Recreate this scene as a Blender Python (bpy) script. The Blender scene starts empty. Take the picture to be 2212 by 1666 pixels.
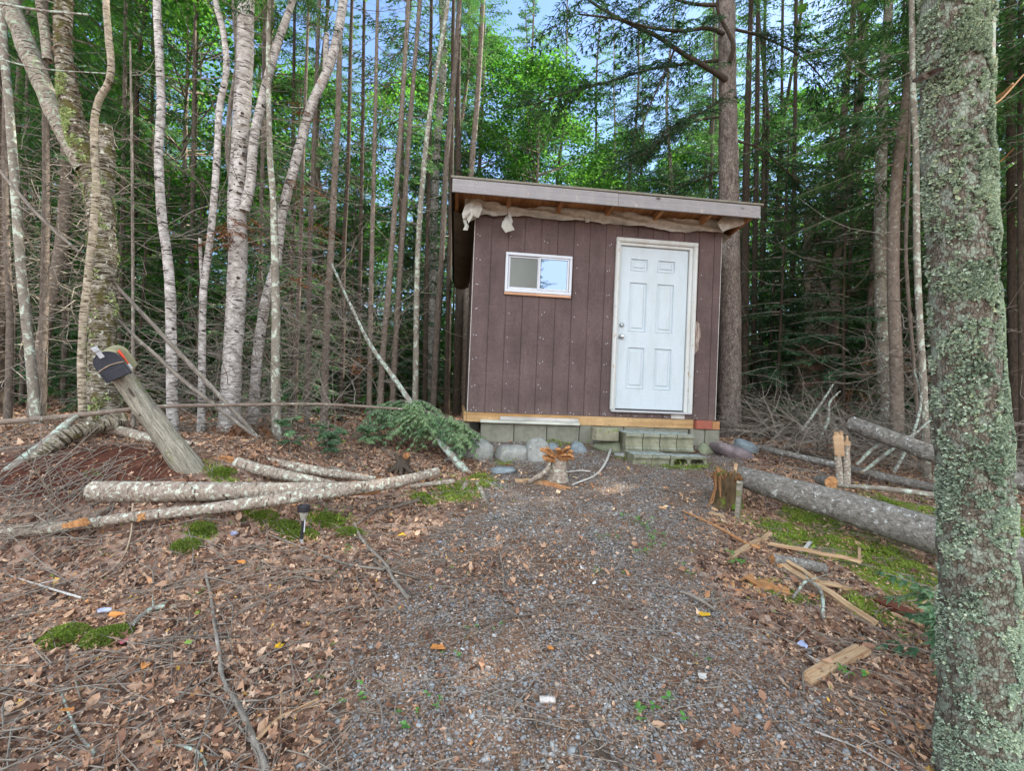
import bpy, bmesh, math, random
import numpy as np

random.seed(7)
RS = np.random.RandomState(11)
SC = bpy.context.scene
COL = SC.collection
R = math.radians

# ------------------------------------------------------------------ camera
FPX = 1030.0                      # focal length in units of a 2212 px wide frame
PIT, ROL = R(0.5), R(2.35)
CAM = np.array([0, 0, 1.455])
_X = np.array([1, 0, 0.0])
_F = np.array([0, math.cos(PIT), math.sin(PIT)])
_U0 = np.cross(_X, _F)
_Rt = math.cos(ROL) * _X + math.sin(ROL) * _U0
_Up = math.cos(ROL) * _U0 - math.sin(ROL) * _X
cd = bpy.data.cameras.new('camera')
cd.sensor_width = 36.0
cd.lens = 36.0 * FPX / 2212.0
cd.clip_start = 0.05
cd.clip_end = 2000
cam = bpy.data.objects.new('camera', cd)
COL.objects.link(cam)
from mathutils import Matrix, Vector
M = Matrix((( _Rt[0], _Up[0], -_F[0], CAM[0]), (_Rt[1], _Up[1], -_F[1], CAM[1]), (_Rt[2], _Up[2], -_F[2], CAM[2]), (0, 0, 0, 1)))
cam.matrix_world = M
SC.camera = cam

# ------------------------------------------------------------------ sky and sun
SUN_EL, SUN_AZ = R(50), R(58)     # azimuth measured from +Y towards +X
w = bpy.data.worlds.new('World')
SC.world = w
w.use_nodes = True
wn = w.node_tree
for n in list(wn.nodes):
    wn.nodes.remove(n)
wo = wn.nodes.new('ShaderNodeOutputWorld')
bg = wn.nodes.new('ShaderNodeBackground')
sk = wn.nodes.new('ShaderNodeTexSky')
sk.sky_type = 'NISHITA'
sk.sun_disc = False
sk.ozone_density = 3.0
sk.air_density = 0.8
sk.dust_density = 0.3
sk.sun_elevation = SUN_EL
sk.sun_rotation = SUN_AZ
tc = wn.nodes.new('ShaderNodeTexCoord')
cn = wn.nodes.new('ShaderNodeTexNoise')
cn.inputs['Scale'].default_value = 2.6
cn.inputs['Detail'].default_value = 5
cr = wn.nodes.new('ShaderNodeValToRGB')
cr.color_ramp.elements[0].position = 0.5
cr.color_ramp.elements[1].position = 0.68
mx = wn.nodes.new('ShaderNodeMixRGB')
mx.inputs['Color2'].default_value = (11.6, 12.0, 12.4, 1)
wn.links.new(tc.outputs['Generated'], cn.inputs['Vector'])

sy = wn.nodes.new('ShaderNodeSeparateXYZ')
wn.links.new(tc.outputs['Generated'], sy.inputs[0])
mm = wn.nodes.new('ShaderNodeMath')            # clouds thickened towards -Y, behind the camera, to lift light on the front
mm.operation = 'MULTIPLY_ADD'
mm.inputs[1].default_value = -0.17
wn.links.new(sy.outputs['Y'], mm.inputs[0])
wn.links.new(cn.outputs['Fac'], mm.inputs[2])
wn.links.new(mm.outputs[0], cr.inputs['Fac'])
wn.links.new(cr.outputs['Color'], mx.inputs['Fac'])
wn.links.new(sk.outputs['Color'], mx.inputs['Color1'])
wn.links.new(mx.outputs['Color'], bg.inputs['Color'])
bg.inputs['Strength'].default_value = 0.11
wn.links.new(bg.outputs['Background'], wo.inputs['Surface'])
sl = bpy.data.lights.new('sun', 'SUN')
sl.energy = 5.0
sl.angle = R(0.6)
sl.color = (1.0, 0.93, 0.82)
so = bpy.data.objects.new('sun', sl)
COL.objects.link(so)
sd = Vector((math.cos(SUN_EL) * math.sin(SUN_AZ), math.cos(SUN_EL) * math.cos(SUN_AZ), math.sin(SUN_EL)))
so.rotation_euler = sd.to_track_quat('Z', 'Y').to_euler()
so.location = (10, 10, 20)
SC.view_settings.view_transform = 'Standard'
SC.view_settings.look = 'None'
SC.view_settings.exposure = 1.85
SC.view_settings.gamma = 1
SC.cycles.max_bounces = 6
SC.cycles.diffuse_bounces = 3
SC.cycles.transmission_bounces = 4
SC.cycles.transparent_max_bounces = 6
SC.cycles.caustics_reflective = False
SC.cycles.caustics_refractive = False

# ------------------------------------------------------------------ noise, ground height, pixel helpers
_T = RS.rand(32, 32, 32)


def vn3(p):
    p = np.asarray(p, float)
    i = np.floor(p).astype(int)
    f = p - i
    f = f * f * (3 - 2 * f)
    o = 0
    for a in (0, 1):
        for b in (0, 1):
            for c in (0, 1):
                wgt = (f[..., 0] if a else 1 - f[..., 0]) * (f[..., 1] if b else 1 - f[..., 1]) * (f[..., 2] if c else 1 - f[..., 2])
                o = o + wgt * _T[(i[..., 0] + a) % 32, (i[..., 1] + b) % 32, (i[..., 2] + c) % 32]
    return o


def vn(x, y, s=0.0):
    x = np.asarray(x, float)
    return vn3(np.stack([x, np.asarray(y, float) + 0 * x, 0 * x + s], -1))


def norm(v):
    return v / (np.linalg.norm(v, axis=-1, keepdims=True) + 1e-9)


def sig(t):
    return 1 / (1 + np.exp(-np.clip(t, -40, 40)))


def sstep(a, b, t):
    t = np.clip((t - a) / (b - a), 0, 1)
    return t * t * (3 - 2 * t)


def ground_z(x, y):
    x = np.asarray(x, float)
    y = np.asarray(y, float)
    k = 0.25
    sp = np.where((y - 5.9) / k > 30, (y - 5.9), k * np.log1p(np.exp(np.minimum((y - 5.9) / k, 30))))
    z = 0.145 * (y - sp) + 0.012 * np.maximum(0, y - 6)
    z = np.maximum(z, -0.6)
    z = z + 0.16 * np.maximum(0, np.hypot(x, y - 3) - 30)
    left = sig((-1.75 - x) / 0.16) * sstep(2.45, 3.4, y) * (1 - 0.75 * sstep(3.7, 4.8, y)) * (1 - sstep(4.8, 6.5, y))
    z = z + 0.42 * left
    lm = sig((-1.0 - x) / 0.2) * sstep(3.0, 4.0, y) * (1 - sstep(4.6, 6.5, y))
    z = z + 0.10 * lm * (1 - left)
    z = z - 0.10 * sig((x - 1.75) / 0.15) * sstep(1.6, 2.6, y) * (1 - sstep(3.4, 4.6, y))
    rough = 1 - 0.6 * gravel_mask(x, y)
    z = z + rough * (0.05 * (vn(x * 1.3, y * 1.3, 3.3) - 0.5) + 0.03 * (vn(x * 5, y * 5, 7.7) - 0.5)) + 0.008 * (vn(x * 15, y * 15, 1.2) - 0.5)
    return z


_py = np.array([-1, 1.2, 2.0, 3.0, 4.0, 4.9, 5.2, 5.9, 6.1, 6.6])
_pl = np.array([-.5, -.5, -.68, -.6, -.25, -.25, -.55, -.5, 0, 1.0])
_pr = np.array([1.3, 1.3, 1.38, 1.32, 1.75, 2.35, 2.6, 2.7, 2.2, 1.2])


def gravel_mask(x, y):
    l = np.interp(y, _py, _pl)
    r_ = np.interp(y, _py, _pr)
    e = 0.35 * (vn(np.asarray(x) * 2.5, np.asarray(y) * 2.5, 9.1) - 0.5)
    m = sstep(-0.3, 0.3, x - l + e) * sstep(-0.3, 0.3, r_ - x + e)
    return m * (1 - sstep(6.2, 6.8, y))


def ray(u, v):
    return _Rt * (u - 1106) / FPX + _Up * (833 - v) / FPX + _F


def cosu(u):
    # a round trunk seen off the optical axis is drawn wider by 1/cos
    return 1 / math.sqrt(1 + ((u - 1106) / FPX) ** 2)


def P(u, v, Y):
    d = ray(u, v)
    return CAM + d * (Y / d[1])


def G(u, v, up=0.0):
    d = ray(u, v)
    ts = np.arange(0.6, 30, 0.01)
    pts = CAM + ts[:, None] * d
    below = pts[:, 2] < ground_z(pts[:, 0], pts[:, 1]) + up
    i = int(np.argmax(below)) if below.any() else len(ts) - 1
    return pts[i]


# ------------------------------------------------------------------ mesh builder
class MB:
    def __init__(s):
        s.V, s.B, s.Rn, s.Fs, s.n = [], [], [], [], 0

    def add(s, v, f, mat=0, bc=None, rnd=0.5):
        v = np.asarray(v, float).reshape(-1, 3)
        k = len(v)
        s.V.append(v)
        s.B.append(v.copy() if bc is None else np.asarray(bc, float).reshape(-1, 3))
        s.Rn.append(np.broadcast_to(np.asarray(rnd, float), (k,)).copy())
        if isinstance(f, list):
            by = {}
            for q in f:
                by.setdefault(len(q), []).append(q)
            for kk, qs in by.items():
                s.Fs.append((np.asarray(qs, int) + s.n, mat))
        else:
            s.Fs.append((np.asarray(f, int) + s.n, mat))
        s.n += k

    def build(s, name, mats, parent=None, loc=None, local=False, smooth=False, flat=()):
        V = np.concatenate(s.V)
        me = bpy.data.meshes.new(name)
        me.vertices.add(len(V))
        org = np.zeros(3)
        if parent is not None and not local:
            p = parent
            while p is not None:
                org = org + np.array(p.location)
                p = p.parent
        if loc is not None:
            org = org + np.array(loc)
        me.vertices.foreach_set('co', (V - org).astype(np.float32).ravel())
        tot = sum(f.size for f, _ in s.Fs)
        npoly = sum(len(f) for f, _ in s.Fs)
        me.loops.add(tot)
        me.polygons.add(npoly)
        me.loops.foreach_set('vertex_index', np.concatenate([f.ravel() for f, _ in s.Fs]).astype(np.int32))
        ls, mi = [], []
        c = 0
        for f, m_ in s.Fs:
            k = f.shape[1]
            ls.append(c + k * np.arange(len(f)))
            c += f.size
            mi.append(np.full(len(f), m_))
        mi = np.concatenate(mi).astype(np.int32)
        me.polygons.foreach_set('loop_start', np.concatenate(ls).astype(np.int32))
        me.polygons.foreach_set('material_index', mi)
        me.polygons.foreach_set('use_smooth', np.array([bool(smooth) and (m_ not in flat) for m_ in mi]))
        a = me.attributes.new('bc', 'FLOAT_VECTOR', 'POINT')
        a.data.foreach_set('vector', np.concatenate(s.B).astype(np.float32).ravel())
        a = me.attributes.new('rnd', 'FLOAT', 'POINT')
        a.data.foreach_set('value', np.concatenate(s.Rn).astype(np.float32))
        me.update(calc_edges=True)
        for m_ in (mats if isinstance(mats, (list, tuple)) else [mats]):
            me.materials.append(m_)
        o = bpy.data.objects.new(name, me)
        COL.objects.link(o)
        if parent is not None:
            o.parent = parent
        if loc is not None:
            o.location = loc
        return o


def tag(o, label=None, cat=None, group=None, kind=None):
    if label:
        o['label'] = label
    if cat:
        o['category'] = cat
    if group:
        o['group'] = group
    if kind:
        o['kind'] = kind
    return o


def thing(name, label, cat, loc=(0, 0, 0), rz=0.0, group=None):
    o = bpy.data.objects.new(name, None)
    COL.objects.link(o)
    o.empty_display_size = 0.1
    o.location = tuple(float(q) for q in loc)
    o.rotation_euler = (0, 0, rz)
    return tag(o, label, cat, group)


def resample(pts, rad, step):
    pts = np.asarray(pts, float)
    rad = np.asarray(rad, float)
    d = np.r_[0, np.cumsum(np.linalg.norm(np.diff(pts, axis=0), axis=1))]
    n = max(2, int(d[-1] / step) + 1)
    t = np.linspace(0, d[-1], n)
    m = np.zeros_like(pts)
    for i in range(len(pts)):
        a, b = max(i - 1, 0), min(i + 1, len(pts) - 1)
        m[i] = (pts[b] - pts[a]) / (d[b] - d[a] + 1e-9)
    out = []
    for tt in t:
        i = min(int(np.searchsorted(d, tt, side='right')) - 1, len(pts) - 2)
        h = d[i + 1] - d[i] + 1e-9
        s = (tt - d[i]) / h
        out.append((2 * s**3 - 3 * s**2 + 1) * pts[i] + (s**3 - 2 * s**2 + s) * h * m[i] + (-2 * s**3 + 3 * s**2) * pts[i + 1] + (s**3 - s**2) * h * m[i + 1])
    return np.array(out), np.interp(t, d, rad), t


def tube(mb, pts, rad, sides=10, step=0.1, rough=0.0, freq=8.0, mat=0, cap=None, rnd=0.5, flare=0.0, seed=0.0, smooth_path=True, squash=1.0):
    """tapered tube through pts; cap=material index of closed ends"""
    if smooth_path:
        p, r_, s = resample(pts, rad, step)
    else:
        p = np.asarray(pts, float)
        r_ = np.asarray(rad, float)
        s = np.r_[0, np.cumsum(np.linalg.norm(np.diff(p, axis=0), axis=1))]
    n = len(p)
    t = np.gradient(p, axis=0)
    t /= np.linalg.norm(t, axis=1)[:, None] + 1e-9
    avg = p[-1] - p[0]
    avg = avg / (np.linalg.norm(avg) + 1e-9)
    ref = np.array([1.0, 0, 0]) if abs(avg[0]) < 0.7 else np.array([0, 0, 1.0])
    a = np.cross(t, ref)
    a /= np.linalg.norm(a, axis=1)[:, None] + 1e-9
    b = np.cross(t, a)
    th = np.linspace(0, 2 * np.pi, sides, endpoint=False)
    c_, s_ = np.cos(th), np.sin(th)
    rr = np.repeat(r_[:, None], sides, 1)
    bc = np.stack([rr * c_, rr * s_, np.repeat(s[:, None], sides, 1)], -1)
    if rough > 0:
        q = bc * freq + seed * 7.13
        nz = vn3(q) - 0.5 + 0.5 * (vn3(q * 2.3 + 5) - 0.5)
        rr = rr * (1 + rough * nz * 2)
    if flare > 0:
        e = np.exp(-s / 0.22)[:, None]
        lob = 0.5 + 0.5 * np.cos(3 * th + seed) * 0.6 + 0.3 * np.cos(5 * th + seed * 2)
        rr = rr * (1 + flare * e * lob)
    v = p[:, None, :] + rr[..., None] * (c_[None, :, None] * a[:, None, :] + squash * s_[None, :, None] * b[:, None, :])
    i = np.arange(n - 1)[:, None] * sides
    j = np.arange(sides)[None, :]
    j2 = (j + 1) % sides
    f = np.stack([i + j, i + j2, i + sides + j2, i + sides + j], -1).reshape(-1, 4)
    mb.add(v.reshape(-1, 3), f, mat, bc.reshape(-1, 3), rnd)
    if cap is not None:
        for e, k in ((0, 0), (1, n - 1)):
            ring = v[k]
            cen = ring.mean(0)
            bcr = bc[k].copy()
            vv = np.vstack([ring, cen + (p[k] - p[k - 1 if k else 1]) / (np.linalg.norm(p[k] - p[k - 1 if k else 1]) + 1e-9) * r_[k] * 0.05])
            bb = np.vstack([bcr, [0, 0, s[k]]])
            ff = np.stack([np.arange(sides), (np.arange(sides) + 1) % sides, np.full(sides, sides)], -1)
            if e == 0:
                ff = ff[:, ::-1]
            mb.add(vv, ff, cap, bb, rnd)
    return v


def box(mb, x0, x1, y0, y1, z0, z1, bev=0.0, mat=0, rot=None, org=None, rnd=0.5, jit=0.0):
    """box with chamfered edges; rot: 3x3 array applied about org"""
    bm = bmesh.new()
    bmesh.ops.create_cube(bm, size=1.0)
    for q in bm.verts:
        q.co.x = x0 + (q.co.x + 0.5) * (x1 - x0)
        q.co.y = y0 + (q.co.y + 0.5) * (y1 - y0)
        q.co.z = z0 + (q.co.z + 0.5) * (z1 - z0)
    if bev > 0:
        bmesh.ops.bevel(bm, geom=list(bm.edges), offset=min(bev, 0.45 * min(x1 - x0, y1 - y0, z1 - z0)), segments=1, affect='EDGES')
    bm.verts.ensure_lookup_table()
    v = np.array([q.co[:] for q in bm.verts])
    f = [[q.index for q in ff.verts] for ff in bm.faces]
    bm.free()
    bc = v.copy()
    if jit:
        v = v + RS.uniform(-jit, jit, v.shape)
    if rot is not None:
        o_ = np.zeros(3) if org is None else np.asarray(org)
        v = (v - o_) @ np.asarray(rot).T + o_
    mb.add(v, f, mat, bc, rnd)


def frame_rot(d, roll=0.0):
    """matrix whose X axis is d, Z near world up, rolled about d"""
    d = np.asarray(d, float)
    d = d / np.linalg.norm(d)
    y = np.cross([0, 0, 1.0], d)
    y /= np.linalg.norm(y) + 1e-9
    z = np.cross(d, y)
    y2 = math.cos(roll) * y + math.sin(roll) * z
    z2 = -math.sin(roll) * y + math.cos(roll) * z
    return np.stack([d, y2, z2], 1)


# ------------------------------------------------------------------ materials
def new_mat(name):
    m = bpy.data.materials.new(name)
    m.use_nodes = True
    nt = m.node_tree
    return m, nt, nt.nodes['Principled BSDF']


def nd(nt, t, ins=None, **kw):
    n = nt.nodes.new(t)
    for k, v in kw.items():
        setattr(n, k, v)
    for k, v in (ins or {}).items():
        if hasattr(v, 'is_linked') or isinstance(v, bpy.types.NodeSocket):
            nt.links.new(v, n.inputs[k])
        else:
            n.inputs[k].default_value = v
    return n


def ramp(nt, fac, stops, interp='LINEAR'):
    n = nt.nodes.new('ShaderNodeValToRGB')
    e = n.color_ramp.elements
    n.color_ramp.interpolation = interp
    while len(e) < len(stops):
        e.new(0.5)
    for i, (p, c) in enumerate(stops):
        e[i].position = p
        e[i].color = (c, c, c, 1) if not hasattr(c, '__len__') else (c[0], c[1], c[2], 1)
    nt.links.new(fac, n.inputs['Fac'])
    return n.outputs['Color']


def mix(nt, f, a, b, mode='MIX'):
    n = nt.nodes.new('ShaderNodeMixRGB')
    n.blend_type = mode
    for k, v in (('Fac', f), ('Color1', a), ('Color2', b)):
        if isinstance(v, bpy.types.NodeSocket):
            nt.links.new(v, n.inputs[k])
        elif hasattr(v, '__len__'):
            n.inputs[k].default_value = (v[0], v[1], v[2], 1)
        else:
            n.inputs[k].default_value = v
    return n.outputs['Color']


def vec(nt, src='bc', scale=(1, 1, 1), objrand=False):
    if src == 'obj':
        v = nt.nodes.new('ShaderNodeTexCoord').outputs['Object']
    else:
        v = nd(nt, 'ShaderNodeAttribute', attribute_name=src).outputs['Vector']
    return nd(nt, 'ShaderNodeMapping', {'Vector': v, 'Scale': scale}).outputs['Vector']


def noise(nt, v, scale=5.0, detail=4.0, rough=0.55, dist=0.0):
    return nd(nt, 'ShaderNodeTexNoise', {'Vector': v, 'Scale': scale, 'Detail': detail, 'Roughness': rough, 'Distortion': dist}).outputs['Fac']


def bump(nt, bsdf, h, strength=0.5, dist=0.01):
    n = nd(nt, 'ShaderNodeBump', {'Height': h, 'Strength': strength, 'Distance': dist})
    nt.links.new(n.outputs['Normal'], bsdf.inputs['Normal'])


def setc(nt, bsdf, col, rough=0.85, spec=0.25):
    if isinstance(col, bpy.types.NodeSocket):
        nt.links.new(col, bsdf.inputs['Base Color'])
    else:
        bsdf.inputs['Base Color'].default_value = (*col, 1)
    if isinstance(rough, bpy.types.NodeSocket):
        nt.links.new(rough, bsdf.inputs['Roughness'])
    else:
        bsdf.inputs['Roughness'].default_value = rough
    bsdf.inputs['Specular IOR Level'].default_value = spec


def bark(name, c1, c2, stretch=(14, 14, 5), spots=None, spot_at=0.6, spot_scale=14, moss=None, moss_at=0.6, cracks=0.0, lent=None, lent_at=0.62, b=0.6):
    m, nt, bs = new_mat(name)
    v = vec(nt, 'bc')
    base = noise(nt, vec(nt, 'bc', stretch), 2.2, 6, 0.65, 0.4)
    col = ramp(nt, base, [(0.3, c1), (0.7, c2)])
    h = base
    if cracks:
        vo = nd(nt, 'ShaderNodeTexVoronoi', {'Vector': vec(nt, 'bc', (stretch[0] * 3, stretch[1] * 3, stretch[2] * 3)), 'Scale': 1.3, 'Randomness': 1.0}, feature='DISTANCE_TO_EDGE').outputs['Distance']
        k = ramp(nt, vo, [(0.0, 0.35), (0.12, 1.0)])
        col = mix(nt, cracks, col, k, 'MULTIPLY')
        h = mix(nt, 0.6, h, k)
    if lent:
        ln = noise(nt, vec(nt, 'bc', (11, 11, 95)), 1.0, 3, 0.6, 0.2)
        k = ramp(nt, ln, [(lent_at, 0.0), (lent_at + 0.05, 1.0)])
        col = mix(nt, k, col, lent)
        pt = noise(nt, vec(nt, 'bc', (9, 9, 14)), 1.0, 4, 0.6, 0.8)
        k2 = ramp(nt, pt, [(0.62, 0.0), (0.66, 1.0)])
        col = mix(nt, k2, col, lent)
        h = mix(nt, k, h, (0, 0, 0))
    if spots:
        sp = noise(nt, v, spot_scale, 5, 0.6, 0.6)
        k = ramp(nt, sp, [(spot_at, 0.0), (spot_at + 0.05, 1.0)])
        col = mix(nt, k, col, spots)
    if moss:
        ms = noise(nt, v, 6.5, 6, 0.7, 0.5)
        k = ramp(nt, ms, [(moss_at, 0.0), (moss_at + 0.08, 1.0)])
        col = mix(nt, k, col, moss)
    fine = noise(nt, v, 120, 3, 0.6)
    col = mix(nt, 0.5, col, ramp(nt, fine, [(0.3, 0.6), (0.7, 1.25)]), 'MULTIPLY')
    setc(nt, bs, col, 0.9, 0.15)
    bump(nt, bs, mix(nt, 0.35, h, fine), b, 0.012)
    return m


MT = {}
MT['birch'] = bark('birch_bark', (.25, .22, .19), (.74, .71, .68), (7, 7, 11), lent=(.05, .04, .035), lent_at=.575, spots=(.42, .27, .18), spot_at=.7, spot_scale=9)
MT['birch_old'] = bark('old_birch_bark', (.10, .075, .045), (.42, .39, .32), (8, 8, 16), lent=(.045, .035, .02), lent_at=.52, moss=(.10, .09, .03), moss_at=.52, spots=(.55, .56, .46), spot_at=.6, spot_scale=22, b=1.0)
MT['birch_lichen'] = bark('lichen_birch_bark', (.13, .10, .065), (.42, .38, .32), (12, 12, 22), moss=(.27, .35, .17), moss_at=.57, spots=(.34, .42, .30), spot_at=.56, spot_scale=26, lent=(.06, .045, .03), lent_at=.58, b=1.0)
MT['birch_pale'] = bark('pale_shiny_birch_bark', (.20, .16, .11), (.52, .46, .36), (7, 7, 26), lent=(.09, .065, .04), lent_at=.57, spots=(.30, .27, .18), spot_at=.56, spot_scale=20, b=.9)
MT['fir'] = bark('grey_fir_bark', (.14, .11, .085), (.28, .23, .19), (10, 10, 8), spots=(.36, .38, .32), spot_at=.6, spot_scale=26, b=.6)
MT['fir_lichen'] = bark('fir_bark_with_lichen', (.17, .15, .12), (.32, .29, .24), (10, 10, 8), spots=(.48, .55, .46), spot_at=.54, spot_scale=18, moss=(.2, .22, .12), moss_at=.62)
MT['brown'] = bark('brown_spruce_bark', (.09, .073, .057), (.24, .20, .165), (16, 16, 8), spots=(.3, .3, .26), spot_at=.66, spot_scale=30, cracks=.5)
MT['pine'] = bark('scaly_pine_bark', (.13, .10, .085), (.34, .29, .26), (9, 9, 3.2), cracks=.9, spots=(.38, .37, .34), spot_at=.64, spot_scale=20, b=1.0)
MT['dark'] = bark('dark_bark', (.04, .032, .025), (.11, .085, .065), (16, 16, 8), spots=(.2, .2, .17), spot_at=.68, spot_scale=26)
MT['twig'] = bark('dead_twig_bark', (.11, .093, .075), (.34, .305, .26), (20, 20, 6), spots=(.42, .46, .40), spot_at=.62, spot_scale=30, b=.3)
MT['log'] = bark('log_bark', (.17, .125, .095), (.46, .40, .33), (16, 16, 22), spots=(.56, .60, .50), spot_at=.55, spot_scale=34, moss=(.14, .13, .06), moss_at=.66, lent=(.10, .075, .05), lent_at=.62, b=.9)
MT['log_grey'] = bark('grey_log_bark', (.09, .08, .065), (.34, .325, .295), (18, 18, 14), spots=(.5, .52, .5), spot_at=.6, spot_scale=26, moss=(.14, .12, .09), moss_at=.62, cracks=.35, b=.8)
MT['stump_moss'] = bark('mossy_stump_bark', (.05, .035, .02), (.16, .11, .06), (14, 14, 4), moss=(.11, .19, .02), moss_at=.52, b=1.0)
MT['lichen_wood'] = bark('lichened_branch_bark', (.15, .13, .11), (.30, .27, .23), (12, 12, 6), spots=(.38, .47, .40), spot_at=.48, spot_scale=22)
MT['big'] = bark('lichened_maple_bark', (.05, .043, .033), (.23, .20, .155), (26, 26, 15), spots=(.24, .28, .22), spot_at=.5, spot_scale=42, moss=(.30, .345, .28), moss_at=.56, cracks=.45, b=1.0)


def wood_mat(name, c1, c2, ax=2, scale=30, rough=.75, knots=False, src='bc', str_=(1, 1, .06)):
    m, nt, bs = new_mat(name)
    s = [1, 1, 1]
    s[ax] = 0.06
    v = vec(nt, src, s)
    n1 = noise(nt, v, scale, 5, .6, .5)
    col = ramp(nt, n1, [(.32, c1), (.68, c2)])
    n2 = noise(nt, vec(nt, src), 5, 3, .5)
    col = mix(nt, .6, col, ramp(nt, n2, [(.3, .65), (.7, 1.15)]), 'MULTIPLY')
    if knots:
        wv = nd(nt, 'ShaderNodeTexNoise', {'Vector': vec(nt, src, (2.2, 2.2, 11) if ax == 0 else (6, 6, 2)), 'Scale': 1.0, 'Detail': 1.0, 'Distortion': 0.3}).outputs['Fac']
        st = nd(nt, 'ShaderNodeMath', {0: wv, 1: 26.0}, operation='MULTIPLY').outputs[0]
        fr = nd(nt, 'ShaderNodeMath', {0: st}, operation='FRACT').outputs[0]
        col = mix(nt, ramp(nt, fr, [(0, .0), (.75, .0), (.9, .8), (1, .0)]), col, tuple(x * .5 for x in c1))
    setc(nt, bs, col, rough, .25)
    bump(nt, bs, n1, .3, .004)
    return m


MT['endwood'] = wood_mat('fresh_cut_wood', (.42, .20, .07), (.68, .42, .20), 2, 40)
MT['endwood_pale'] = wood_mat('old_cut_wood', (.30, .22, .15), (.48, .38, .27), 2, 40)
MT['split'] = wood_mat('split_wood', (.30, .17, .09), (.60, .44, .27), 2, 45)
MT['orange'] = wood_mat('orange_split_wood', (.22, .09, .035), (.58, .31, .13), 2, 45)
MT['post'] = bark('weathered_post_wood', (.13, .12, .09), (.46, .43, .35), (30, 30, 1.8), cracks=.55, spots=(.20, .21, .10), spot_at=.6, spot_scale=7, b=.8)
MT['lumber'] = wood_mat('treated_lumber', (.38, .22, .09), (.60, .42, .22), 0, 14, .7, knots=True)
MT['lumber_grey'] = wood_mat('weathered_lumber', (.36, .34, .31), (.58, .57, .54), 0, 30)
MT['lumber_green'] = wood_mat('greenish_lumber', (.40, .42, .36), (.58, .60, .52), 0, 30)
MT['raw'] = wood_mat('raw_rafter_wood', (.30, .14, .06), (.52, .28, .13), 1, 30)
MT['sill'] = wood_mat('bare_sill_wood', (.48, .26, .15), (.66, .42, .28), 0, 30)
MT['rust'] = wood_mat('rusty_stump_wood', (.07, .03, .014), (.40, .21, .09), 2, 38, .9)
MT['rotten'] = wood_mat('rotten_red_wood', (.06, .02, .012), (.17, .06, .035), 2, 40, .95)


# ---- siding: brown stain with faint grain and saw marks
def m_siding():
    m, nt, bs = new_mat('brown_siding_paint')
    g = noise(nt, vec(nt, 'bc', (1, 1, .16)), 9, 4, .6, 2.2)
    k = nd(nt, 'ShaderNodeMath', {0: nd(nt, 'ShaderNodeMath', {0: g, 1: 14.0}, operation='MULTIPLY').outputs[0]}, operation='FRACT').outputs[0]
    col = ramp(nt, k, [(0, (.085, .058, .055)), (.6, (.118, .082, .078)), (1, (.068, .046, .044))])
    big = noise(nt, vec(nt, 'bc', (2, 2, 1)), 1.6, 4, .6)
    col = mix(nt, .9, col, ramp(nt, big, [(.3, .68), (.7, 1.4)]), 'MULTIPLY')
    low = nd(nt, 'ShaderNodeSeparateXYZ', {'Vector': vec(nt, 'bc')}).outputs['Z']
    spl = nd(nt, 'ShaderNodeMath', {0: low, 1: noise(nt, vec(nt, 'bc', (5, 5, 1)), 3, 4, .7)}, operation='SUBTRACT').outputs[0]
    col = mix(nt, ramp(nt, spl, [(.55, .45), (.85, 0)]), col, (.17, .13, .11))
    saw = noise(nt, vec(nt, 'bc', (2, 2, 90)), 1.4, 3, .7)
    col = mix(nt, .5, col, ramp(nt, saw, [(.35, .75), (.65, 1.2)]), 'MULTIPLY')
    sp = noise(nt, vec(nt, 'bc', (1, 1, .25)), 45, 2, .5)
    col = mix(nt, ramp(nt, sp, [(.74, 0), (.8, .5)]), col, (.3, .24, .22))
    setc(nt, bs, col, .72, .3)
    bump(nt, bs, mix(nt, .5, k, saw), .25, .003)
    return m


MT['siding'] = m_siding()


def paint(name, c, dirt=(.5, .5, .44), amt=.5, rough=.45, src='bc', wear=None, spec=.4, knots=None):
    m, nt, bs = new_mat(name)
    n1 = noise(nt, vec(nt, src, (3, 3, .8)), 2.4, 5, .6)
    col = mix(nt, ramp(nt, n1, [(.45, 0), (.75, amt)]), c, dirt)
    n2 = noise(nt, vec(nt, src), 60, 3, .6)
    col = mix(nt, .25, col, ramp(nt, n2, [(.3, .8), (.7, 1.1)]), 'MULTIPLY')
    if wear:
        n3 = noise(nt, vec(nt, src, (1.6, 1.6, 1)), 16, 5, .7, .5)
        col = mix(nt, ramp(nt, n3, [(.6, 0), (.64, 1)]), col, wear)
    if knots:
        kv = nd(nt, 'ShaderNodeTexVoronoi', {'Vector': vec(nt, src, (3.4, 3.4, 5.5)), 'Scale': 1.0}).outputs['Distance']
        col = mix(nt, ramp(nt, kv, [(.06, .9), (.13, 0)]), col, knots)
        gr = noise(nt, vec(nt, src, (1.2, 4, 40)), 2, 4, .6)
        col = mix(nt, .5, col, ramp(nt, gr, [(.3, .7), (.7, 1.2)]), 'MULTIPLY')
    setc(nt, bs, col, rough, spec)
    bump(nt, bs, n2, .12, .002)
    return m


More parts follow.
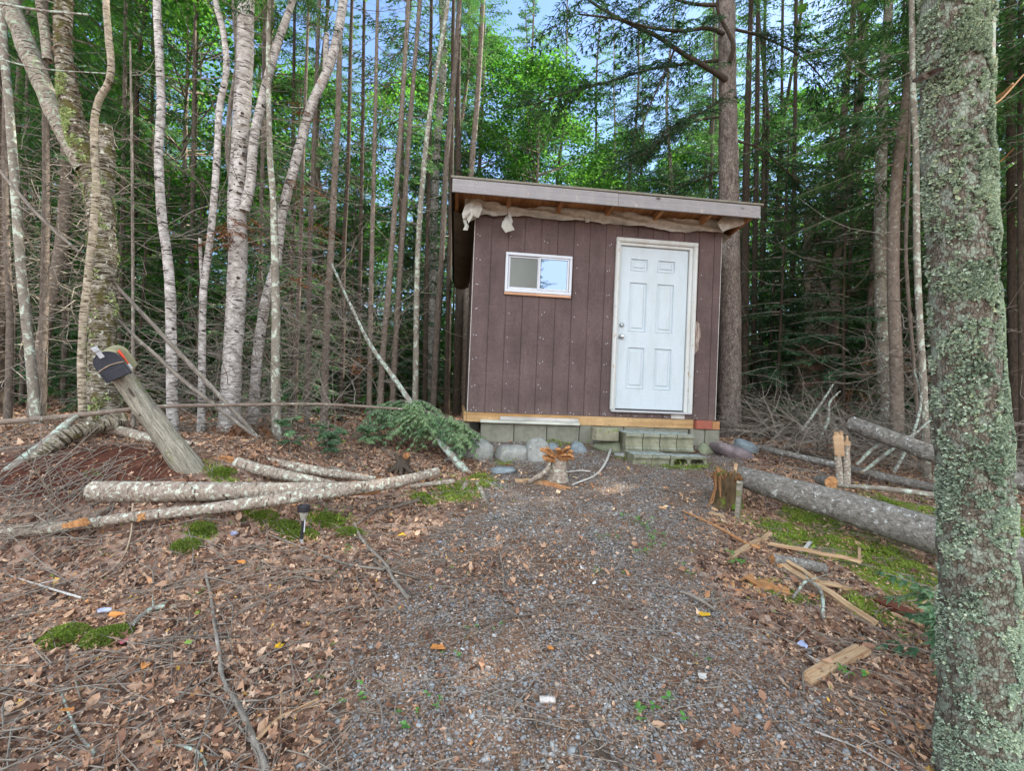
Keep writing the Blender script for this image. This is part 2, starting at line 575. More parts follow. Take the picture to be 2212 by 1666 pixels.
MT['door'] = paint('white_door_paint', (.50, .58, .63), (.36, .42, .40), .4, .4)
MT['trim'] = paint('white_trim_paint', (.56, .59, .58), (.42, .40, .32), .5, .5, wear=(.42, .34, .25))
MT['trim_clean'] = paint('white_vinyl', (.56, .60, .66), (.5, .5, .46), .3, .35)
MT['fascia'] = paint('weathered_fascia_paint', (.27, .262, .27), (.35, .335, .33), .6, .75, wear=(.40, .36, .33), knots=(.06, .045, .04))
MT['roofing'] = paint('roofing_edge', (.22, .21, .17), (.12, .11, .09), .6, .9)
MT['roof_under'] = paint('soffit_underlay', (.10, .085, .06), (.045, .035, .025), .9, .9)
MT['interior_dark'] = paint('dark_gap', (.03, .02, .015), (.02, .015, .01), .5, .9)  # near-black; paints the eave gap's shade, also colours floor frame and side fascia
MT['brick'] = paint('red_brick', (.33, .10, .065), (.25, .09, .06), .6, .85, wear=(.40, .16, .11))
MT['black'] = paint('black_plastic', (.018, .019, .024), (.05, .05, .06), .6, .45)
MT['mail_black'] = paint('weathered_black_plastic', (.022, .026, .038), (.07, .07, .08), .5, .5, wear=(.05, .055, .065))
MT['mail_body'] = paint('algae_stained_plastic', (.30, .28, .17), (.16, .16, .08), .8, .6)
MT['red'] = paint('red_flag_plastic', (.65, .07, .03), (.5, .06, .04), .4, .4)
MT['metal'] = paint('galvanised_metal', (.42, .44, .46), (.3, .29, .27), .5, .35, spec=.6)


def m_metal():
    m, nt, bs = new_mat('satin_metal')
    setc(nt, bs, (.65, .66, .66), .28, .5)
    bs.inputs['Metallic'].default_value = 1
    return m


MT['knob'] = m_metal()


def m_glass(name, c, mixf, rough=.02):
    m, nt, bs = new_mat(name)
    bs.inputs['Base Color'].default_value = (*c, 1)
    bs.inputs['Roughness'].default_value = rough
    bs.inputs['Metallic'].default_value = mixf
    bs.inputs['Specular IOR Level'].default_value = .8
    nz = noise(nt, vec(nt, 'bc'), 3, 1)
    bump(nt, bs, nz, .05, .01)
    return m


MT['glass'] = m_glass('window_glass', (.13, .18, .28), .9)
MT['screen'] = m_glass('screened_glass', (.05, .055, .045), .2, .2)


def m_plastic_sheet():
    m, nt, bs = new_mat('torn_plastic_sheet')
    n1 = noise(nt, vec(nt, 'bc'), 14, 4, .6)
    col = ramp(nt, n1, [(.3, (.30, .30, .26)), (.7, (.48, .48, .44))])
    setc(nt, bs, col, .35, .5)
    bump(nt, bs, n1, .6, .01)
    return m


MT['sheet'] = m_plastic_sheet()


def m_frost():
    m, nt, bs = new_mat('frosted_plastic_cone')
    n1 = noise(nt, vec(nt, 'bc'), 60, 2)
    setc(nt, bs, ramp(nt, n1, [(.3, (.38, .38, .32)), (.7, (.55, .55, .48))]), .35, .5)
    bs.inputs['Transmission Weight'].default_value = .25
    return m


MT['frost'] = m_frost()


def m_scrap():
    m, nt, bs = new_mat('pale_blue_plastic')
    setc(nt, bs, ramp(nt, noise(nt, vec(nt, 'bc'), 30, 3), [(.3, (.28, .33, .52)), (.7, (.5, .55, .72))]), .35, .5)
    return m


MT['scrap'] = m_scrap()


def m_concrete(name, c1, c2, moss=None, streak=None):
    m, nt, bs = new_mat(name)
    v = vec(nt, 'obj')
    n1 = noise(nt, v, 7, 6, .65)
    col = ramp(nt, n1, [(.3, c1), (.7, c2)])
    n2 = noise(nt, v, 160, 3, .7)
    col = mix(nt, .6, col, ramp(nt, n2, [(.3, .6), (.7, 1.25)]), 'MULTIPLY')
    if streak:
        n3 = noise(nt, vec(nt, 'obj', (14, 2.5, 3)), 3, 5, .7, .3)
        geo = nd(nt, 'ShaderNodeNewGeometry').outputs['Normal']
        z = nd(nt, 'ShaderNodeSeparateXYZ', {'Vector': geo}).outputs['Z']
        k = nd(nt, 'ShaderNodeMath', {0: ramp(nt, n3, [(.42, 0), (.5, 1)]), 1: ramp(nt, z, [(.6, 0), (.9, 1)])}, operation='MULTIPLY').outputs[0]
        col = mix(nt, k, col, streak)
    if moss:
        n4 = noise(nt, v, 9, 5, .6, .4)
        col = mix(nt, ramp(nt, n4, [(.56, 0), (.64, .9)]), col, moss)
    setc(nt, bs, col, .9, .15)
    bump(nt, bs, mix(nt, .5, n1, n2), .5, .006)
    return m


MT['block'] = m_concrete('mossy_concrete', (.11, .115, .075), (.31, .31, .22), streak=(.36, .42, .42))
MT['block_plain'] = m_concrete('grey_concrete', (.17, .17, .13), (.29, .285, .235))
MT['paver'] = m_concrete('mossy_wall_block', (.16, .15, .10), (.34, .33, .25), moss=(.13, .19, .03))


def m_rock(name, c1, c2, sp=None):
    m, nt, bs = new_mat(name)
    v = vec(nt, 'obj')
    n1 = noise(nt, v, 6, 6, .7, .3)
    col = ramp(nt, n1, [(.3, c1), (.7, c2)])
    n2 = noise(nt, v, 70, 4, .7)
    col = mix(nt, .5, col, ramp(nt, n2, [(.3, .65), (.7, 1.25)]), 'MULTIPLY')
    if sp:
        col = mix(nt, ramp(nt, noise(nt, v, 16, 5, .6), [(.6, 0), (.68, .8)]), col, sp)
    setc(nt, bs, col, .8, .3)
    bump(nt, bs, mix(nt, .4, n1, n2), .6, .01)
    return m


MT['rock_grey'] = m_rock('grey_rock', (.15, .155, .145), (.42, .43, .40), (.2, .21, .13))
MT['rock_pale'] = m_rock('pale_rock', (.17, .18, .17), (.44, .45, .42), (.11, .10, .085))
MT['rock_blue'] = m_rock('blue_grey_rock', (.11, .14, .155), (.28, .335, .36))
MT['rock_green'] = m_rock('greenish_rock', (.16, .19, .12), (.30, .33, .23))
MT['rock_purple'] = m_rock('purple_grey_rock', (.10, .08, .085), (.26, .215, .22), (.3, .28, .27))


def m_leaves(name, stops, trans=.35, rough=.6, objvar=True):
    """leaf material: colour from the rnd attribute, part of the light passes through"""
    m, nt, bs = new_mat(name)
    r_ = nd(nt, 'ShaderNodeAttribute', attribute_name='rnd').outputs['Fac']
    col = ramp(nt, r_, stops)
    if objvar:
        oi = nd(nt, 'ShaderNodeObjectInfo').outputs['Random']
        col = mix(nt, 1.0, col, ramp(nt, oi, [(0, (.75, .8, .75)), (1, (1.2, 1.15, 1.05))]), 'MULTIPLY')
    setc(nt, bs, col, rough, .25)
    tr = nd(nt, 'ShaderNodeBsdfTranslucent', {'Color': mix(nt, 1.0, col, (1.25, 1.4, .8), 'MULTIPLY')})
    ms = nd(nt, 'ShaderNodeMixShader', {0: trans, 1: bs.outputs[0], 2: tr.outputs[0]})
    nt.links.new(ms.outputs[0], nt.nodes['Material Output'].inputs['Surface'])
    return m


MT['needles'] = m_leaves('spruce_needles', [(0, (.03, .078, .042)), (.5, (.065, .15, .07)), (1, (.125, .24, .09))], .4)
MT['needles_dark'] = m_leaves('dark_spruce_needles', [(0, (.035, .08, .05)), (1, (.09, .18, .10))], .35)
MT['needles_blue'] = m_leaves('blue_green_needles', [(0, (.06, .13, .07)), (.6, (.16, .28, .16)), (1, (.34, .46, .26))], .3)
MT['needles_dead'] = m_leaves('dead_brown_needles', [(0, (.10, .045, .025)), (1, (.27, .13, .07))], .15)
MT['maple'] = m_leaves('green_leaves', [(0, (.03, .10, .025)), (.5, (.07, .195, .038)), (1, (.15, .30, .06))], .5)
MT['seedling'] = m_leaves('seedling_leaves', [(0, (.06, .19, .04)), (1, (.14, .36, .09))], .35)
MT['litter'] = m_leaves('leaf_litter', [(0, (.06, .03, .02)), (.2, (.19, .10, .065)), (.45, (.38, .22, .14)), (.7, (.53, .35, .235)), (.86, (.66, .49, .36)), (.93, (.52, .26, .12)), (.975, (.55, .29, .10)), (.99, (.60, .40, .08)), (1, (.2, .3, .05))], .12, .75, False)
MT['litter_needles'] = m_leaves('fallen_needles', [(0, (.09, .045, .026)), (.5, (.26, .14, .085)), (.85, (.42, .26, .16)), (1, (.55, .41, .28))], .1, .8, False)
MT['moss'] = m_leaves('moss', [(0, (.07, .10, .02)), (.5, (.18, .26, .04)), (1, (.34, .42, .09))], .3, .8, False)
MT['lichen'] = m_leaves('lichen', [(0, (.07, .10, .07)), (.2, (.2, .27, .19)), (.5, (.38, .48, .36)), (.85, (.58, .68, .56)), (1, (.58, .64, .44))], .1, .9, False)
MT['pebble'] = m_leaves('pebbles', [(0, (.10, .105, .11)), (.25, (.21, .225, .235)), (.55, (.32, .345, .36)), (.75, (.38, .36, .33)), (.88, (.38, .27, .2)), (.96, (.52, .54, .55)), (1, (.68, .7, .7))], .0, .75, False)
MT['chips'] = m_leaves('wood_chips', [(0, (.36, .16, .07)), (.6, (.55, .33, .17)), (1, (.7, .52, .33))], .0, .8, False)


# ---- ground
def m_ground():
    m, nt, bs = new_mat('forest_floor')
    v = vec(nt, 'obj')
    at = nd(nt, 'ShaderNodeAttribute', attribute_name='bc').outputs['Vector']
    sx = nd(nt, 'ShaderNodeSeparateXYZ', {'Vector': at})
    gm, ms, dt = sx.outputs['X'], sx.outputs['Y'], sx.outputs['Z']
    dis = nd(nt, 'ShaderNodeMixRGB', {'Fac': .06, 'Color1': v, 'Color2': nd(nt, 'ShaderNodeTexNoise', {'Vector': v, 'Scale': 9.0}).outputs['Color']}).outputs['Color']
    vo = nd(nt, 'ShaderNodeTexVoronoi', {'Vector': dis, 'Scale': 30.0})
    val = nd(nt, 'ShaderNodeSeparateColor', {'Color': vo.outputs['Color']}).outputs[0]
    lit = ramp(nt, val, [(0, (.05, .032, .024)), (.35, (.16, .10, .075)), (.7, (.30, .20, .15)), (1, (.42, .31, .24))])
    pv = nd(nt, 'ShaderNodeTexVoronoi', {'Vector': v, 'Scale': 78.0})
    pval = nd(nt, 'ShaderNodeSeparateColor', {'Color': pv.outputs['Color']}).outputs[0]
    peb = ramp(nt, pval, [(0, (.08, .065, .05)), (.25, (.18, .15, .125)), (.5, (.26, .265, .265)), (.8, (.36, .375, .38)), (.95, (.42, .31, .22)), (1, (.6, .6, .6))])
    peb = mix(nt, 1.0, peb, ramp(nt, pv.outputs['Distance'], [(.35, 1.0), (.75, .35)]), 'MULTIPLY')
    nn = noise(nt, v, 3.0, 5, .65)
    dirt = ramp(nt, noise(nt, v, 55, 4, .7), [(.3, (.07, .043, .03)), (.7, (.26, .165, .11))])
    grav = mix(nt, ramp(nt, nn, [(.42, .15), (.62, .85)]), peb, dirt)
    edge = nd(nt, 'ShaderNodeMath', {0: gm, 1: nd(nt, 'ShaderNodeMath', {0: nn, 1: .5}, operation='SUBTRACT').outputs[0]}, operation='ADD').outputs[0]
    col = mix(nt, ramp(nt, edge, [(.4, 0), (.6, 1)]), lit, grav)
    red = ramp(nt, noise(nt, vec(nt, 'obj', (1, 1, .4)), 26, 5, .7), [(.3, (.035, .014, .01)), (.6, (.10, .04, .026)), (.8, (.19, .09, .05))])
    col = mix(nt, dt, col, red)
    mo = ramp(nt, noise(nt, v, 40, 4, .6), [(.3, (.06, .09, .015)), (.7, (.20, .29, .03))])
    col = mix(nt, ramp(nt, nd(nt, 'ShaderNodeMath', {0: ms, 1: noise(nt, v, 9, 4, .6)}, operation='MULTIPLY').outputs[0], [(.25, 0), (.45, 1)]), col, mo)
    setc(nt, bs, col, .95, .1)
    bump(nt, bs, mix(nt, gm, val, pv.outputs['Distance']), .8, .012)
    return m


MT['ground'] = m_ground()

MOSS = [(1690, 1150, 60, 26), (1760, 1120, 90, 22), (1850, 1190, 120, 60), (1950, 1250, 100, 70), (1740, 1175, 70, 40), (1930, 1100, 120, 22), (1700, 1290, 45, 20),
        (600, 1135, 34, 22), (560, 1120, 60, 14), (700, 1125, 50, 22), (430, 1150, 46, 26), (400, 1180, 22, 14), (760, 1150, 40, 14), (640, 1155, 40, 16),
        (480, 1030, 55, 22), (920, 1078, 32, 16), (990, 1060, 60, 20), (1030, 1040, 40, 16), (130, 1385, 24, 26), (235, 1378, 12, 10), (1900, 1320, 60, 30),
        (1090, 1000, 20, 8), (1365, 990, 30, 7), (1210, 944, 60, 8), (1470, 1008, 50, 6), (1150, 935, 50, 6), (2180, 1150, 60, 60), (2180, 1400, 60, 90)]
mosspts = []
for (u, v, a, b) in MOSS:
    c = G(u, v)
    e = G(u + a, v)
    f_ = G(u, v - b)
    mosspts.append((c[0], c[1], abs(e[0] - c[0]) + .01, max(.04, min(abs(f_[1] - c[1]), .6))))


def moss_mask(x, y):
    o = np.zeros_like(x)
    for (cx, cy, a, b) in mosspts:
        q = ((x - cx) / a) ** 2 + ((y - cy) / b) ** 2
        o = np.maximum(o, 1 - sstep(.4, 1.4, q))
    return o


N = 440
tt = np.linspace(-1, 1, N)
bb = math.asinh(90 / 2.2)
gx, gy = np.meshgrid(2.2 * np.sinh(tt * bb), 3 + 2.2 * np.sinh(tt * bb))
gz = ground_z(gx, gy)
idx = np.arange(N * N).reshape(N, N)
gf = np.stack([idx[:-1, :-1], idx[:-1, 1:], idx[1:, 1:], idx[1:, :-1]], -1).reshape(-1, 4)
gm_ = gravel_mask(gx, gy)
mm_ = moss_mask(gx, gy)
dm_ = np.exp(-((gx + 2.75) / .85) ** 2 - ((gy - 3.2) / .35) ** 2)
dm_ = sstep(.3, .7, dm_)
g = MB()
g.add(np.stack([gx, gy, gz], -1).reshape(-1, 3), gf, 0, np.stack([gm_, mm_, dm_], -1).reshape(-1, 3))
tag(g.build('ground', MT['ground'], smooth=True), kind='structure')

# ------------------------------------------------------------------ shed
SX, SY, STH = -.52, 5.72, R(6.5)
shed = thing('shed', 'small dark brown shed with single-slope roof and white door, raised on concrete blocks', 'shed', (SX, SY, .86), STH)
_cs, _sn = math.cos(STH), math.sin(STH)


def S2W(x, y, z):
    return np.array([SX + _cs * x - _sn * y, SY + _sn * x + _cs * y, z])


def sb(name, mb, mats, parent=shed, smooth=False):
    # shed-local geometry; z given as world height
    for q in mb.V:
        q[:, 2] -= .86
    return mb.build(name, mats, parent, local=True, smooth=smooth)


WID, DEP = 3.14, 2.45
Z0, ZT = 1.168, 3.60


def siding_panel(mb, x0, x1, z0, z1, holes=(), y=0.0, groove=.203, off=.012):
    """front panel with vertical grooves; holes: (xa, xb, za, zb)"""
    xs = [x0]
    k = 0
    gxs = []
    gxp = x0 + groove
    while gxp < x1 - .03:
        gxs.append(gxp)
        gxp += groove
    prof = [(x0, 0.0)]
    for gxp in gxs:
        prof += [(gxp - .005, 0), (gxp - .004, .008), (gxp + .004, .008), (gxp + .005, 0)]
    prof.append((x1, 0.0))
    cuts = sorted(set([h[0] for h in holes] + [h[1] for h in holes]))
    px = [p[0] for p in prof]
    py = [p[1] for p in prof]
    for c in cuts:
        d = float(np.interp(c, px, py))
        prof.append((c, d))
    prof = sorted(set(prof))
    for (xa, ya), (xb, yb) in zip(prof[:-1], prof[1:]):
        mid = (xa + xb) / 2
        segs = [(z0, z1)]
        for h in holes:
            if h[0] < mid < h[1]:
                new = []
                for (a, b) in segs:
                    if h[2] > a:
                        new.append((a, min(b, h[2])))
                    if h[3] < b:
                        new.append((max(a, h[3]), b))
                segs = new
        for (a, b) in segs:
            mb.add([(xa, y + ya, a), (xb, y + yb, a), (xb, y + yb, b), (xa, y + ya, b)], [[0, 1, 2, 3]])
    # outer edges
    mb.add([(x0, y, z0), (x0, y, z1), (x0, y + off, z1), (x0, y + off, z0)], [[0, 1, 2, 3]])
    mb.add([(x1, y, z0), (x1, y, z1), (x1, y + off, z1), (x1, y + off, z0)], [[0, 3, 2, 1]])
    mb.add([(x0, y, z0), (x1, y, z0), (x1, y + off, z0), (x0, y + off, z0)], [[0, 1, 2, 3]])


DX0, DX1, DZ0, DZ1 = 1.80, 2.755, 1.262, 3.345      # door opening
WX0, WX1, WZ0, WZ1 = .40, 1.185, 2.655, 3.10         # window opening
mb = MB()
siding_panel(mb, 0, WID, Z0, ZT, holes=[(DX0, DX1, DZ0, DZ1), (WX0, WX1, WZ0, WZ1)])
sb('front_wall', mb, MT['siding'])
mb = MB()
zb_ = ZT - .33


def side(mb, x, x2):
    v = [(x, .012, Z0), (x, DEP, Z0), (x, DEP, zb_), (x, .012, ZT), (x2, .012, Z0), (x2, DEP, Z0), (x2, DEP, zb_), (x2, .012, ZT)]
    mb.add(v, [[0, 3, 2, 1], [4, 5, 6, 7], [0, 1, 5, 4], [1, 2, 6, 5], [2, 3, 7, 6], [3, 0, 4, 7]])


side(mb, 0.0, .02)
sb('side_wall', mb, MT['siding'])
mb = MB()
side(mb, WID - .02, WID)
sb('side_wall', mb, MT['siding'])
mb = MB()
box(mb, .02, WID - .02, DEP - .015, DEP, Z0, zb_)
sb('rear_wall', mb, MT['siding'])
# corner edges: raw pale strips
for xx in (-.008, WID):
    mb = MB()
    box(mb, xx, xx + .008, -.003, .012, Z0 + .005, ZT - .1, .001)
    sb('corner_edge', mb, MT['lumber_grey'])
# base beam
mb = MB()
box(mb, -.01, 2.86, .004, .05, 1.05, 1.168 - .002, .004)
box(mb, -.045, -.012, .01, 2.4, 1.05, 1.166, .004)
sb('base_beam', mb, MT['lumber'])
mb = MB()
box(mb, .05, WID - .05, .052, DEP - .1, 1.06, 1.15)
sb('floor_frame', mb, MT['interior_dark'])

# nails: small bright heads
mb = MB()
for k in range(16):
    xg = .203 * k + (.04 if k % 2 == 0 else .15)
    if k % 2 == 1:
        continue
    for z in np.arange(1.2, 3.5, .3):
        for dx in (0,) if k % 4 else (0, .03):
            x = xg + dx + RS.uniform(-.012, .012)
            zz = z + RS.uniform(-.03, .03)
            if DX0 - .08 < x < DX1 + .08 and DZ0 - .06 < zz < DZ1 + .08:
                continue
            if WX0 - .05 < x < WX1 + .05 and WZ0 - .06 < zz < WZ1 + .05:
                continue
            if x > WID - .02:
                continue
            a = np.linspace(0, 2 * np.pi, 6, endpoint=False)
            ring = np.stack([x + .0055 * np.cos(a), np.full(6, -.0015), zz + .0055 * np.sin(a)], -1)
            mb.add(np.vstack([ring, [x, -.004, zz]]), [[i, (i + 1) % 6, 6] for i in range(6)])
for x in np.arange(.1, 3.1, .2):
    a = np.linspace(0, 2 * np.pi, 6, endpoint=False)
    zz = 1.19 + RS.uniform(-.006, .006)
    ring = np.stack([x + .0055 * np.cos(a), np.full(6, -.0015), zz + .0055 * np.sin(a)], -1)
    mb.add(np.vstack([ring, [x, -.004, zz]]), [[i, (i + 1) % 6, 6] for i in range(6)])
tag(sb('nail_heads', mb, MT['trim_clean']), kind='stuff')

# worn streak on the right of the door
m_, nt_, bs_ = new_mat('scraped_siding')
s1 = noise(nt_, vec(nt_, 'bc', (1, 1, .12)), 60, 4, .7)
setc(nt_, bs_, ramp(nt_, s1, [(.35, (.10, .06, .05)), (.5, (.3, .24, .2)), (.7, (.45, .42, .38))]), .85, .2)
mb = MB()
zs = np.linspace(1.95, 2.45, 9)
wl = [.0, .05, .085, .075, .1, .11, .1, .07, .0]
vv = []
for z, q in zip(zs, wl):
    vv += [(2.80, -.0022, z), (2.80 + q, -.0022, z + RS.uniform(-.02, .02))]
mb.add(vv, [[2 * i, 2 * i + 1, 2 * i + 3, 2 * i + 2] for i in range(8)])
sb('scraped_patch', mb, m_)

# window
win = MB()
o_x0, o_x1, o_z0, o_z1 = .383, 1.202, 2.636, 3.116
for (a, b, c, d) in ((o_x0, o_x1, o_z1 - .035, o_z1), (o_x0, o_x1, o_z0, o_z0 + .04), (o_x0, o_x0 + .032, o_z0 + .04, o_z1 - .035), (o_x1 - .032, o_x1, o_z0 + .04, o_z1 - .035)):
    box(win, a, b, -.035, .03, c, d, .004)
wf = sb('window', win, MT['trim_clean'])
mb = MB()
for (a, b, y0) in ((.419, .80, -.012), (.79, 1.165, -.026)):
    for (c, d, e, f) in ((a, b, 3.06, 3.078), (a, b, 2.68, 2.70), (a, a + .022, 2.70, 3.06), (b - .022, b, 2.70, 3.06)):
        box(mb, c, d, y0, y0 + .022, e, f, .002)
sb('sash', mb, MT['trim_clean'], wf)
mb = MB()
box(mb, .815, 1.142, -.014, -.010, 2.70, 3.06)
sb('glass_pane', mb, MT['glass'], wf)
mb = MB()
box(mb, .441, .778, -.002, .002, 2.70, 3.06)
sb('insect_screen', mb, MT['screen'], wf)
mb = MB()
box(mb, .38, 1.20, -.03, -.002, 2.603, 2.634, .004)
sb('window_ledge', mb, MT['sill'], wf)

# door
mb = MB()
jx0, jx1 = 1.748, 2.812
jz0, jz1 = 1.237, 3.40
for (a, b, c, d) in ((jx0, jx1, jz1 - .055, jz1), (jx0, jx0 + .05, jz0 + .02, jz1 - .055), (jx1 - .055, jx1, jz0, jz1 - .055)):
    box(mb, a, b, -.045, .0, c, d, .006)
    box(mb, a + .012, b - .012, -.052, -.045, c + .012, d - .012, .003)
box(mb, jx0 + .05, jx0 + .064, -.03, .09, jz0 + .02, jz1 - .055, .003)
box(mb, jx1 - .10, jx1 - .055, -.022, .09, jz0 + .02, jz1 - .055, .003)
box(mb, jx0 + .064, jx1 - .10, -.022, .09, jz1 - .09, jz1 - .055, .003)
dfr = sb('door_frame', mb, MT['trim'])
mb = MB()
box(mb, jx0 + .01, jx1 - .02, -.05, .02, 1.232, 1.258, .004)
sb('threshold', mb, MT['metal'])
mb = MB()
box(mb, .95 + 1.6, 2.73, -.012, -.001, 1.172, 1.226, .002)
sb('bare_patch_board', mb, MT['lumber_grey'])
box_h = .021
D0, D1, E0, E1 = 1.814, 2.706, 1.277, 3.305
YS = .010
slab = MB()
pan = [(1.95, 2.185, 3.005, 3.165), (2.305, 2.54, 3.005, 3.165), (1.95, 2.185, 2.245, 2.87), (2.305, 2.54, 2.245, 2.87), (1.95, 2.185, 1.53, 2.055), (2.305, 2.54, 1.53, 2.055)]
xs_ = sorted(set([D0, D1] + [p[0] for p in pan] + [p[1] for p in pan]))
zs_ = sorted(set([E0, E1] + [p[2] for p in pan] + [p[3] for p in pan]))
for i in range(len(xs_) - 1):
    for j in range(len(zs_) - 1):
        cx, cz = (xs_[i] + xs_[i + 1]) / 2, (zs_[j] + zs_[j + 1]) / 2
        if any(p[0] < cx < p[1] and p[2] < cz < p[3] for p in pan):
            continue
        slab.add([(xs_[i], YS, zs_[j]), (xs_[i + 1], YS, zs_[j]), (xs_[i + 1], YS, zs_[j + 1]), (xs_[i], YS, zs_[j + 1])], [[0, 1, 2, 3]])
for (a, b, c, d) in pan:
    steps = [(0, 0), (.003, -.006), (.011, -.006), (.020, .017), (.032, .017), (.052, .002)]
    rings = []
    for (q, dy) in steps:
        rings.append([(a + q, YS + dy, c + q), (b - q, YS + dy, c + q), (b - q, YS + dy, d - q), (a + q, YS + dy, d - q)])
    v = [p for r_ in rings for p in r_]
    f = []
    for k in range(len(steps) - 1):
        for e in range(4):
            f.append([4 * k + e, 4 * k + (e + 1) % 4, 4 * k + 4 + (e + 1) % 4, 4 * k + 4 + e])
    k = len(steps) - 1
    f.append([4 * k, 4 * k + 1, 4 * k + 2, 4 * k + 3])
    slab.add(v, f)
box(slab, D0, D1, YS + .013, YS + .05, E0, E1)
door = sb('door', slab, MT['door'])
mb = MB()
box(mb, D0, D1, YS - .006, YS + .013, E0 - .014, E0 - .001, .001)
sb('door_sweep', mb, MT['black'], door)


def lathe(mb, prof, cen, ax='y', n=20, mat=0):
    a = np.linspace(0, 2 * np.pi, n, endpoint=False)
    rows = []
    for (r_, h) in prof:
        if ax == 'y':
            rows.append(np.stack([cen[0] + r_ * np.cos(a), np.full(n, cen[1] - h), cen[2] + r_ * np.sin(a)], -1))
        else:
            rows.append(np.stack([cen[0] + r_ * np.cos(a), cen[1] + r_ * np.sin(a), np.full(n, cen[2] + h)], -1))
    v = np.concatenate(rows)
    f = []
    for k in range(len(prof) - 1):
        for i in range(n):
            j = (i + 1) % n
            f.append([k * n + i, k * n + j, (k + 1) * n + j, (k + 1) * n + i])
    mb.add(v, f, mat)
    return mb


mb = lathe(MB(), [(.001, .028), (.014, .028), (.016, .022), (.029, .014), (.032, .004), (.032, -.004)], (1.868, YS, 2.316))
lathe(mb, [(.001, .03), (.006, .03), (.006, .026)], (1.868, YS, 2.316), n=8)
sb('deadbolt', mb, MT['knob'], door, smooth=True)
mb = lathe(MB(), [(.001, .062), (.014, .062), (.024, .054), (.028, .042), (.026, .03), (.013, .022), (.012, .01), (.03, .007), (.033, .0), (.033, -.004)], (1.868, YS, 2.172))
sb('door_knob', mb, MT['knob'], door, smooth=True)

# roof
FY = -.40                              # front overhang
RX0, RX1 = -.27, 3.375
SL = -.135                             # slope per metre towards the back
YB = DEP + .35


def rz(y, top=3.775):
    return top + SL * (y - FY)


def slab_roof(mb, x0, x1, y0, y1, t0, t1, mat=0):
    v = []
    for (x, y) in ((x0, y0), (x1, y0), (x1, y1), (x0, y1)):
        v.append((x, y, rz(y) + t0))
    for (x, y) in ((x0, y0), (x1, y0), (x1, y1), (x0, y1)):
        v.append((x, y, rz(y) + t1))
    mb.add(v, [[0, 3, 2, 1], [4, 5, 6, 7], [0, 1, 5, 4], [1, 2, 6, 5], [2, 3, 7, 6], [3, 0, 4, 7]], mat)


mb = MB()
slab_roof(mb, RX0 - .03, RX1 + .035, FY - .035, YB + .03, .0, .022)
roof = sb('roof', mb, MT['roofing'])
mb = MB()
slab_roof(mb, RX0, RX1, FY, YB, -.018, -.002)
sb('roof_deck', mb, MT['raw'], roof)
mb = MB()
box(mb, RX0 - .012, 1.62, FY - .03, FY - .004, 3.622, 3.772, .004)
box(mb, 1.623, RX1, FY - .03, FY - .004, 3.622, 3.770, .004)
sb('fascia_board', mb, MT['fascia'], roof)
for k, x in enumerate([-.25, .36, .97, 1.58, 2.19, 2.8, 3.31]):
    mb = MB()
    v = []
    for (xx) in (x, x + .038):
        for y in (FY - .002, YB - .04):
            v += [(xx, y, rz(y) - .02), (xx, y, rz(y) - .11)]
    mb.add(v, [[0, 1, 3, 2], [4, 6, 7, 5], [0, 4, 5, 1], [2, 3, 7, 6], [1, 5, 7, 3], [0, 2, 6, 4]])
    sb('rafter', mb, MT['raw'], roof)
mb = MB()    # dark panel painting in the shade above the wall between rafters
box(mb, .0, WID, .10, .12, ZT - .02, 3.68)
sb('eave_gap_shade', mb, MT['interior_dark'], roof)
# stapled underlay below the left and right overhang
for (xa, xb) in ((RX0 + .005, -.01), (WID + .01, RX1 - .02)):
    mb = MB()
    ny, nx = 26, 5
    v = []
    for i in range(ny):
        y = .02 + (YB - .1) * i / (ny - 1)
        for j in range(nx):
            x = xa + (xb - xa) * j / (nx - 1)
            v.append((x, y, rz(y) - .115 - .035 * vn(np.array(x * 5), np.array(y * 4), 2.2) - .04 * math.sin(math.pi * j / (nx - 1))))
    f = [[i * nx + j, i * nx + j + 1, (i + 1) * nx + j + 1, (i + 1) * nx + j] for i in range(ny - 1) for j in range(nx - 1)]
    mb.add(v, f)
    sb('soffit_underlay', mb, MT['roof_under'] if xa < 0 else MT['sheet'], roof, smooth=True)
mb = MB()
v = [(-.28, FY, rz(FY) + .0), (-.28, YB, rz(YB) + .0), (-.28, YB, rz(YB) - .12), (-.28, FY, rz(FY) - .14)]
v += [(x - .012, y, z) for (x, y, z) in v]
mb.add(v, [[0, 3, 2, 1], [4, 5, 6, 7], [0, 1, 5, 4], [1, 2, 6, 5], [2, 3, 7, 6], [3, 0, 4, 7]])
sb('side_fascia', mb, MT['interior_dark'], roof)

# plastic sheet along the top of the wall
ptsu = [(1003, 452, 20), (1020, 447, 26), (1045, 449, 12), (1085, 453, 12), (1130, 456, 9), (1180, 458, 11), (1214, 462, 13), (1260, 462, 13), (1300, 466, 12), (1340, 470, 13),
        (1390, 476, 10), (1430, 482, 13), (1470, 486, 15), (1520, 487, 11), (1545, 485, 13), (1563, 492, 9)]


def W(u, v, off=0.0):
    d = ray(u, v)
    n_ = np.array([-_sn, _cs])
    t = ((np.array([SX, SY]) - CAM[:2]) @ n_ + off) / (d[:2] @ n_)
    p = CAM + d * t
    return float((p[:2] - np.array([SX, SY])) @ np.array([_cs, _sn])), float(p[2])


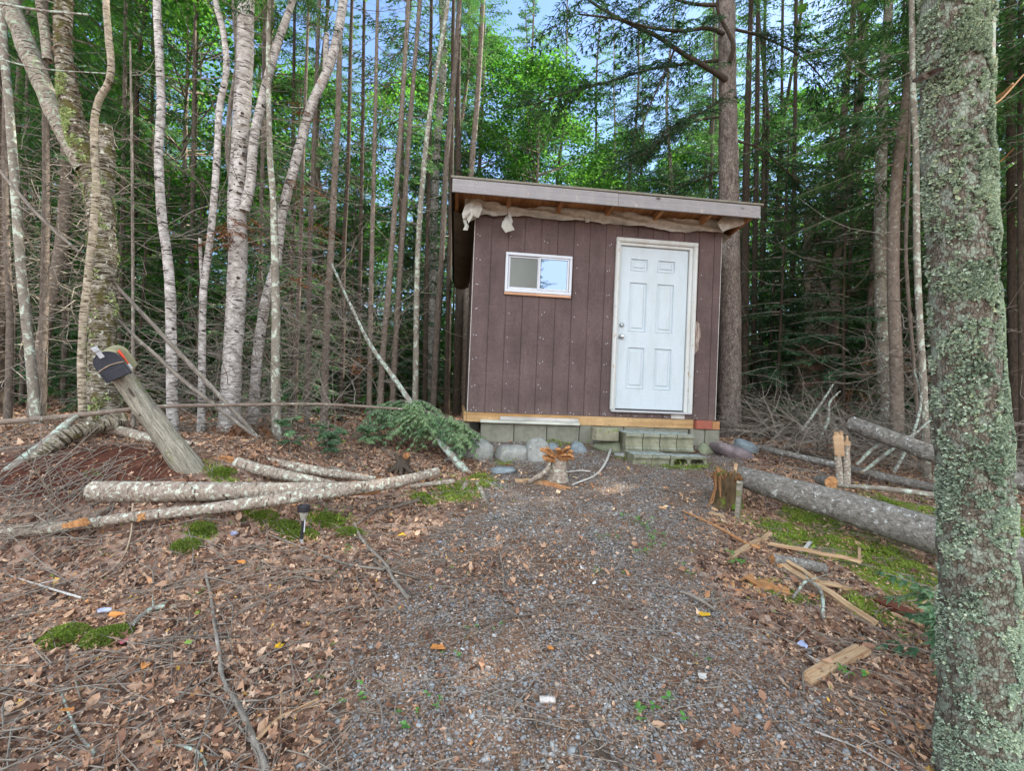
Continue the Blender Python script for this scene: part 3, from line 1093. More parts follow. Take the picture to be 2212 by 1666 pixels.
cx_, cz_, ch_ = [], [], []
for (u, v, h) in ptsu:
    a, b = W(u, v, -.06)
    cx_.append(a)
    cz_.append(b)
    ch_.append(h / 172.0)
nx, nz = 150, 9
xs_ = np.linspace(cx_[0], cx_[-1], nx)
zc = np.interp(xs_, cx_, cz_)
hh = np.interp(xs_, cx_, ch_) + .035 * (vn(xs_ * 9, xs_ * 0, 4.4) - .4)
v = []
for i in range(nx):
    for j in range(nz):
        t = j / (nz - 1) * 2 - 1
        z = zc[i] + t * hh[i] + .012 * (vn(np.array(xs_[i] * 30), np.array(t * 2.0), 1.7) - .5)
        y = -.02 - .045 * math.cos(t * 1.3) - .03 * float(vn(np.array(xs_[i] * 14), np.array(t * 3.0), 6.2)) + .02 * math.sin(xs_[i] * 7 + t * 4)
        v.append((xs_[i], y, z))
f = [[i * nz + j, (i + 1) * nz + j, (i + 1) * nz + j + 1, i * nz + j + 1] for i in range(nx - 1) for j in range(nz - 1)]
mb = MB()
mb.add(v, f)
# hanging scraps
for (pl, y0) in (([(1095, 440), (1098, 458), (1085, 480), (1083, 490), (1092, 502), (1112, 496), (1106, 484), (1108, 478), (1100, 458)], -.14),
                 ([(1020, 434), (1005, 442), (998, 462), (1000, 474), (1008, 468), (1012, 482), (1022, 466), (1034, 470), (1042, 450), (1040, 436)], -.2),
                 ([(1000, 474), (1004, 490), (1000, 497), (1010, 498), (1013, 488), (1008, 480), (1008, 472)], -.16),
                 ([(1560, 470), (1548, 482), (1562, 500), (1578, 494), (1600, 488), (1622, 474), (1634, 464), (1590, 462)], -.2),
                 ([(1264, 470), (1265, 480), (1273, 480), (1276, 470)], -.09), ([(1196, 464), (1200, 474), (1204, 466)], -.1)):
    q = [W(u, v_, y0) for (u, v_) in pl]
    cen = (sum(a for a, _ in q) / len(q), sum(b for _, b in q) / len(q))
    vv = [(a, y0 + RS.uniform(-.015, .015), b) for a, b in q]
    mid = [((a + cen[0]) / 2, y0 + RS.uniform(-.03, .012), (b + cen[1]) / 2) for a, b in q]
    n_ = len(q)
    allv = vv + mid + [(cen[0], y0 - .03, cen[1])]
    ff = [[i, (i + 1) % n_, n_ + (i + 1) % n_, n_ + i] for i in range(n_)] + [[n_ + i, n_ + (i + 1) % n_, 2 * n_] for i in range(n_)]
    mb.add(allv, ff)
sb('plastic_sheet', mb, MT['sheet'], shed, smooth=True)


# ------------------------------------------------------------------ foundation and steps
def cblock(name, label, x0, x1, y0, y1, z0, z1, mat='block_plain', cat='concrete block', group='concrete blocks under the shed', rz_=0.0, cores=None, shoulder=False):
    """hollow concrete block in shed axes (x along the wall, y into it)"""
    L, D, H = x1 - x0, y1 - y0, z1 - z0
    c = S2W((x0 + x1) / 2, (y0 + y1) / 2, z0)
    t = MB()
    if cores is None:
        n = 6
        if shoulder:
            pr = [(0, .0), (.004, .0), (.03, -.004), (.034, .004), (.05, .006), (.07, .014), (.10, .018), (.125, .016), (.15, .010), (.158, .0), (.185, -.003), (H, .0)]
            pr = [(min(a, H), b) for a, b in pr]
            pr = [(0, 0), (.028, -.003), (.032, .004), (.05, .010), (.085, .018), (.125, .018), (.148, .010), (.152, -.002), (.17, -.004), (.174, .003), (H - .002, .003), (H, .006)]
            v = []
            for (h, dy) in pr:
                v += [(-L / 2 + .001, -D / 2 + dy, h), (L / 2 - .001, -D / 2 + dy, h)]
            k = len(pr)
            f = [[2 * i, 2 * i + 1, 2 * i + 3, 2 * i + 2] for i in range(k - 1)]
            v += [(-L / 2, D / 2, 0), (L / 2, D / 2, 0), (L / 2, D / 2, H), (-L / 2, D / 2, H)]
            b_ = 2 * k
            f.append([2 * k - 2, 2 * k - 1, b_ + 2, b_ + 3])
            f.append([b_, b_ + 3, b_ + 2, b_ + 1])
            f.append([0, b_, b_ + 1, 1])
            f.append([b_ + 3, b_] + [2 * i for i in range(k)])
            f.append([b_ + 1, b_ + 2] + [2 * i + 1 for i in range(k - 1, -1, -1)])
            t.add(v, f)
        else:
            box(t, -L / 2, L / 2, -D / 2, D / 2, 0, H, .006)
    else:
        # shell with open cores on the front face
        t_ = .032
        ww = (L - 3 * t_) / 2
        box(t, -L / 2, L / 2, -D / 2, D / 2, H - t_, H, .005)
        box(t, -L / 2, L / 2, -D / 2, D / 2, 0, t_, .005)
        for xx in (-L / 2, -t_ / 2, L / 2 - t_):
            box(t, xx + .0015, xx + t_ - .0015, -D / 2 + .002, D / 2 - .002, t_, H - t_, .001)
        for xc in (-(ww + t_) / 2, (ww + t_) / 2):     # rounded corners of the cores
            for sx in (-1, 1):
                for sz in (0, 1):
                    xe, ze = xc + sx * ww / 2, (H - t_ if sz else t_)
                    dz = -.03 if sz else .03
                    y0_, y1_ = -D / 2 + .004, D / 2 - .004
                    t.add([(xe, y0_, ze), (xe - sx * .03, y0_, ze), (xe - sx * .009, y0_, ze + dz * .3), (xe, y0_, ze + dz),
                           (xe, y1_, ze), (xe - sx * .03, y1_, ze), (xe - sx * .009, y1_, ze + dz * .3), (xe, y1_, ze + dz)],
                          [[0, 1, 2, 3], [1, 5, 6, 2], [2, 6, 7, 3], [4, 7, 6, 5]])
        box(t, -L / 2 + .01, L / 2 - .01, D / 2 - .03, D / 2 - .02, .01, H - .01, 0)
    o = t.build(name, MT[mat])
    o.location = tuple(c)
    o.rotation_euler = (0, 0, STH + rz_)
    if label:
        tag(o, label, cat, group)
    return o


names = ['flat grey concrete block face below the left end of the loose boards', 'second grey concrete block from the left in the row below the boards', 'third grey concrete block in the row, ending under the right end of the boards',
         'grey concrete block under the beam, just behind the pale mossy wall block']
xb = .165
for k in range(4):
    x1_ = xb + (.405 if k < 3 else .36)
    cblock('concrete_block', names[k], xb + .004, x1_ - .004, .0, .19, .80, 1.045)
    xb = x1_
cblock('concrete_block', 'grey concrete block under the beam hidden partly by the steps', 1.55, 1.94, .0, .19, .8, 1.045)
cblock('concrete_block', 'grey concrete block under the beam behind the middle of the steps', 1.95, 2.34, .0, .19, .8, 1.045)
cblock('concrete_block', 'grey concrete block under the beam just right of the steps', 2.35, 2.80, .02, .21, .82, 1.045)
cblock('concrete_block', 'narrow upright concrete block left of the corner block, below the brick', 2.815, 3.0, -.02, .37, .83, 1.052)
cblock('concrete_block', 'outermost upright concrete block at the right corner under the shed', 3.01, 3.2, -.02, .37, .78, 1.052)
cblock('concrete_block', 'concrete block half hidden by the fallen spruce at the left corner of the shed', -.30, -.08, .12, .5, .80, 1.04, rz_=R(14))
cblock('concrete_block', 'thin upright slab standing next to the open gap under the left corner', -.06, -.0, .08, .46, .8, 1.04, rz_=R(10))
for q, (yy, s) in enumerate(((.9, 'middle'), (1.9, 'rear'))):
    cblock('concrete_block', 'concrete block carrying the %s of the left side of the shed' % s, .0, .19, yy, yy + .39, .8, 1.045)
    cblock('concrete_block', 'concrete block carrying the %s of the right side of the shed' % s, 2.95, 3.14, yy, yy + .39, .8, 1.045)
o = MB()
box(o, -.105, .105, -.05, .05, 0, .11, .004)
o = o.build('brick', MT['brick'])
o.location = tuple(S2W(2.975, .0, 1.054))
o.rotation_euler = (0, 0, STH)
tag(o, 'red brick lying on the blocks at the right corner of the shed', 'brick')
o = MB()
box(o, -.05, .05, -.04, .06, 0, .105, .004)
o = o.build('wood_offcut', MT['raw'])
o.location = tuple(S2W(3.137, .0, 1.054))
o.rotation_euler = (0, 0, STH)
tag(o, 'small brown block of wood standing right of the red brick', 'wood block')
for (lab, m__, xa, xb_, y0, y1, z0, z1) in (('longer greenish loose board lying on top of the concrete blocks', 'lumber_green', .155, 1.37, -.035, .0, 1.047, 1.083),
                                            ('shorter grey knotty board lying on the longer loose board against the beam', 'lumber_grey', .39, 1.355, -.03, .0, 1.085, 1.128)):
    c = S2W((xa + xb_) / 2, (y0 + y1) / 2, z0)
    t = MB()
    box(t, -(xb_ - xa) / 2, (xb_ - xa) / 2, -(y1 - y0) / 2 - .02, (y1 - y0) / 2, 0, z1 - z0, .005)
    o = t.build('loose_board', MT[m__])
    o.location = tuple(c)
    o.rotation_euler = (0, 0, STH)
    tag(o, lab, 'board')

# steps: upper row of four, lower row of three
p0 = P(1353, 950, 5.27)
ux = (p0[0] - SX) * _cs + (p0[1] - SY) * _sn
uy = -(p0[0] - SX) * _sn + (p0[1] - SY) * _cs
order = ['leftmost', 'second', 'third', 'rightmost']
for k in range(4):
    cblock('step_block', 'mossy concrete block, %s in the upper row of the shed steps' % order[k], ux + .199 * k, ux + .199 * k + .192, uy + RS.uniform(-.006, .006), uy + .39, .835, 1.028,
           'block', 'concrete block', 'concrete blocks forming the steps', RS.uniform(-.015, .015), shoulder=True)
# open cores on the left side of the first block
t = MB()
for yy in (.05, .20):
    box(t, -.001, .001, yy, yy + .12, .035, .155, 0)
l0 = P(1369, 1000, 4.98)
lx = (l0[0] - SX) * _cs + (l0[1] - SY) * _sn
ly = -(l0[0] - SX) * _sn + (l0[1] - SY) * _cs
for k in range(2):
    cblock('step_block', 'mossy concrete block, %s in the lower row of the shed steps' % ['leftmost', 'middle one'][k], lx + .2 * k, lx + .2 * k + .196, ly, ly + .3, .64, .832,
           'block', 'concrete block', 'concrete blocks forming the steps', shoulder=True)
cblock('step_block', 'hollow concrete block with two open cores facing out at the right of the lower step', lx + .402, lx + .80, ly - .01, ly + .18, .62, .825, 'block', 'concrete block', 'concrete blocks forming the steps', cores=1)
for k in range(3):
    cblock('step_block', 'concrete block buried under the upper row of the steps, number %s of the base' % ['one', 'two', 'three'][k], ux + .27 * k + .01, ux + .27 * k + .26, uy + .03, uy + .36, .62, .832, 'block', 'concrete block', 'concrete blocks forming the steps') if False else None
t = MB()
box(t, ux + .005, ux + .78, uy + .03, uy + .38, .60, .833, .01)
o = MB()
box(o, -.39, .39, -.17, .17, 0, .2, .02, jit=.01)
o = o.build('step_footing', MT['block_plain'])
o.location = tuple(S2W(ux + .39, uy + .22, .634))
o.rotation_euler = (0, 0, STH)
tag(o, 'concrete footing packed under the upper row of the step blocks', 'footing')


# ------------------------------------------------------------------ rocks
def rock_mesh(mb, c, a, b, h, rot=0.0, seed=0.0, tilt=0.0, sub=3, rough=.22):
    bm = bmesh.new()
    bmesh.ops.create_icosphere(bm, subdivisions=sub, radius=1)
    v = np.array([q.co[:] for q in bm.verts])
    f = np.array([[q.index for q in ff.verts] for ff in bm.faces])
    bm.free()
    n = vn3(v * 1.3 + seed * 3.7) - .5
    n2 = vn3(v * 3.3 + seed * 9.1) - .5
    v = v * (1 + rough * 2.6 * n + rough * 1.1 * n2)[:, None]
    for q_ in range(4):      # a few worn flat faces
        fd = norm(np.array([math.sin(seed * 5 + q_ * 2.1), math.cos(seed * 3 + q_ * 1.7) - .6, math.sin(seed * 7 + q_ * 2.9) * .8]))
        dd_ = v @ fd
        v = v - np.maximum(0, dd_ - .74)[:, None] * .85 * fd
    v = np.sign(v) * np.abs(v) ** .85
    v = v * np.array([a, b, h])
    ct, st = math.cos(tilt), math.sin(tilt)
    v = v @ np.array([[ct, 0, st], [0, 1, 0], [-st, 0, ct]])
    cr_, sr = math.cos(rot), math.sin(rot)
    v = v @ np.array([[cr_, sr, 0], [-sr, cr_, 0], [0, 0, 1]])
    mb.add(v + c, f)


ROCKS = [(1028, 975, 64, 44, 0, 'rock_grey', 'large rounded grey rock leftmost in the row below the shed wall', 0),
         (1105, 983, 64, 32, 0, 'rock_grey', 'smooth oval grey rock between the leftmost rock and the tall pale rock', 0),
         (1162, 979, 50, 50, 0, 'rock_pale', 'tall pale grey rock just behind the split stump', 0),
         (1194, 968, 22, 16, 0, 'rock_blue', 'small blue-grey stone tucked right behind the split stump', 0),
         (1248, 970, 32, 24, 0, 'rock_blue', 'blue-grey stone right of the split stump', 0),
         (1090, 1018, 46, 15, 0, 'rock_blue', 'flat slate-coloured stone lying in front of the oval rock', 0),
         (1317, 967, 62, 24, 0, 'rock_green', 'flat greenish stone left of the steps, below the wall block', 0),
         (1350, 985, 38, 11, 0, 'rock_grey', 'thin grey stone wedged at the left foot of the lower step', 0),
         (1513, 952, 22, 18, 0, 'rock_blue', 'small round blue-grey stone right of the upper step', 0),
         (1525, 974, 30, 22, 0, 'rock_green', 'pale mossy stone resting beside the hollow step block', 0),
         (1581, 979, 80, 26, -.4, 'rock_purple', 'long purple-grey rock sloping down right of the steps', 0),
         (1612, 970, 50, 26, -.4, 'rock_blue', 'pale blue-grey rock right of the long purple rock', 0),
         (1280, 949, 26, 12, 0, 'rock_pale', 'small light stone under the left edge of the mossy wall block', 0),
         (985, 992, 30, 12, 0, 'rock_blue', 'grey stone lying left of the row, by the leaning trunk', 0)]
for i, (u, v_, wpx, hpx, tl, mt, lab, _) in enumerate(ROCKS):
    b0 = G(u, v_ + hpx * .36)
    Y = b0[1] + .06
    a, h = wpx / FPX * Y / 2, hpx / FPX * Y / 2
    c = P(u, v_, Y)
    mb = MB()
    rock_mesh(mb, c, a * 1.2, max(a * .85, .05), h * 1.3, RS.uniform(-.2, .2), i * 1.37, tl)
    o = mb.build('rock', MT[mt], loc=tuple(c), smooth=True)
    tag(o, lab, 'rock', 'rocks edging the gravel in front of the shed')
c = P(1304, 937, 5.45)
mb = MB()
a = np.linspace(0, 2 * np.pi, 9, endpoint=False)
outl = [(-.14, -.06), (-.10, -.11), (.12, -.12), (.15, -.10), (.15, .1), (-.14, .1)]
n_ = len(outl)
vv = [(x, y, -.068) for x, y in outl] + [(x * .98, y * .98, .062) for x, y in outl] + [(x * .93, y * .93, .072) for x, y in outl]
mb.add(np.array(vv) + c, [[i, (i + 1) % n_, n_ + (i + 1) % n_, n_ + i] for i in range(n_)] + [[n_ + i, n_ + (i + 1) % n_, 2 * n_ + (i + 1) % n_, 2 * n_ + i] for i in range(n_)] + [[2 * n_ + i for i in range(n_)], [n_ - 1 - i for i in range(n_)]])
tag(mb.build('retaining_wall_block', MT['paver'], loc=tuple(c)), 'pale mossy retaining wall block standing left of the shed steps', 'block')


# ------------------------------------------------------------------ foliage generators
def tris_twigs(base, direc, length, width, up, rnd):
    """narrow three-point leaves: base (n,3), direc (n,3), returns verts and faces"""
    n = len(base)
    side = np.cross(direc, up)
    side /= np.linalg.norm(side, axis=1)[:, None] + 1e-9
    a = base - side * (width / 2)[:, None] + direc * (length * .25)[:, None]
    b = base + side * (width / 2)[:, None] + direc * (length * .25)[:, None]
    t = base + direc * length[:, None]
    v = np.stack([base, a, t, b], 1).reshape(-1, 3)
    f = np.arange(n)[:, None] * 4 + np.array([0, 1, 2, 3])
    return v, f, np.repeat(rnd, 4)




def spruce_branch(mbf, mbw, p0, az, L, rise=.1, droop=.35, rnd0=.5, dens=1.0, wood_r=.012, wmul=1.0, tw=.20, nsub=3):
    """one live bough: curved axis with side twigs of needle sprays"""
    n = max(6, int(L / .07 * dens))
    s = np.linspace(0.0, 1, n)
    dirh = np.array([math.cos(az), math.sin(az), 0])
    z = rise * s * L - droop * L * s ** 1.8 + .10 * L * s ** 4
    ax = p0 + np.outer(s * L * .96, dirh) + np.outer(z, [0, 0, 1])
    if mbw is not None:
        k = min(5, n)
        ii = np.linspace(0, n - 1, k).astype(int)
        tube(mbw, ax[ii], np.linspace(wood_r, .003, k), 3, smooth_path=False, rnd=.4)
    tan = norm(np.gradient(ax, axis=0))
    sel = s > .12
    ax, tan, ss = ax[sel], tan[sel], s[sel]
    B, D, Ln, Wd, Rn = [], [], [], [], []
    for sgn in (-1, 1):
        sidev = norm(np.cross(tan, [0, 0, 1.0])) * sgn
        tl = (tw * (1.3 * (1 - ss) + .25) * (L ** .5)) * RS.uniform(.6, 1.2, len(ss))
        td = norm(tan * .75 + sidev * .8 + np.stack([0 * ss, 0 * ss, -RS.uniform(.05, .6, len(ss))], -1) + RS.normal(0, .12, (len(ss), 3)))
        for q in range(nsub):
            off = q / nsub
            b_ = ax + td * (tl * off)[:, None]
            for e in (-1, 1):
                d2 = norm(td + np.cross(td, [0, 0, 1.0]) * .55 * e + RS.normal(0, .18, td.shape) + np.array([0, 0, -.12]))
                B.append(b_)
                D.append(d2)
                Ln.append(np.maximum(.05, tl * .55) * RS.uniform(.7, 1.2, len(ss)))
                Wd.append(np.full(len(ss), .016 * wmul) * RS.uniform(.7, 1.5, len(ss)))
                Rn.append(np.clip(rnd0 + RS.normal(0, .16, len(ss)) + .2 * off, 0, 1))
    B, D = np.concatenate(B), np.concatenate(D)
    v, f, r_ = tris_twigs(B, D, np.concatenate(Ln), np.concatenate(Wd), np.array([0, 0, 1.0]) + RS.normal(0, .3, B.shape), np.concatenate(Rn))
    mbf.add(v, f, 0, None, r_)


def leaf_cluster(mb, cen, rad, n, size, rnd0=.5, flat=.6):
    c = cen + RS.normal(0, 1, (n, 3)) * rad * np.array([1, 1, flat]) * .55
    nrm = norm(RS.normal(0, .55, (n, 3)) + np.array([0, 0, 1.0]))
    a = norm(np.cross(nrm, RS.normal(0, 1, (n, 3))))
    b = np.cross(nrm, a)
    s = size * RS.uniform(.6, 1.25, n)[:, None]
    v = np.stack([c - a * s * .5, c - b * s * .42 + nrm * s * .12 - a * s * .08, c + a * s * .6, c + b * s * .42 + nrm * s * .12 - a * s * .08], 1).reshape(-1, 3)
    f = (np.arange(n)[:, None, None] * 4 + np.array([[0, 1, 2], [0, 2, 3]])).reshape(-1, 3)
    mb.add(v, f, 0, None, np.repeat(np.clip(rnd0 + RS.normal(0, .22, n), 0, 1), 4))


def dead_twigs(mb, path, rad, n, lmin=.35, lmax=1.1, z0=None, z1=None, r0=.0055, up=.1, curl=.5, fork=.5, seed=None):
    """bare curved side branches along a trunk path"""
    path = np.asarray(path)
    d = np.r_[0, np.cumsum(np.linalg.norm(np.diff(path, axis=0), axis=1))]
    for _ in range(n):
        for _try in range(8):
            s = RS.uniform(0.05, .98) * d[-1]
            p = np.array([np.interp(s, d, path[:, i]) for i in range(3)])
            if (z0 is None or p[2] > z0) and (z1 is None or p[2] < z1):
                break
        az = RS.uniform(0, 2 * np.pi)
        L = RS.uniform(lmin, lmax)
        k = 5
        t = np.linspace(0, 1, k)
        up_ = RS.normal(up, .25)
        cv = RS.normal(curl, .35)
        azs = az + RS.normal(0, .35) * t
        pts = p + np.stack([np.cos(azs) * t * L, np.sin(azs) * t * L, L * (up_ * t - .45 * t + cv * t ** 2.2)], -1)
        rr = np.linspace(r0 * RS.uniform(.7, 1.3), .0016, k)
        tube(mb, pts, rr, 3, smooth_path=False, rnd=RS.rand())
        for _f in range(RS.poisson(fork * 3)):
            q = RS.uniform(.3, .95)
            b_ = np.array([np.interp(q, t, pts[:, i]) for i in range(3)])
            dd = norm(np.gradient(pts, axis=0)[int(q * (k - 1))] + RS.normal(0, .13, 3) * L)
            l2 = L * RS.uniform(.15, .4)
            e = b_ + dd * l2
            m2 = (b_ + e) / 2 + RS.normal(0, .02, 3)
            tube(mb, [b_, m2, e], [r0 * .5, r0 * .4, .0012], 3, smooth_path=False, rnd=RS.rand())


# ------------------------------------------------------------------ prototypes of forest trees
def spruce_proto(H, zc, Rr, seed, mat='needles', bark_='brown', dens=1.0, dead=7, r0=None, nw=4, wm=1.0):
    global RS
    keep = RS
    RS = np.random.RandomState(seed)
    root = thing('spruce_tree', None, None)
    tr = MB()
    r0 = r0 or H * .0058
    zs = np.linspace(-.15, H, 12)
    path = np.stack([.012 * H * (vn(zs * .35, zs * 0, seed) - .5) * 3, .012 * H * (vn(zs * .35, zs * 0 + 5, seed) - .5) * 3, zs], -1)
    tube(tr, path, np.linspace(r0, .012, 12), 8, .35, .06, 9, flare=.35, seed=seed)
    tr.build('trunk', MT[bark_], root, smooth=True)
    fo, wd = MB(), MB()
    z = zc
    while z < H - .15:
        q = (z - zc) / (H - zc)
        Lb = Rr * (1 - q) ** .75 * (1.0 if q > .12 else .75 + 2 * q)
        for _ in range(nw):
            if RS.rand() < .12:
                continue
            az = RS.uniform(0, 2 * np.pi)
            L = max(.22, Lb * RS.uniform(.65, 1.15))
            c = np.array([np.interp(z, zs, path[:, 0]), np.interp(z, zs, path[:, 1]), z + RS.uniform(-.08, .08)])
            spruce_branch(fo, wd, c, az, L, .25 * q + .02, .38 * (1 - q) + .05, RS.uniform(.25, .7), dens, .012, wm)
        z += .26 * RS.uniform(.8, 1.3)
    fo.build('crown', MT[mat], root)
    dead_twigs(wd, path[:8], r0, dead, .4, 1.3, .4, zc + .8, .007)
    tag(wd.build('branches', MT['twig'], root), kind='stuff')
    return root


def leafy_proto(H, zc, Rr, seed, ncl=170, per=130, size=.085, bark_='fir'):
    global RS
    keep = RS
    RS = np.random.RandomState(seed)
    root = thing('maple_tree', None, None)
    tr = MB()
    zs = np.linspace(-.15, H * .92, 10)
    path = np.stack([.3 * (vn(zs * .3, zs * 0, seed) - .5), .3 * (vn(zs * .3, zs * 0 + 5, seed) - .5), zs], -1)
    tube(tr, path, np.linspace(.085, .012, 10), 8, .35, .05, 9, flare=.3, seed=seed)
    fo = MB()
    for k in range(ncl):
        q = RS.rand() ** .8
        z = zc + (H - zc) * q
        rr = Rr * math.sin(math.pi * min(1, .18 + .82 * q)) ** .6 * RS.uniform(.25, 1) ** .6
        az = RS.uniform(0, 2 * np.pi)
        c = np.array([math.cos(az) * rr, math.sin(az) * rr, z])
        st = np.array([0, 0, z - rr * .55])
        if k % 3 == 0:
            tube(tr, [st, st * .5 + c * .5 + [0, 0, -.05], c], [.022, .012, .004], 4, smooth_path=False)
        leaf_cluster(fo, c, .42, per, size, RS.uniform(.25, .75), .45)
    tr.build('trunk', MT[bark_], root, smooth=True)
    fo.build('crown', MT['maple'], root)
    RS = keep
    return root


def copy_tree(root):
    r_ = root.copy()
    COL.objects.link(r_)
    for ch in root.children:
        c = ch.copy()
        COL.objects.link(c)
        c.parent = r_
    return r_


def place(root, used, x, y, s=1.0, rz_=0.0, name=None, lean=(0, 0)):
    o = root if not used else copy_tree(root)
    o.location = (x, y, float(ground_z(np.array(x), np.array(y))) - .02)
    o.rotation_euler = (lean[0], lean[1], rz_)
    o.scale = (s, s, s)
    if name:
        o.name = name
    return o


protos = [spruce_proto(12.5, 2.6, 1.8, 101, nw=4, wm=1.15), spruce_proto(14, 4.0, 2.0, 102, nw=4, wm=1.15), spruce_proto(11, 1.4, 1.7, 103, bark_='dark', nw=4, wm=1.15),
          spruce_proto(13, 3.2, 1.7, 104, 'needles', 'fir', nw=4, wm=1.15), spruce_proto(9, .6, 1.6, 105, 'needles_dark', 'dark', nw=4, wm=1.15)]
low = spruce_proto(3.6, .25, 1.05, 106, 'needles', 'brown', dead=0, wm=1.2)
low2 = spruce_proto(5.5, .4, 1.4, 107, 'needles_dark', 'dark', dead=4, nw=5, wm=1.2)
leafy = [leafy_proto(9.5, 3.2, 2.4, 201, 170, 95), leafy_proto(11.5, 4.6, 2.6, 202, 190, 95), leafy_proto(5.0, 1.2, 1.5, 203, 70, 110, .075)]
used = set()
placed = []


def can(x, y, d=.7):
    # keep clear of shed, path and clearing
    lx_ = (x - SX) * _cs + (y - SY) * _sn
    ly_ = -(x - SX) * _sn + (y - SY) * _cs
    if -1.2 < lx_ < 4.2 and -2 < ly_ < 3.6:
        return False
    for (a, b) in placed:
        if (a - x) ** 2 + (b - y) ** 2 < d * d:
            return False
    return True


def put(pr, x, y, s, lab, cat, grp, rz_=None, lean=(0, 0)):
    o = place(pr, pr.name in used, x, y, s, RS.uniform(0, 6.28) if rz_ is None else rz_, lean=lean)
    used.add(pr.name)
    placed.append((x, y))
    tag(o, lab, cat, grp)
    return o


RS = np.random.RandomState(5)
fill = 0
for k in range(2600):
    if fill >= 124:
        break
    y = 7.6 + 27 * RS.rand() ** 1.35
    x = RS.uniform(-1.22 * y - 1.5, 1.22 * y + 1.5)
    if x > 0 and y < 8.6 and x < 5:
        continue
    # thinner in the gap of sky above the right half of the roof
    uu = 1106 + FPX * x / y
    if (1060 < uu < 1400 and y < 12.5) or (300 < uu < 450 and y < 13):
        continue
    if not can(x, y, .75 if y < 12 else 1.2):
        continue
    pr = protos[RS.choice(5, p=[.24, .16, .22, .2, .18])]
    side_ = 'mailbox' if x < -.5 else 'felled log'
    dist = 'close behind the clearing' if y < 13 else 'deep in the woods'
    kind = {protos[0]: 'slim green', protos[1]: 'tall bare-stemmed', protos[2]: 'low-branched dark-stemmed', protos[3]: 'grey-stemmed', protos[4]: 'dark bushy'}[pr]
    lab = '%s spruce standing %s, on the %s side of the shed' % (kind, dist, side_)
    put(pr, x, y, RS.uniform(.8, 1.2), lab, 'tree', lab.replace('spruce', 'spruces'), lean=(RS.normal(0, .02), RS.normal(0, .02)))
    fill += 1
for (u, Y, k, s_, lab) in ((1185, 14.5, 0, 1.1, 'spruce rising behind the roof just right of the shed window'), (1262, 16.5, 2, 1.35, 'spruce with drooping tip in the sky gap above the middle of the roof'), (1340, 13.6, 0, 1.05, 'spruce standing straight behind the shed door, top in the sky gap'),
                       (1435, 12.6, 3, 1.0, 'spruce crossing behind the long pine limb'), (1505, 14.5, 0, 1.2, 'spruce close behind the pine trunk, filling the gap beside it'), (1110, 17, 2, 1.3, 'distant spruce above the hanging plastic at the roof corner')):
    put(protos[k], (u - 1106) / FPX * Y, Y, s_, lab, 'tree', None)
# leafy trees that catch the light
LEAFY = [(370, 9.6, 0, 1.0), (300, 12.5, 1, 1.0), (1140, 12.2, 0, .95), (1010, 15, 1, 1.0), (1290, 15.5, 0, .78), (650, 14, 0, 1.0), (860, 18, 1, 1.05), (1700, 13.5, 1, .8), (1990, 12, 0, .8), (90, 11, 0, .9), (2150, 13, 1, .9), (1420, 19, 1, .72), (1230, 11.3, 2, 1.0), (480, 8.8, 2, 1.0), (1720, 10.5, 2, .8), (1960, 10, 2, .7), (1180, 19, 1, 1.0), (1330, 17, 1, .85), (1265, 22, 1, .95), (1460, 15.5, 0, .9), (1545, 18, 1, 1.0)]
LL = ['bright green leafy tree behind the slim leaning birches on the left', 'leafy tree rising behind the forked mossy birch', 'bright green maple right above the left end of the shed roof', 'leafy tree behind the thin poles left of the shed',
      'leafy tree seen above the middle of the shed roof', 'leafy tree behind the birch that leans to the right', 'tall leafy tree far behind the row of thin trunks', 'leafy tree deep in the woods beyond the broken birch snag',
      'leafy tree glimpsed between the grey stems left of the lichened trunk', 'leafy tree behind the lichened stems at the far left edge', 'leafy tree behind the lichened trunk at the far right', 'distant leafy tree above the right half of the roof',
      'small leafy sapling peeking over the shed roof', 'small leafy sapling behind the white birch clump', 'small leafy sapling low behind the pine at the shed corner', 'small leafy sapling low behind the lichened trunk', 'far leafy tree rising straight behind the shed', 'leafy tree in the sky gap between the roof and the long pine limb', 'farther pale leafy crown low in the sky gap over the roof', 'leafy tree just beyond the pine trunk, above the right end of the roof', 'tall leafy tree half hidden by the pine trunk']
for (u, Y, k, s), lab in zip(LEAFY, LL):
    x = (u - 1106) / FPX * Y
    put(leafy[k], x, Y, s, lab, 'tree', None)
# understory
n_low = 0
for k in range(2000):
    if n_low >= 165:
        break
    y = 6.9 + 15 * RS.rand() ** 1.3
    x = RS.uniform(-1.2 * y - 1, 1.2 * y + 1)
    if abs(x - .9) < 2.6 and y < 10.5:
        continue
    if not can(x, y, .5):
        continue
    pr = low if RS.rand() < .45 else low2
    lab = ('waist-high bright spruce sapling' if pr is low else 'young dark spruce') + (' in the undergrowth on the mailbox side of the shed' if x < 0 else ' in the undergrowth on the felled log side of the shed')
    put(pr, x, y, RS.uniform(.6, 1.25), lab, 'tree', lab.replace('sapling', 'saplings').replace('young dark spruce', 'young dark spruces'))
    n_low += 1
for k in range(400):
    if k > 34:
        break
    y = 8.0 + 12 * RS.rand()
    x = RS.uniform(-1.15 * y, 1.15 * y)
    if abs(x - .9) < 2.8 and y < 11 or not can(x, y, .4):
        continue
    lab = 'slight leafy sapling under the taller trees on the %s side of the shed' % ('mailbox' if x < 0 else 'felled log')
    put(leafy[2], x, y, RS.uniform(.45, .95), lab, 'tree', lab.replace('sapling', 'saplings'))
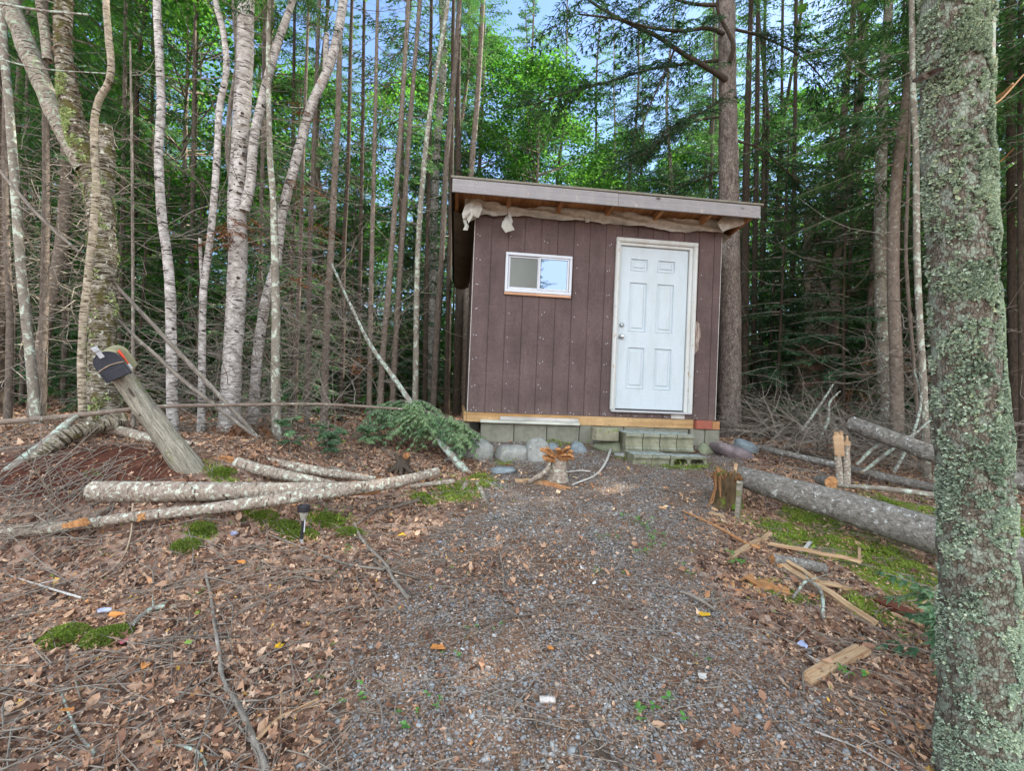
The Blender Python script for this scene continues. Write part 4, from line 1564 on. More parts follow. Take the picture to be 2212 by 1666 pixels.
# trees beside and behind the viewer's clearing; the sun-side ones added to shade it
for (x, y, k, s) in ((5.2, 3.2, 1, 1.0), (6.5, 5.2, 0, 1.1), (4.6, 5.6, 3, 1.0), (8.2, 3.4, 1, 1.1), (7.4, 7.0, 2, 1.1), (9.5, 6.0, 0, 1.2), (-7.5, 5.2, 0, 1.1), (-6.2, 6.4, 3, 1.0),
                     (5.9, 4.2, 0, 1.15), (7.3, 5.4, 2, 1.2), (10, 9, 1, 1.1), (11, 4, 2, 1.3), (-3.4, -9.5, 0, .8), (4.4, -8.2, 3, .78)):
    lab = 'spruce at the edge of the clearing, beyond the %s side of the picture' % ('right-hand' if x > 0 else 'left-hand')
    lab = 'tall spruce standing at the rim of the clearing on the %s flank' % ('sun-blocking' if x > 0 else 'mailbox')
    put(protos[k], x, y, s, lab, 'tree', 'spruces at the rim of the clearing')

# far mass of woods as one thing nobody could count
RS = np.random.RandomState(77)
fw = MB()
n = 52000
ang = RS.uniform(-1.15, 1.15, n)
rr = RS.uniform(30, 44, n)
x = rr * np.sin(ang) * 1.15
y = rr * np.cos(ang) * .9 + 4
top = 9 + 5.5 * vn(x * .25, y * .25, 2.5) + 3 * vn(x * .9, y * .9, 6.5)
gap = np.exp(-((x - 7.0) / 5.5) ** 2)
top = top * (1 - .3 * gap)
z = .8 + top * RS.rand(n) ** .9
d = norm(RS.normal(0, 1, (n, 3)) * np.array([1, 1, .5]) + np.array([0, 0, -.4]))
z = z + 0.16 * np.maximum(0, np.hypot(x, y - 3) - 30)
v, f, r_ = tris_twigs(np.stack([x, y, z], -1), d, RS.uniform(.4, .9, n), RS.uniform(.12, .3, n), np.array([0, 0, 1.0]) + RS.normal(0, .8, (n, 3)), np.clip(.45 + RS.normal(0, .25, n), 0, 1))
fw.add(v, f, 0, None, r_)
n = 46000
ang = RS.uniform(-1.2, 1.2, n)
rr = RS.uniform(15, 30, n)
x, y = rr * np.sin(ang) * 1.15, rr * np.cos(ang) * .9 + 3
z = ground_z(x, y) + (1.2 + 3.2 * vn(x * .5, y * .5, 4.5)) * RS.rand(n) ** 1.2
d = norm(RS.normal(0, 1, (n, 3)) * np.array([1, 1, .5]) + np.array([0, 0, -.3]))
v, f, r_ = tris_twigs(np.stack([x, y, z], -1), d, RS.uniform(.2, .55, n), RS.uniform(.06, .16, n), np.array([0, 0, 1.0]) + RS.normal(0, .8, (n, 3)), np.clip(.4 + RS.normal(0, .25, n), 0, 1))
fw.add(v, f, 0, None, r_)
tag(fw.build('distant_woods', MT['needles']), 'far woods reading as one green mass behind all the trunks', 'woods', None, 'stuff')

# ------------------------------------------------------------------ the trees one can tell apart
RS = np.random.RandomState(21)
crown_src = {}


def top_crown(root, top, H_left, k=0):
    """a live crown, shared from the prototypes, for a trunk that leaves the frame"""
    src = [c for c in (leafy[0] if k == 'leaf' else protos[k]).children if c.name.startswith('crown')][0]
    c = src.copy()
    COL.objects.link(c)
    c.parent = root
    zc = 2.2 if k == 'leaf' else [2.6, 4.0, 1.4, 3.2, .6][k]
    s = .5 if k == 'leaf' else .62
    c.scale = (s, s, s)
    c.location = (top[0] - root.location[0], top[1] - root.location[1], top[2] - root.location[2] - zc * s + .2)
    return c


LASTV = [None]


def trunk_tree(name, label, Y, pts, w0, w1, mat, ext=4.5, dead=14, dz=(None, None), sides=12, rough=.06, flare=.3, base=True, crown=1, r0=.0055, lmax=1.1, Yend=None, lmin=.3, fork=.5, cat='tree', ww=None):
    """pts from the top of the frame down to the foot; widths in frame px"""
    k = len(pts)
    Ys = np.linspace(Y if Yend is None else Yend, Y, k)      # top .. bottom
    q = np.array([P(u, v, yy) for (u, v), yy in zip(pts, Ys)])[::-1]
    wr = (np.linspace(w1, w0, k)[::-1] if ww is None else np.array(ww, float)[::-1]) / FPX * Ys[::-1] / 2
    wr = wr * np.array([cosu(p_[0]) for p_ in pts])[::-1]
    if base:
        gz_ = float(ground_z(np.array(q[0][0]), np.array(q[0][1])))
        if q[0][2] > gz_ - .03:
            dxy = (q[0] - q[1]) / max(.2, abs(q[0][2] - q[1][2])) * (q[0][2] - gz_ + .08)
            foot = np.array([q[0][0] + dxy[0] * .5, q[0][1] + dxy[1] * .5, gz_ - .08])
            if q[0][2] - gz_ > .12:
                q = np.vstack([foot, q])
                wr = np.r_[wr[0] * 1.05, wr]
            else:
                q[0] = foot
    loc = (float(q[0][0]), float(q[0][1]), float(ground_z(np.array(q[0][0]), np.array(q[0][1]))))
    root = thing(name, label, cat, loc)
    if ext > 0:
        d = norm(q[-1] - q[-2])
        d = norm(d * .6 + np.array([0, 0, .6]))
        q = np.vstack([q, q[-1] + d * ext * .5, q[-1] + d * ext * .5 + np.array([0, 0, ext * .5])])
        wr = np.r_[wr, wr[-1] * .7, wr[-1] * .3]
    mb = MB()
    tube(mb, q, wr, sides, max(.05, wr.mean() * 1.0), rough, 9 if wr.mean() < .06 else 6, flare=flare if base else 0, seed=RS.rand() * 10, cap=0)
    tr = mb.build('trunk', MT[mat], root, smooth=True)
    LASTV[0] = mb.V[0].reshape(-1, sides, 3) if len(mb.V[0]) % sides == 0 else None
    if dead:
        wd = MB()
        dead_twigs(wd, q, wr, dead, lmin, lmax, dz[0], dz[1], r0, fork=fork)
        tag(wd.build('dead_branches', MT['twig'], root), kind='stuff')
    if crown is not None and ext > 0:
        crown = 'leaf' if name == 'birch_tree' else crown
        top_crown(root, q[-1] - np.array([0, 0, ext * .45]), ext, crown)
    return root, q, wr


def tangle(mb, cen, size, n, l0=.25, l1=.8, r0=.004, flat=1.0, k=5, curl=.25):
    """knot of bare twigs"""
    for _ in range(n):
        p = np.asarray(cen) + RS.normal(0, .5, 3) * np.asarray(size)
        d = norm(RS.normal(0, 1, 3) * np.array([1, 1, flat]))
        L = RS.uniform(l0, l1)
        pts = [p]
        for i in range(k - 1):
            d = norm(d + RS.normal(0, curl, 3))
            pts.append(pts[-1] + d * L / (k - 1))
        pts = np.array(pts)
        gz_ = ground_z(pts[:, 0], pts[:, 1]) + .01
        pts[:, 2] = np.maximum(pts[:, 2], gz_)
        tube(mb, pts, np.linspace(r0 * RS.uniform(.5, 1.3), .0015, k), 3, smooth_path=False, rnd=RS.rand())


# left edge
trunk_tree('fir_tree', 'slim lichen-speckled grey trunk nearest the left edge of the woods', 4.6, [(7, 0), (7, 84), (20, 235), (30, 370), (40, 515), (52, 650), (67, 783), (82, 950)], 28, 20, 'fir_lichen', dead=30)
trunk_tree('spruce_tree', 'straight brown trunk right beside the lichen-speckled one at far left', 5.0, [(98, 0), (99, 235), (100, 400), (97, 600), (90, 917)], 23, 16, 'brown', dead=34)
trunk_tree('spruce_tree', 'thin brown trunk at the very left edge, low against the frame', 4.9, [(10, 330), (16, 560), (22, 700), (14, 1000)], 22, 14, 'brown', dead=26, ext=3)
trunk_tree('spruce_tree', 'dark stem half outside the picture at far left', 5.6, [(0, 200), (3, 560), (-6, 960)], 26, 18, 'dark', dead=16)
# big forked mossy birch
root, q, wr = trunk_tree('birch_tree', 'thick old birch with moss and peeling bark, forked high, right behind the mailbox', 3.95,
                         [(150, -900), (148, -400), (140, -20), (136, 90), (147, 190), (162, 270), (186, 345), (213, 430), (222, 560), (222, 700), (224, 830), (226, 905)], 70, 46, 'birch_old', ext=0, dead=10, sides=32, rough=.09, crown=None, flare=.45,
                         ww=[10, 28, 40, 43, 46, 50, 56, 64, 66, 66, 68, 72])
VOLD, OLD = LASTV[0], root
mb = MB()
pp = [P(u, v, 4.0) for (u, v) in ((222, 470), (228, 400), (230, 330), (227, 272))]
tube(mb, pp, np.array([44, 44, 42, 34]) / FPX * 4.0 / 2 * .74, 22, .05, .14, 9, seed=2, cap=0)
mb.build('broken_stub', MT['birch_old'], root, smooth=True)
mb = MB()
pp = [P(u, v, yy) for (u, v, yy) in ((188, 370, 3.93), (130, 265, 4.0), (95, 190, 4.1), (55, 95, 4.2), (20, 0, 4.3), (-30, -200, 4.5), (-40, -500, 4.6))]
tube(mb, pp, np.array([50, 48, 50, 52, 46, 30, 12]) / FPX * 4.1 / 2 * .74, 24, .07, .09, 7, seed=5)
mb.build('limb', MT['birch_lichen'], root, smooth=True)
mb = MB()
pp = [P(u, v, 3.9) for (u, v) in ((104, 130), (96, 60), (85, 0), (75, -200))]
tube(mb, pp, np.array([26, 24, 20, 8]) / FPX * 3.9 / 2 * .74, 14, .08, .06, 8, seed=6)
mb.build('limb', MT['birch_lichen'], root, smooth=True)
mb = MB()    # exposed root arching to the left
pp = [P(u, v, yy) for (u, v, yy) in ((262, 905, 3.75), (217, 919, 3.6), (185, 926, 3.5), (141, 945, 3.4), (98, 976, 3.32), (76, 1000, 3.26), (58, 1040, 3.2))]
tube(mb, pp, np.array([40, 34, 31, 30, 30, 32, 30]) / FPX * 3.4 / 2, 18, .05, .12, 10, seed=8, cap=0)
mb.build('root', MT['birch_old'], root, smooth=True)
mb = MB()
pp = [P(u, v, yy) for (u, v, yy) in ((112, 985, 3.3), (128, 1006, 3.25), (140, 1030, 3.2))]
tube(mb, pp, np.array([12, 8, 5]) / FPX * 3.3 / 2, 8, .04, .1, 10, seed=9, cap=0)
tube(mb, [pp[1], P(150, 1030, 3.2)], [.01, .006], 6, .04)
mb.build('root', MT['birch_old'], root, smooth=True)
mb = MB()   # torn peeling bark bits
for _ in range(260):
    i = RS.randint(1, len(q) - 1)
    s = RS.rand()
    c = q[i] * (1 - s) + q[i + 1 if i + 1 < len(q) else i] * s
    a = RS.uniform(-2.6, .4)
    rr_ = wr[i] * 1.0
    nrm_ = np.array([math.cos(a), math.sin(a), 0])
    tn = np.array([-nrm_[1], nrm_[0], 0])
    b_ = c + nrm_ * rr_
    L, H_ = RS.uniform(.006, .02), RS.uniform(.005, .014)
    mb.add([b_ - tn * L, b_ + tn * L, b_ + tn * L + nrm_ * .012 + [0, 0, H_], b_ - tn * L + nrm_ * .016 + [0, 0, H_]], [[0, 1, 2, 3]], rnd=RS.rand())
tag(mb.build('peeling_bark', MT['birch_pale'], root), kind='stuff')
trunk_tree('birch_tree', 'slender crooked birch with shiny tan bark, bending in front of the thick old birch', 3.6,
           [(229, 0), (235, 84), (240, 141), (234, 180), (214, 214), (204, 260), (204, 320), (208, 402), (203, 480), (196, 545), (188, 620), (181, 682), (176, 783), (178, 890)], 20, 17, 'birch_pale', dead=6, rough=.08, sides=14)
trunk_tree('spruce_tree', 'very thin dead grey stem between the old birch and the smooth white birch', 5.0, [(281, 88), (284, 250), (287, 560), (288, 800), (290, 925)], 11, 4, 'twig', ext=0, dead=30)
trunk_tree('birch_tree', 'smooth white birch with dark bands, leaning slightly, standing alone left of the clump', 4.6,
           [(339, 0), (345, 134), (348, 235), (343, 335), (350, 469), (362, 558), (368, 640), (370, 750), (372, 900)], 26, 19, 'birch', dead=10, sides=16, rough=.05)
trunk_tree('birch_tree', 'crooked slim birch just left of the thick white birch clump', 4.85,
           [(466, 0), (482, 67), (489, 150), (474, 235), (469, 335), (456, 500), (446, 580), (439, 632), (436, 843), (434, 930)], 18, 14, 'birch', dead=16, sides=12, rough=.08)
trunk_tree('birch_tree', 'short broken birch stub touching the crooked slim birch', 4.9, [(432, 515), (434, 560), (438, 640)], 9, 8, 'birch', ext=0, base=False, dead=0, crown=None, cat='broken stem')
root9, q9, _ = trunk_tree('birch_tree', 'thickest white birch with dark horizontal scars in the middle of the clump', 5.0,
                          [(531, 0), (529, 134), (523, 235), (516, 369), (511, 450), (514, 540), (508, 683), (500, 817), (495, 935)], 46, 38, 'birch', dead=8, sides=22, rough=.05, flare=.4)
mb = MB()     # second stem of the same clump
pp = [P(u, v, 4.95) for (u, v) in ((528, 455), (541, 395), (549, 300), (570, 201), (603, 84), (632, 0), (660, -120), (690, -400))]
tube(mb, pp, np.array([24, 23, 22, 20, 18, 15, 12, 5]) / FPX * 4.95 / 2 * .88, 14, .07, .05, 9, seed=12)
mb.build('limb', MT['birch'], root9, smooth=True)
mb = MB()
pp = [P(u, v, 5.05) for (u, v) in ((505, 420), (492, 330), (497, 235), (512, 130), (506, 40), (500, -100))]
tube(mb, pp, np.array([12, 11, 10, 9, 8, 6]) / FPX * 5 / 2, 10, .07, .05, 9, seed=13)
mb.build('limb', MT['twig'], root9, smooth=True)
mb = MB()      # knots and scars
for (u, v) in ((521, 243), (523, 268), (525, 300), (507, 312), (517, 315), (527, 316), (524, 335), (503, 350), (517, 352), (510, 365), (528, 380), (519, 392), (506, 398), (512, 415), (524, 330), (510, 385), (505, 333), (516, 283), (498, 648), (512, 600), (515, 505), (503, 640)):
    c = P(u, v, 5.0 - .085)
    a = np.linspace(0, 2 * np.pi, 8, endpoint=False)
    w_, h_ = RS.uniform(.016, .028), RS.uniform(.009, .017)
    ring = [c + [w_ * math.cos(t) * RS.uniform(.8, 1.1), .004 + .02 * abs(math.cos(t)), h_ * math.sin(t) * RS.uniform(.8, 1.2)] for t in a]
    mb = MB()
    mb.add(ring + [c + [0, -.010, 0]], [[(i + 1) % 8, i, 8] for i in range(8)])
    mb.build('bark_scar', MT['dark'], root9)
r11, q11, _ = trunk_tree('birch_tree', 'birch leaning strongly to the right with a broken stub near its top', 5.3,
                         [(737, 30), (714, 134), (670, 235), (640, 345), (622, 410), (606, 480), (596, 570), (572, 660), (555, 783), (545, 940)], 24, 20, 'birch', dead=22, sides=14, rough=.05)
mb = MB()
pp = [P(u, v, 5.3) for (u, v) in ((703, 150), (704, 105), (706, 72))]
tube(mb, pp, np.array([13, 12, 10]) / FPX * 5.3 / 2, 9, .08, .08, 8, cap=0)
mb.build('broken_stub', MT['birch'], r11, smooth=True)
trunk_tree('fir_tree', 'lichen-covered grey sapling trunk in front of the dead twigs', 4.8, [(583, 330), (590, 430), (593, 515), (596, 683), (595, 817), (600, 990)], 23, 13, 'fir_lichen', ext=2.5, dead=42, lmax=1.3, r0=.006)
trunk_tree('spruce_tree', 'thin brown pole right of the lichen-covered sapling', 6.0, [(682, 210), (676, 380), (670, 515), (667, 716), (662, 984)], 14, 9, 'brown', dead=30)
trunk_tree('spruce_tree', 'straight thin trunk right of the birch leaning to the right', 6.0, [(735, 60), (730, 250), (722, 400), (714, 560), (706, 700), (700, 900)], 17, 12, 'fir', dead=30)
trunk_tree('spruce_tree', 'brown young trunk left of the straight thin one, rising out of dead twigs', 6.3, [(655, 330), (648, 560), (640, 760), (636, 920)], 12, 8, 'brown', dead=26)
trunk_tree('spruce_tree', 'thin pole farthest left in the row of poles beside the shed', 6.6, [(816, 0), (811, 235), (803, 558), (797, 900)], 12, 7, 'fir', dead=30)
trunk_tree('spruce_tree', 'second thin pole in the row beside the shed', 6.6, [(882, 0), (868, 235), (846, 540), (826, 780), (820, 900)], 15, 9, 'fir', dead=30)
trunk_tree('spruce_tree', 'third thin pole in the row beside the shed, close to the second', 6.9, [(907, 0), (888, 235), (867, 540), (852, 780), (846, 905)], 14, 9, 'fir', dead=30)
trunk_tree('fir_tree', 'pale grey pole with lichen in the middle of the row beside the shed', 6.4, [(968, 0), (935, 200), (918, 335), (903, 540), (898, 800), (896, 900)], 14, 9, 'fir_lichen', dead=28)
trunk_tree('spruce_tree', 'brownish pole next left of the shed corner', 7.2, [(993, 0), (978, 201), (965, 335), (955, 540), (945, 700), (935, 900)], 15, 10, 'brown', dead=26)
trunk_tree('spruce_tree', 'slim trunk that disappears behind the left end of the shed roof', 9.5, [(1043, 0), (1032, 201), (1017, 385), (1008, 600), (1000, 890)], 15, 10, 'fir', dead=18)
trunk_tree('spruce_tree', 'dark trunk rising against the left side of the shed', 9.4, [(990, 380), (996, 540), (990, 700), (986, 900)], 18, 14, 'dark', dead=12, ext=5)
trunk_tree('birch_tree', 'white birch far behind the row of thin poles', 10.5, [(955, 0), (958, 130), (945, 300), (938, 460), (934, 640), (930, 880)], 20, 15, 'birch', dead=0, rough=.1)
trunk_tree('spruce_tree', 'dark brown trunk standing behind the leaning lichened sapling', 6.9, [(757, 120), (752, 350), (742, 560), (740, 760), (736, 900)], 12, 8, 'dark', dead=26)

# right side
r1, q1, _ = trunk_tree('pine_tree', 'tall thick pine with scaly bark at the right rear corner of the shed', 7.1, [(1570, -30), (1571, 170), (1573, 300), (1575, 480), (1576, 700), (1574, 930)], 54, 36, 'pine', ext=6, dead=4, sides=30, rough=.05, flare=.25, crown=2)
mbw, mbf = MB(), MB()
LIMBS = [([(1568, 172, 7.0), (1535, 150, 6.9), (1480, 118, 6.8), (1420, 78, 6.7), (1355, 48, 6.5), (1290, 12, 6.3), (1220, -40, 6.1)], 13, 1),
         ([(1568, 75, 7.05), (1530, 60, 6.9), (1480, 66, 6.7), (1410, 60, 6.5), (1330, 40, 6.2), (1250, 30, 6.0)], 10, 1),
         ([(1578, 130, 6.95), (1584, 95, 6.85), (1560, 45, 6.8), (1548, 10, 6.7), (1560, -30, 6.6)], 11, 0),
         ([(1566, 10, 7.1), (1500, 8, 7.2), (1430, -10, 7.2), (1350, -20, 7.2)], 9, 1),
         ([(1570, 128, 7.1), (1480, 138, 7.3), (1400, 150, 7.4), (1310, 178, 7.6), (1223, 201, 7.7), (1150, 226, 7.8)], 8, 2),
         ([(1570, 250, 7.1), (1500, 262, 7.2), (1430, 300, 7.2), (1370, 350, 7.3)], 6, 2),
         ([(1570, 205, 7.1), (1520, 240, 6.8), (1450, 275, 6.6), (1400, 330, 6.5)], 6, 2),
         ([(1460, 100, 6.75), (1430, 170, 6.7), (1395, 250, 6.7), (1375, 320, 6.7)], 5, 1),
         ([(1575, 300, 7.1), (1640, 320, 7.0), (1700, 370, 6.9), (1760, 420, 6.9)], 6, 2),
         ([(1575, 60, 7.1), (1650, 80, 7.2), (1740, 130, 7.3), (1800, 200, 7.4)], 7, 2),
         ([(1575, 360, 7.3), (1530, 380, 7.6), (1480, 400, 7.9), (1440, 420, 8.0)], 5, 2)]
for pts, wpx, nd_ in LIMBS:
    pw = np.array([P(*p) for p in pts])
    tube(mbw, pw, np.linspace(wpx, wpx * .3, len(pw)) / FPX * 6.8 / 2, 8, .12, .06, 10, seed=RS.rand() * 9)
    pr, _, tt_ = resample(pw, np.ones(len(pw)), .16)
    for i in range(2, len(pr)):
        for _ in range(2 if nd_ < 2 else 4):
            if RS.rand() < (.9 if nd_ else .4):
                tdir = pr[i] - pr[i - 1]
                az = math.atan2(tdir[1], tdir[0]) + RS.choice([-1, 1]) * RS.uniform(.5, 1.4)
                spruce_branch(mbf, mbw, pr[i], az, RS.uniform(.35, .85), RS.uniform(-.3, .1), RS.uniform(.2, .7), RS.uniform(.1, .5), .8, .006, .9, .17)
mbw.build('branches', MT['dark'], r1, smooth=True)
mbf.build('needle_sprays', MT['needles_dark'], r1)

trunk_tree('spruce_tree', 'dark slim trunk just right of the tall pine', 8.0, [(1612, 380), (1609, 560), (1607, 720), (1604, 905)], 24, 16, 'dark', dead=20, ext=5)
rs, qs, _ = trunk_tree('birch_snag', 'broken rotten birch snag with shaggy bark and a reddish bare foot, beyond the brush', 8.4, [(1752, 455), (1758, 560), (1760, 690), (1755, 800), (1757, 915)], 62, 38, 'birch_old', ext=0, dead=0, sides=24, rough=.22, crown=None, cat='dead tree')
mb = MB()
pp = [P(u, v, 8.25) for (u, v) in ((1748, 748), (1750, 800), (1752, 860), (1756, 925))]
tube(mb, pp, np.array([46, 58, 62, 70]) / FPX * 8.25 / 2, 18, .06, .12, 6, seed=2, cap=0)
mb.build('bare_wood', wood_mat('rotting_bare_wood', (.16, .09, .06), (.36, .23, .16), 2, 30, .9), rs, smooth=True)
mb = MB()
for (u, v, s) in ((1776, 640, .2), (1742, 600, .16), (1780, 740, .14), (1745, 500, .15), (1772, 560, .2), (1783, 800, .12), (1758, 480, .13)):
    c = P(u, v, 8.15)
    a = RS.uniform(-.5, .5)
    vv = []
    for i in range(5):
        t = i / 4
        w_ = s * .35 * (1 - t * .5)
        vv += [c + [-w_ + a * t * s, -.06 * t, -s * t * 1.4], c + [w_ + a * t * s, -.05 - .05 * t * t, -s * t * 1.5]]
    mb = MB()
    mb.add(vv, [[2 * i, 2 * i + 1, 2 * i + 3, 2 * i + 2] for i in range(4)])
    mb.build('bark_flap', MT['birch_old'], rs)
trunk_tree('fir_tree', 'smooth grey slim trunk left of the speckled one, right of the broken snag', 7.9, [(1845, 0), (1836, 120), (1824, 235), (1815, 400), (1810, 558), (1800, 800), (1797, 930)], 19, 13, 'fir', dead=26, lmax=1.5)
trunk_tree('spruce_tree', 'slanted thin brown trunk in front of the speckled grey trunk', 7.2, [(1895, 380), (1887, 515), (1876, 700), (1860, 905)], 16, 10, 'brown', dead=16, ext=4.5)
trunk_tree('fir_tree', 'speckled grey trunk with curved bare twigs, between the snag and the big lichened tree', 6.6, [(1920, 0), (1908, 201), (1902, 400), (1902, 558), (1908, 783), (1921, 950)], 36, 22, 'fir_lichen', dead=34, lmax=1.6, sides=18, lmin=.6)
trunk_tree('fir_tree', 'lichen-grey stem tight against the big lichened tree', 4.9, [(1972, 180), (1978, 300), (1981, 558), (1987, 700), (1996, 850), (2004, 1040)], 18, 15, 'fir_lichen', dead=16, ext=4, lmax=1.0)
trunk_tree('spruce_tree', 'brown leaning stem beside the lichen-grey one near the big tree', 5.2, [(1960, 430), (1957, 560), (1975, 800), (1990, 1000)], 10, 8, 'brown', dead=12, ext=3)
trunk_tree('spruce_tree', 'dark trunk behind the right side of the big lichened tree', 6.0, [(2180, 0), (2183, 400), (2190, 900)], 22, 18, 'dark', dead=18)
trunk_tree('spruce_tree', 'thin dark stem at the far right edge of the woods', 5.2, [(2205, 0), (2204, 400), (2208, 960)], 16, 12, 'dark', dead=18)
for (u, Y, w_, lab) in ((1645, 10.5, 10, 'thin dark stem behind the brush right of the shed'), (1683, 11, 9, 'very thin stem left of the broken snag'), (1712, 9.5, 12, 'thin brownish stem touching the left side of the broken snag'), (1850, 11.5, 12, 'thin stem seen behind the slanted brown trunk'),
                        (1945, 9.5, 9, 'thin stem between the speckled trunk and the lichen-grey stem'), (1630, 9.2, 14, 'slim dark stem paired with the trunk right of the pine')):
    trunk_tree('spruce_tree', lab, Y, [(u + 8, 0), (u + 5, 300), (u, 600), (u - 3, 900)], w_, w_ * .7, 'dark', dead=16, crown=1)
for (u, Y, w_, lab) in ((50, 7.5, 14, 'brown trunk deep behind the lichen-speckled one at far left'), (140, 8, 16, 'grey trunk deep behind the old birch, on its left'), (260, 7.6, 14, 'brown trunk half hidden by the old birch'), (410, 8, 12, 'thin trunk deep between the white birches'),
                        (415, 10, 10, 'very thin far stem between the white birches'), (560, 7.8, 13, 'brown trunk behind the white birch clump'), (625, 9, 10, 'thin far stem behind the birch that leans right'), (775, 8.2, 11, 'thin far pole left of the row beside the shed'),
                        (920, 9, 12, 'thin far pole seen between the poles beside the shed'), (968, 8.4, 13, 'brown far pole close to the left edge of the shed'), (320, 9.5, 12, 'dark far trunk left of the smooth white birch')):
    trunk_tree('spruce_tree', lab, Y, [(u + 12, 0), (u + 8, 300), (u + 2, 600), (u - 3, 900)], w_, w_ * .6, 'brown' if Y < 8.1 else 'dark', dead=22, crown=3)

# ---- big lichened tree at right
BY = 1.55
pts_b = [(2052, -500, 120), (2052, -200, 140), (2056, 0, 150), (2060, 200, 154), (2068, 400, 156), (2078, 600, 158), (2088, 800, 162), (2098, 1000, 168), (2106, 1200, 172), (2112, 1400, 180), (2118, 1600, 192), (2124, 1760, 225)]
q = np.array([P(u, v, BY) for (u, v, w_) in pts_b])[::-1]
wr = np.array([w_ * cosu(u_) for u_, _, w_ in pts_b])[::-1] / FPX * BY / 2
q = np.vstack([q, q[-1] + [0.0, .1, 3.5], q[-1] + [0, .1, 7]])
wr = np.r_[wr, wr[-1] * .6, .02]
loc = (float(q[0][0]), float(q[0][1]), float(ground_z(np.array(q[0][0]), np.array(q[0][1]))))
big = thing('maple_tree', 'large close-up trunk thickly covered in pale green lichen at the right edge', 'tree', loc)
mb = MB()
tube(mb, q, wr, 96, .012, .05, 14, flare=.2, seed=4.2)
mb.V[0] = mb.V[0]
tr = mb.build('trunk', MT['big'], big, smooth=True)
VB = mb.V[0].reshape(-1, 96, 3)
mb = MB()
pp = [P(u, v, 1.62) for (u, v) in ((2122, 330), (2128, 200), (2132, 60), (2134, -100), (2140, -500))]
tube(mb, pp, np.array([44, 42, 40, 38, 22]) / FPX * 1.62 / 2 * .7, 30, .02, .06, 20, seed=1.1)
mb.build('limb', bark('reddish_limb_bark', (.20, .12, .08), (.46, .40, .33), (9, 9, 6), spots=(.42, .5, .40), spot_at=.5, spot_scale=14, b=.8), big, smooth=True)
VL = mb.V[0].reshape(-1, 30, 3)
src = [c for c in protos[1].children if c.name.startswith('crown')][0]
lf = MB()
RSk = RS
for k in range(60):
    az, rr_, z = RS.uniform(0, 6.28), RS.uniform(.3, 2.0), RS.uniform(4.5, 8.2)
    leaf_cluster(lf, np.array([q[6][0] + math.cos(az) * rr_, q[6][1] + math.sin(az) * rr_, z]), .5, 90, .09, .5)
lf.build('crown', MT['maple'], big)
# lichen flakes on the bark
mb = MB()


def flakes(V, n, keepf, smin, smax, lift=.004):
    ns, sd_ = V.shape[0], V.shape[1]
    cen = V.mean(1)
    i = RS.randint(2, ns - 2, n)
    j = RS.randint(0, sd_, n)
    fr, fj = RS.rand(n)[:, None], RS.rand(n)[:, None]
    j2 = (j + 1) % sd_
    p = (V[i, j] * (1 - fr) + V[i + 1, j] * fr) * (1 - fj) + (V[i, j2] * (1 - fr) + V[i + 1, j2] * fr) * fj
    nr = norm(p - cen[i])
    nr[:, 2] = 0
    nr = norm(nr)
    keep = keepf(p, nr)
    p, nr = p[keep], nr[keep]
    m_n = len(p)
    t1 = norm(np.cross(nr, RS.normal(0, 1, (m_n, 3))))
    t2 = np.cross(nr, t1)
    s = smin + (smax - smin) * RS.rand(m_n) ** 1.8
    kk = 7
    a = np.linspace(0, 2 * np.pi, kk, endpoint=False)
    rad = s[:, None] * RS.uniform(.55, 1.25, (m_n, kk))
    hgt = lift * RS.uniform(.1, 2.4, (m_n, kk))
    ring = p[:, None] + rad[..., None] * (np.cos(a)[None, :, None] * t1[:, None] + np.sin(a)[None, :, None] * t2[:, None]) + hgt[..., None] * nr[:, None]
    v = np.concatenate([ring, (p + nr * lift * .3)[:, None]], 1).reshape(-1, 3)
    f = (np.arange(m_n)[:, None, None] * (kk + 1) + np.array([[x_, (x_ + 1) % kk, kk] for x_ in range(kk)])[None]).reshape(-1, 3)
    rn = np.clip(vn3(p * 9) * .5 + .25 + RS.normal(0, .3, m_n), 0, 1)
    return v, f, np.repeat(rn, kk + 1)


def keep_big(p, nr):
    dens = sig((nr[:, 0] * .9 - nr[:, 1] * .25 - .2 + .9 * (vn3(p * 5.5) - .5)) * 6)
    patch = sstep(.45, .55, vn3(p * np.array([26, 26, 17])) * .6 + vn3(p * 85 + 3) * .4)
    return (RS.rand(len(p)) < dens * patch * .62 + .13 * patch) & (p[:, 2] < 3.4) & (nr[:, 1] < .45)


NB = 150000
vis = VB[(VB[:, 0, 2] < 3.6)]
v, f, r_ = flakes(vis, 760000, keep_big, .0011, .0052, .0045)
mb.add(v, f, 0, None, r_)
v, f, r_ = flakes(VL[: int(len(VL) * .6)], 5000, lambda p, nr: RS.rand(len(p)) < sstep(.45, .6, vn3(p * 16)) * .9, .003, .007, .003)
mb.add(v, f, 0, None, r_)
tag(mb.build('lichen_crust', MT['lichen'], big), kind='stuff')
mb = MB()
zl, zh = P(140, 360, 3.95)[2], P(140, 160, 3.95)[2]
v, f, r_ = flakes(VOLD, 120000, lambda p, nr: (p[:, 2] > zl) & (p[:, 2] < zh) & (RS.rand(len(p)) < sstep(.44, .56, vn3(p * 9) * .7 + vn3(p * 34) * .3) * sig((-nr[:, 0] + .1) * 6)), .004, .013, .006)
mb.add(v, f, 0, None, r_)
v, f, r_ = flakes(VOLD, 60000, lambda p, nr: (p[:, 2] < zl) & (RS.rand(len(p)) < .5 * sstep(.56, .64, vn3(p * 12) * .6 + vn3(p * 40) * .4)), .003, .010, .006)
mb.add(v, f, 0, None, r_)
